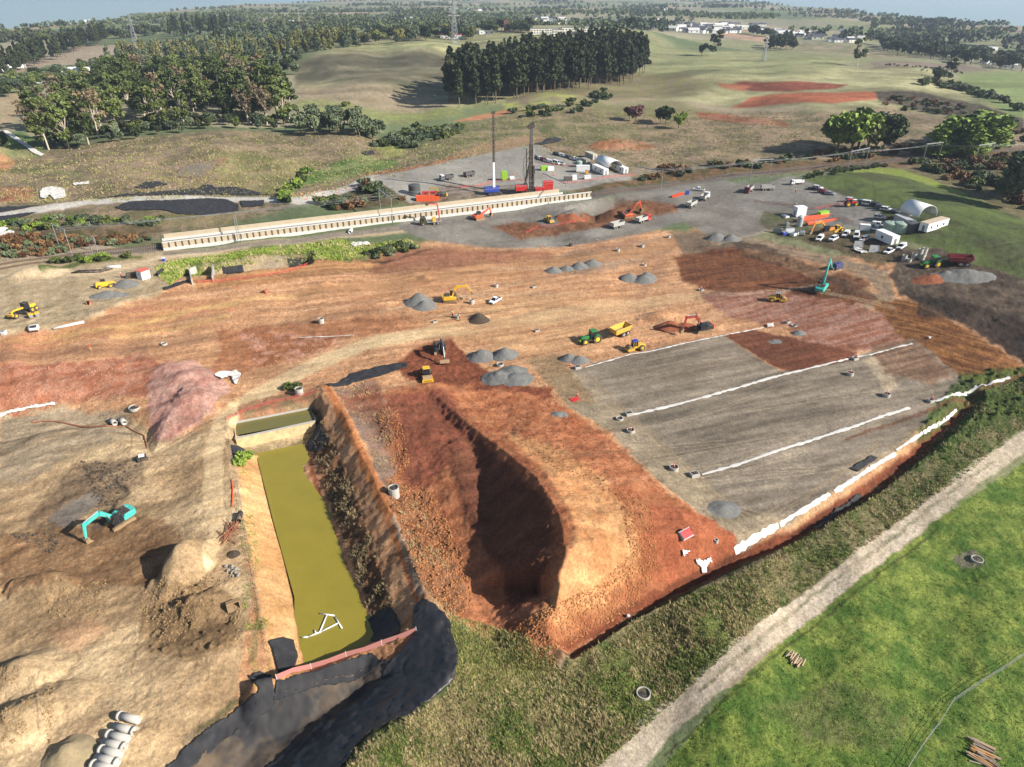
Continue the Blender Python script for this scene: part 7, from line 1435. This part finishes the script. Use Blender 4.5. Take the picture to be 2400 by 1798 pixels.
# individually placed far trees, then the mass beyond them
def far_lines(n, y0, y1, rng):
    out = []
    while len(out) < n:
        px = rng.uniform(-60,2460); py = rng.uniform(y0,y1); x, y = P(px, py, 5); k = rng.randrange(4,12); a = rng.choice([rng.uniform(-.3,.3), rng.uniform(1.2,1.9)]); st = rng.uniform(9,14)
        for i in range(k): out.append((x+math.cos(a)*i*st+rng.gauss(0,2), y+math.sin(a)*i*st+rng.gauss(0,2)))
    return out[:n]
okf = lambda x, y: np.hypot(x, y) < np.interp(math.atan2(x, y), th[60], coast[60]) - 80 if False else True
for x, y in far_lines(110, 30, 110, rt_):
    plant('broad', x, y, rt_.uniform(.8,1.5), 'distant hedgerow tree on the farmland below the horizon', 'distant hedgerow trees', rt_.choice([L_BROAD,L_PINE,L_OLIVE]), False, rng=rt_)
def mass(name, n, y0, y1, mat, label, seed, size=(7,13), x0=-80, x1=2480, clump=14):
    rng = np.random.default_rng(seed); m = n//clump; cx = rng.uniform(x0,x1,m*2); cy = rng.uniform(y0,y1,m*2); kp = ~(((cx>1540)&(cx<2040)&(cy>50)&(cy<100))|((cx>1200)&(cx<1420)&(cy>48)&(cy<90))); cx, cy = cx[kp][:m], cy[kp][:m]; m = len(cx); X0, Y0 = P(cx, cy, 5.); a = rng.uniform(0,PI,m)*.45-.3; st = rng.uniform(9,30,m); V=[]; F=[]
    kk = np.arange(clump)-clump/2; X = (X0[:,None]+np.cos(a)[:,None]*kk*st[:,None]+rng.normal(0,6,(m,clump))).ravel(); Y = (Y0[:,None]+np.sin(a)[:,None]*kk*st[:,None]+rng.normal(0,9,(m,clump))).ravel()
    z = zs(X, Y); ok = z > -4; X, Y, z = X[ok], Y[ok], z[ok]; n = len(X); H = rng.uniform(size[0],size[1],n); W = H*rng.uniform(.45,.8,n)
    q = 26; d = rng.normal(size=(n,q,3)); d /= np.linalg.norm(d,axis=2)[...,None]; C_ = np.stack([X,Y,z+H*.5],-1)[:,None,:]+d*np.stack([W,W,H*.5],-1)[:,None,:]*rng.uniform(.5,1,(n,q,1))
    V, Fq = cards(C_.reshape(-1,3), 2.0, rng); o = np_mesh(name, V, Fq, mat, False); return tag(o, label, 'woodland', None, 'stuff')
mass('distant_woodland', 2900, 2, 85, L_BROAD, 'mass of dark hedgerows and woods on the distant plain', 5); mass('distant_woodland', 900, 8, 100, L_PINE, 'scattered blackish shelter belts on the distant plain', 6, (9,17)); mass('distant_woodland', 600, 5, 110, L_OLIVE, 'paler grey-green scattered trees on the distant plain', 8)
# ------------------------------------------------------------ rough grass, weeds, clods
def Gv(px, py, it=7):
    z = np.zeros_like(px)
    for _ in range(it): x, y = P(px, py, z); z = z*.3+zs(x, y)*.7
    x, y = P(px, py, z); return x, y, zs(x, y)
def scatter_px(polys, n, rng, nz=None):
    A = np.concatenate([np.array(p) for p in polys]); px = rng.uniform(max(A[:,0].min(),-90),min(A[:,0].max(),2490),n*4); py = rng.uniform(A[:,1].min(),min(A[:,1].max(),1850),n*4)
    k = np.zeros(len(px),bool)
    for p in polys: k |= poly_sd(px, py, p) < 0
    px, py = px[k][:n], py[k][:n]; return px, py
def grass(name, polys, n, h, w_, mat, label, seed, blades=5, thr=0, ns=4.):
    rng = np.random.default_rng(seed); px, py = scatter_px(polys, n, rng); x, y, z = Gv(px, py)
    if thr > 0: f = fbm(x/ns, y/ns, seed, 3); k = f > thr; x, y, z = x[k], y[k], z[k]
    n = len(x); a = rng.uniform(0,2*PI,(n,blades)); hh = h*rng.uniform(.45,1.2,(n,1))*rng.uniform(.6,1.1,(n,blades)); le = rng.uniform(.2,.9,(n,blades))*hh; bx = x[:,None]+rng.normal(0,w_*1.6,(n,blades)); by = y[:,None]+rng.normal(0,w_*1.6,(n,blades)); bz = np.repeat(z[:,None],blades,1)-.05
    ca_, sa = np.cos(a), np.sin(a); b1 = np.stack([bx-sa*w_,by+ca_*w_,bz],-1); b2 = np.stack([bx+sa*w_,by-ca_*w_,bz],-1); t1 = np.stack([bx+ca_*le,by+sa*le,bz+hh],-1)
    V = np.stack([b1,b2,t1],2).reshape(-1,3); Fq = np.arange(len(V)).reshape(-1,3); o = np_mesh(name, V, Fq, mat, False); return tag(o, label, 'grass', None, 'stuff')
G1 = leafmat('grass_green',(98,122,48),(158,176,76),.9); G2 = leafmat('grass_straw',(140,124,88),(206,186,140),.95); G3 = leafmat('grass_olive',(110,112,64),(166,160,98),1.0); G4 = leafmat('grass_bright',(96,136,44),(154,180,66),.85)
RG = [(1060,1455),(1130,1495),(1220,1538),(1320,1565),(1480,1460),(1720,1350),(1950,1220),(2150,1065),(2270,960),(2350,900),(2490,850),(2490,960),(2400,1005),(2280,1100),(2000,1300),(1770,1470),(1540,1680),(1400,1800),(1360,1850),(800,1850),(830,1760),(920,1700),(1040,1640),(1075,1560)]
grass('rough_grass',[RG],16000,.45,.05,G3,'olive rough grass filling the strip between the earthworks and farm track',51,6)
grass('rough_grass',[RG],16000,.6,.045,G2,'straw-coloured dead grass in the strip beside the farm track',52,6,.5,5.)
grass('rough_grass',[[(1050,1440),(1230,1490),(1310,1565),(1200,1620),(1050,1580)]],3000,.5,.05,G3,'olive grass at the foot of the stockpile',50,6)
grass('rough_grass',[RG],15000,.42,.06,G1,'fresh green grass in the strip beside the farm track',53,6,.5,7.)
BK = [(735,955),(770,1010),(830,1150),(880,1290),(922,1420),(870,1450),(825,1330),(770,1170),(738,1070)]
grass('dry_weeds',[BK],2200,.6,.04,G2,'straw weeds on the bank right of the pond',54,6,.5,2.)
grass('dry_weeds',[[(780,905),(870,890),(905,960),(930,1100),(905,1160),(860,1060)],[(930,1180),(985,1180),(1080,1400),(1060,1450),(1000,1400),(955,1280)]],2200,.5,.05,G2,'sparse straw weeds between the bund and stockpile',56,4,.5)
VG = [(365,628),(400,612),(620,582),(800,562),(850,574),(960,562),(985,580),(900,592),(800,612),(620,600),(480,626),(430,645),(400,668),(372,650)]
grass('verge_grass',[VG],5000,.7,.12,G1,'green grass verge below the tan road along the wall',57,4); grass('verge_grass',[VG],2000,.8,.12,G2,'straw tussocks in the verge below the wall',58,4,.5)
grass('verge_grass',[[(560,1060),(585,1100),(600,1250),(620,1400),(640,1560),(600,1600),(575,1500),(565,1300),(556,1150)]],1200,.4,.05,G1,'weeds along the rope fence left of the pond',59,4,.5)
HE = [(0,310),(120,352),(350,322),(640,312),(880,325),(960,352),(1100,295),(1250,255),(1500,255),(1950,265),(2100,300),(1500,400),(1350,385),(1200,342),(900,425),(700,470),(600,460),(0,480)]
grass('heath_grass',[HE],9000,.8,.22,G3,'dark tussocks over the heath round the northern yard',60,4,.45,8.); grass('heath_grass',[HE],9000,.7,.2,G2,'pale tussocks over the heath round the northern yard',61,4,.5,9.)
PD = [(1500,1850),(1600,1740),(1720,1612),(1850,1492),(2000,1375),(2200,1218),(2490,1030),(2490,1850)]
grass('paddock_grass',[PD],15000,.16,.07,G4,'short bright grass of the paddock at lower right',62,4); grass('paddock_grass',[PD],9000,.16,.08,G1,'short olive grass of the paddock at lower right',63,4,.5,3.)
grass('road_weeds',[[(1560,1700),(1760,1512),(1900,1398),(2060,1283),(2200,1173),(2070,1290),(1900,1408),(1760,1524)]],500,.18,.07,G1,'weeds down the middle of the farm track',64,5,.5)
def clods(name, polys, n, s0, s1, mat, label, seed, thr=0):
    rng = np.random.default_rng(seed); px, py = scatter_px(polys, n, rng); x, y, z = Gv(px, py)
    if thr: f = fbm(x/3.5, y/3.5, seed, 3); k = f > thr; x, y, z = x[k], y[k], z[k]
    n = len(x); s = s0*.8+(s1-s0)*rng.random(n)**5; u = np.array([(1,0,0),(0,1,0),(-1,0,0),(0,-1,0),(0,0,.8),(0,0,-.6)]); V = u[None]*s[:,None,None]*rng.uniform(.6,1.3,(n,6,3)); a = rng.uniform(0,6.3,n); c, q = np.cos(a)[:,None], np.sin(a)[:,None]
    V = np.stack([V[...,0]*c-V[...,1]*q, V[...,0]*q+V[...,1]*c, V[...,2]+V[...,0]*.3],-1)+np.stack([x,y,z+s*.25],-1)[:,None]; f = np.array([(0,1,4),(1,2,4),(2,3,4),(3,0,4),(1,0,5),(2,1,5),(3,2,5),(0,3,5)])
    Fq = (f[None]+(np.arange(n)*6)[:,None,None]).reshape(-1,3); o = np_mesh(name, V.reshape(-1,3), Fq, mat, False); return tag(o, label, 'clods', None, 'stuff')
OC = stone_mat('orange_clods',(176,110,64),(226,160,100)); DC = stone_mat('brown_clods',(120,74,50),(170,104,66)); TC = stone_mat('tan_clods',(150,118,78),(206,172,124)); DK = stone_mat('dark_clods',(70,62,54),(120,104,86))
clods('clods',[[(900,1120),(1010,1150),(1080,1290),(1110,1420),(1060,1450),(970,1340)],[(880,960),(930,950),(960,1080),(930,1150)]],9000,.05,.3,OC,'loose orange clods along the left foot of the stockpile',71)
clods('clods',[[(1440,1130),(1530,1200),(1545,1330),(1480,1430),(1300,1530),(1180,1490),(1250,1440),(1400,1370),(1480,1300)]],8000,.05,.26,OC,'loose orange clods round the right foot of the stockpile',72)
clods('clods',[[(1000,930),(1300,930),(1420,1040),(1480,1180),(1300,1100),(1160,1020)],[(1100,1010),(1250,1120),(1320,1280),(1220,1440),(1150,1300)]],6000,.04,.2,DC,'fine brown clods over the stockpile',73)
clods('clods',[[(330,1360),(560,1330),(570,1500),(420,1530),(330,1480)],[(60,1390),(250,1360),(230,1450),(120,1450)],[(0,1560),(130,1560),(120,1750),(0,1740)]],7000,.05,.26,TC,'tan clods round the heaps of the lower left',74,.44)
clods('clods',[[(190,1080),(330,1090),(260,1190),(220,1180)],[(20,1250),(150,1250),(120,1300)]],1500,.08,.4,DK,'dark wet clods around the teal excavator hollow',75)
clods('clods',[[(550,780),(800,790),(740,840),(600,870)],[(0,860),(330,850),(320,940),(0,960)]],4000,.05,.28,stone_mat('pink_clods',(190,130,104),(226,176,150)),'pinkish clods on the cut slopes at left',76,.5)


# ------------------------------------------------------------ far buildings, pylons, cattle
def house(px, py, L, W, H, yaw, lb, wall=WHITE, roof=None, gable=True, group=None, name='farmhouse', cat='house', wins=3, parts=True):
    roof = roof or paint('roof_grey',(120,120,124),.6,0,.1); t = thing(name, lb, cat, group); put(t, px, py, yaw, 1, False, 0)
    MB().box(-L/2,L/2,-W/2,W/2,-1,H).build('walls', wall, t); r = W*.28 if gable else .4
    (MB().add([(-L/2-.4,-W/2-.4,H),(L/2+.4,-W/2-.4,H),(L/2+.4,W/2+.4,H),(-L/2-.4,W/2+.4,H),(-L/2-.4,0,H+r),(L/2+.4,0,H+r)],[(0,1,5,4),(2,3,4,5),(1,2,5),(3,0,4),(3,2,1,0)]) if gable else MB().box(-L/2-.4,L/2+.4,-W/2-.4,W/2+.4,H,H+r)).build('roof', roof, t)
    if parts:
        fl = 1 if H < 5 else 2
        for f in range(fl):
            for i in range(wins): x = -L/2+L*(i+.5)/wins; MB().box(x-.9,x+.9,-W/2-.03,-W/2+.02,1+f*3.2,2.4+f*3.2).build('window', GLASS, t)
    return t
CRM = paint('cream_wall',(236,232,214),.7,0,.05); SG = 'white two-storey school blocks on the hill'
for i, (x, y, L) in enumerate([(1262,80,24),(1297,80,18),(1306,84,14),(1337,78,26),(1368,76,22),(1384,80,20)]):
    house(x, y, L, 11, 7.5, .05, ['leftmost white two-storey block on the hill','second white two-storey block from the left','low white block in front of the gap','widest white block in the middle of the row','second last white block on the right','last white block, partly behind the pines'][i], CRM, None, False, SG, 'school_block', 'school building', 6)
RR = paint('red_roof',(214,60,60),.6,0,.1)
house(1058,90,30,12,5,0,'long red-roofed house beside the middle pylon',WHITE,RR,True,None,wins=5)
house(1119,80,15,9,4.5,.1,'white flat shed right of the red-roofed house',WHITE,WHITE,False,None,'shed','shed',2); house(1140,79,22,10,4.5,.1,'second white shed right of the red-roofed house',WHITE,WHITE,False,None,'shed','shed',3)
ch_ = house(1190,74,18,9,9,1.4,'brown brick church with a steep gable beside dark trees',paint('church_brick',(150,110,90),.9,0,.1),paint('church_roof',(90,70,64),.8,0,.1),True,None,'church','church',3); MB().prism([(-9.2,9),(-9.0,9),(-9.0,16),(-9.2,16)],-4.4,4.4).build('gable_front', paint('church_brick',(150,110,90)), ch_)
for x, y, L, lb in [(110,194,16,'white gabled house among trees at far left, nearer'),(133,184,14,'white gabled house among trees at far left, behind'),(183,172,26,'large pale roofed barn at far left'),(32,158,26,'white sheds at the left edge beside the dark belt'),(8,166,12,'small white building at the left edge'),
 (205,49,14,'small white house on the far left plain'),(183,46,12,'white house left of another on the far plain'),(375,27,14,'white house far away under the coast'),(447,158,16,'pale roof among dark trees, left'),(480,154,12,'pale roof among dark trees, right'),(510,148,10,'small pale roof behind the gum grove'),
 (815,102,12,'white cottage at the end of the poplar rows'),(820,58,14,'white house in the trees above the poplars'),(910,56,14,'white house right of the tall yellow tree'),(957,44,26,'domed white greenhouse roof on the plain'),(1100,24,20,'white farm buildings above the middle pylon'),(1125,25,18,'white farm shed beyond the middle pylon'),(684,54,12,'white villa on the left plain'),
 (1455,52,30,'white barn above the school trees'),(1516,50,24,'white barn in the middle far distance'),(1535,51,18,'second white barn in the middle far distance'),(1490,68,34,'long dark-roofed hall right of the school'),(1515,70,26,'orange-ended hall right of the school'),(1560,26,16,'little white house on the far plain'),(1722,57,26,'white hall beyond the new suburb'),(1975,76,14,'white house on the far right plain'),(2268,142,10,'white round-backed hut on the right pasture'),(2315,150,22,'long grey shed on the right pasture'),(2362,160,16,'white arched barn at the right edge')]:
    house(x, y, L, 9, 4.2, rt_.uniform(-.5,.5), lb, WHITE if 'hall' not in lb else paint('hall_wall',(120,110,104),.8,0,.1), (paint('roof_dark',(74,78,88),.6,0,.1) if 'dark' in lb else (WHITE if rt_.random() < .5 else None)), True, None, 'house', 'house', 2)
house(571,61,16,9,4.5,.2,'small red-roofed barn on the far left plain',paint('barn_red',(200,70,60),.7,0,.1),RR,True,None,'barn','barn',2)
for i, (x0, y0, x1, y1) in enumerate([(2165,98,2210,104),(2215,104,2235,107),(2255,110,2330,122)]):
    t = thing('glasshouse', ['left long pale glasshouse beyond the dark belt','short middle pale glasshouse beyond the dark belt','right long pale glasshouse beyond the dark belt'][i], 'greenhouse', 'glasshouses'); A, B = gpt((x0,y0)), gpt((x1,y1)); t.location = A
    for k in range(3): MB().beam((0,k*12,2.2),(B.x-A.x,B.y-A.y+k*12,2.2),10,4.2).build('bay', paint('glasshouse_white',(216,222,222),.3,0,.05), t)
rs = paint('suburb_roof',(66,70,84),.6,0,.1); rs2 = paint('suburb_roof2',(206,204,200),.6,0,.05); sub0 = {}
for i in range(110):
    if i < 70: x, y = rt_.uniform(1575,1790), rt_.uniform(60,78)
    elif i < 95: x, y = rt_.uniform(1790,2020), 0; y = 74+(x-1790)*.12+rt_.uniform(-4,5)
    else: x, y = rt_.uniform(1210,1330), rt_.uniform(44,56)
    lb = 'dark-roofed house of the new suburb on the far hillside'
    if i % 4 not in sub0: sub0[i % 4] = house(x, y, 15, 10, 3.6, rt_.uniform(-.4,.4), lb, WHITE if i % 2 else CRM, rs if i % 4 < 2 else rs2, True, 'suburban houses far away', 'suburban_house', 'house', 2)
    else:
        c = copy_tree(sub0[i % 4], lb); put(c, x, y, rt_.uniform(-.6,.6), rt_.uniform(.9,1.4), False, 0)
# pylons
def pylon(px, py, top, lb):
    x, y, z = G(px, py); d = y*cp_+(CAMH-z)*sp_; s = F_PX/d; H = (py-top)/s/.97; t = thing('power_pylon', lb, 'pylon', 'lattice power pylons'); t.location = (x,y,z-.5); t.rotation_euler = (0,0,.4); k = H/50; b = 4.6*k
    legs = []; w = .34
    prof = [(0,b),(16*k,b*.62),(30*k,b*.34),(50*k,.5)]
    for sx in (-1,1):
        for sy in (-1,1):
            m = MB()
            for (z0,w0),(z1,w1) in zip(prof[:-1],prof[1:]): m.beam((sx*w0,sy*w0,z0),(sx*w1,sy*w1,z1),w,w)
            m.build('leg', STEEL, t)
    m = MB(); W = lambda z_: np.interp(z_, [p[0] for p in prof], [p[1] for p in prof]); zz = [H*i/11 for i in range(12)]
    for z0,z1 in zip(zz[:-1],zz[1:]):
        a, c = W(z0), W(z1)
        for q in ((1,1,-1,1),(1,-1,-1,-1),(1,1,1,-1),(-1,1,-1,-1)): m.beam((q[0]*a,q[1]*a,z0),(q[2]*c,q[3]*c,z1),.2,.2).beam((q[2]*a,q[3]*a,z0),(q[0]*c,q[1]*c,z1),.2,.2)
    m.build('bracing', STEEL, t)
    for zc, L in ((.62,7),(.76,6),(.9,4.5)):
        MB().beam((-L*k,0,H*zc),(L*k,0,H*zc),.4,.5).beam((-L*k,0,H*zc),(0,0,H*zc+3*k),.25,.25).beam((L*k,0,H*zc),(0,0,H*zc+3*k),.25,.25).build('cross_arm', STEEL, t)
pylon(318,103,40,'power pylon on the left hill above the plantation'); pylon(1066,104,10,'tallest power pylon in the middle of the far pasture'); pylon(1790,143,92,'power pylon on the eastern pasture'); pylon(1012,8,-18,'tiny far pylon above the middle horizon') if False else None
# cattle
cow0 = None; COWM = paint('black_cattle',(34,32,32),.8,0,.05)
for i in range(40):
    x = 2075+i*5.2+rt_.uniform(-6,6) if i < 30 else rt_.uniform(2150,2260); y = 152+(x-2075)*.09+rt_.uniform(-2,2)+(6 if i >= 30 else 0)
    if cow0 is None:
        m = MB().blob((0,0,1.0),.55,1,.05,.8); m.v = [(a*1.7,b*.75,c) for a,b,c in m.v]; m.blob((1.15,0,1.15),.26,1,.05)
        for lx in (-.6,.6):
            for ly in (-.22,.22): m.cyl((lx,ly,.8),(lx+.03,ly,0),.11,.06,5)
        cow0 = m.build('cow', COWM, None, True); tag(cow0, 'black cow grazing in the long herd on the brown strip of the right pasture', 'cow', 'grazing black cattle'); c = cow0
    else: c = cow0.copy(); COL.objects.link(c)
    put(c, x, y, rt_.uniform(0,6.3), 1.25, False, 0)
# ------------------------------------------------------------ haze
# the air: one even box of haze
hz = MB().box(-9000,9000,-120,13500,-140,130).build('haze', MATS['sea_water']); m, nt, b = newmat('haze_air'); nt.nodes.remove(b)
vp = N(nt, 'ShaderNodeVolumePrincipled'); vp.inputs['Color'].default_value = (.62,.76,.95,1); vp.inputs['Density'].default_value = .00009; vp.inputs['Anisotropy'].default_value = .2
nt.links.new(vp.outputs[0], nt.nodes['Material Output'].inputs['Volume']); hz.data.materials[0] = m; tag(hz, kind='stuff')


# ------------------------------------------------------------ look-alikes in a group are told apart by their place
ORD = ['first','second','third','fourth','fifth','sixth','seventh','eighth','ninth','tenth','eleventh','twelfth','thirteenth','fourteenth','fifteenth','sixteenth','seventeenth','eighteenth','nineteenth','twentieth']
byl = {}
for o in bpy.data.objects:
    if o.parent is None and o.get('label') and o.get('category') and o.get('kind') is None: byl.setdefault(o['label'], []).append(o)
for lb, L in byl.items():
    n = len(L)
    if n < 2: continue
    def pp(o): return Q(o.location.x, o.location.y)
    L.sort(key=lambda o: -pp(o)[1]); rows = max(1, min(20, int(round(math.sqrt(n / 1.6))))); per = -(-n // rows)
    if per > 20: per = 20
    short = ' '.join(lb.split()[:9])
    for r in range(0, n, per):
        row = sorted(L[r:r+per], key=lambda o: pp(o)[0]); ri = r // per
        for i, o in enumerate(row):
            w1 = ORD[i] + ' from left'; w2 = 'front row' if ri == 0 else (ORD[ri] + ' row back' if ri < 20 else 'rearmost row')
            o['label'] = short + ', ' + w1 + ', ' + w2
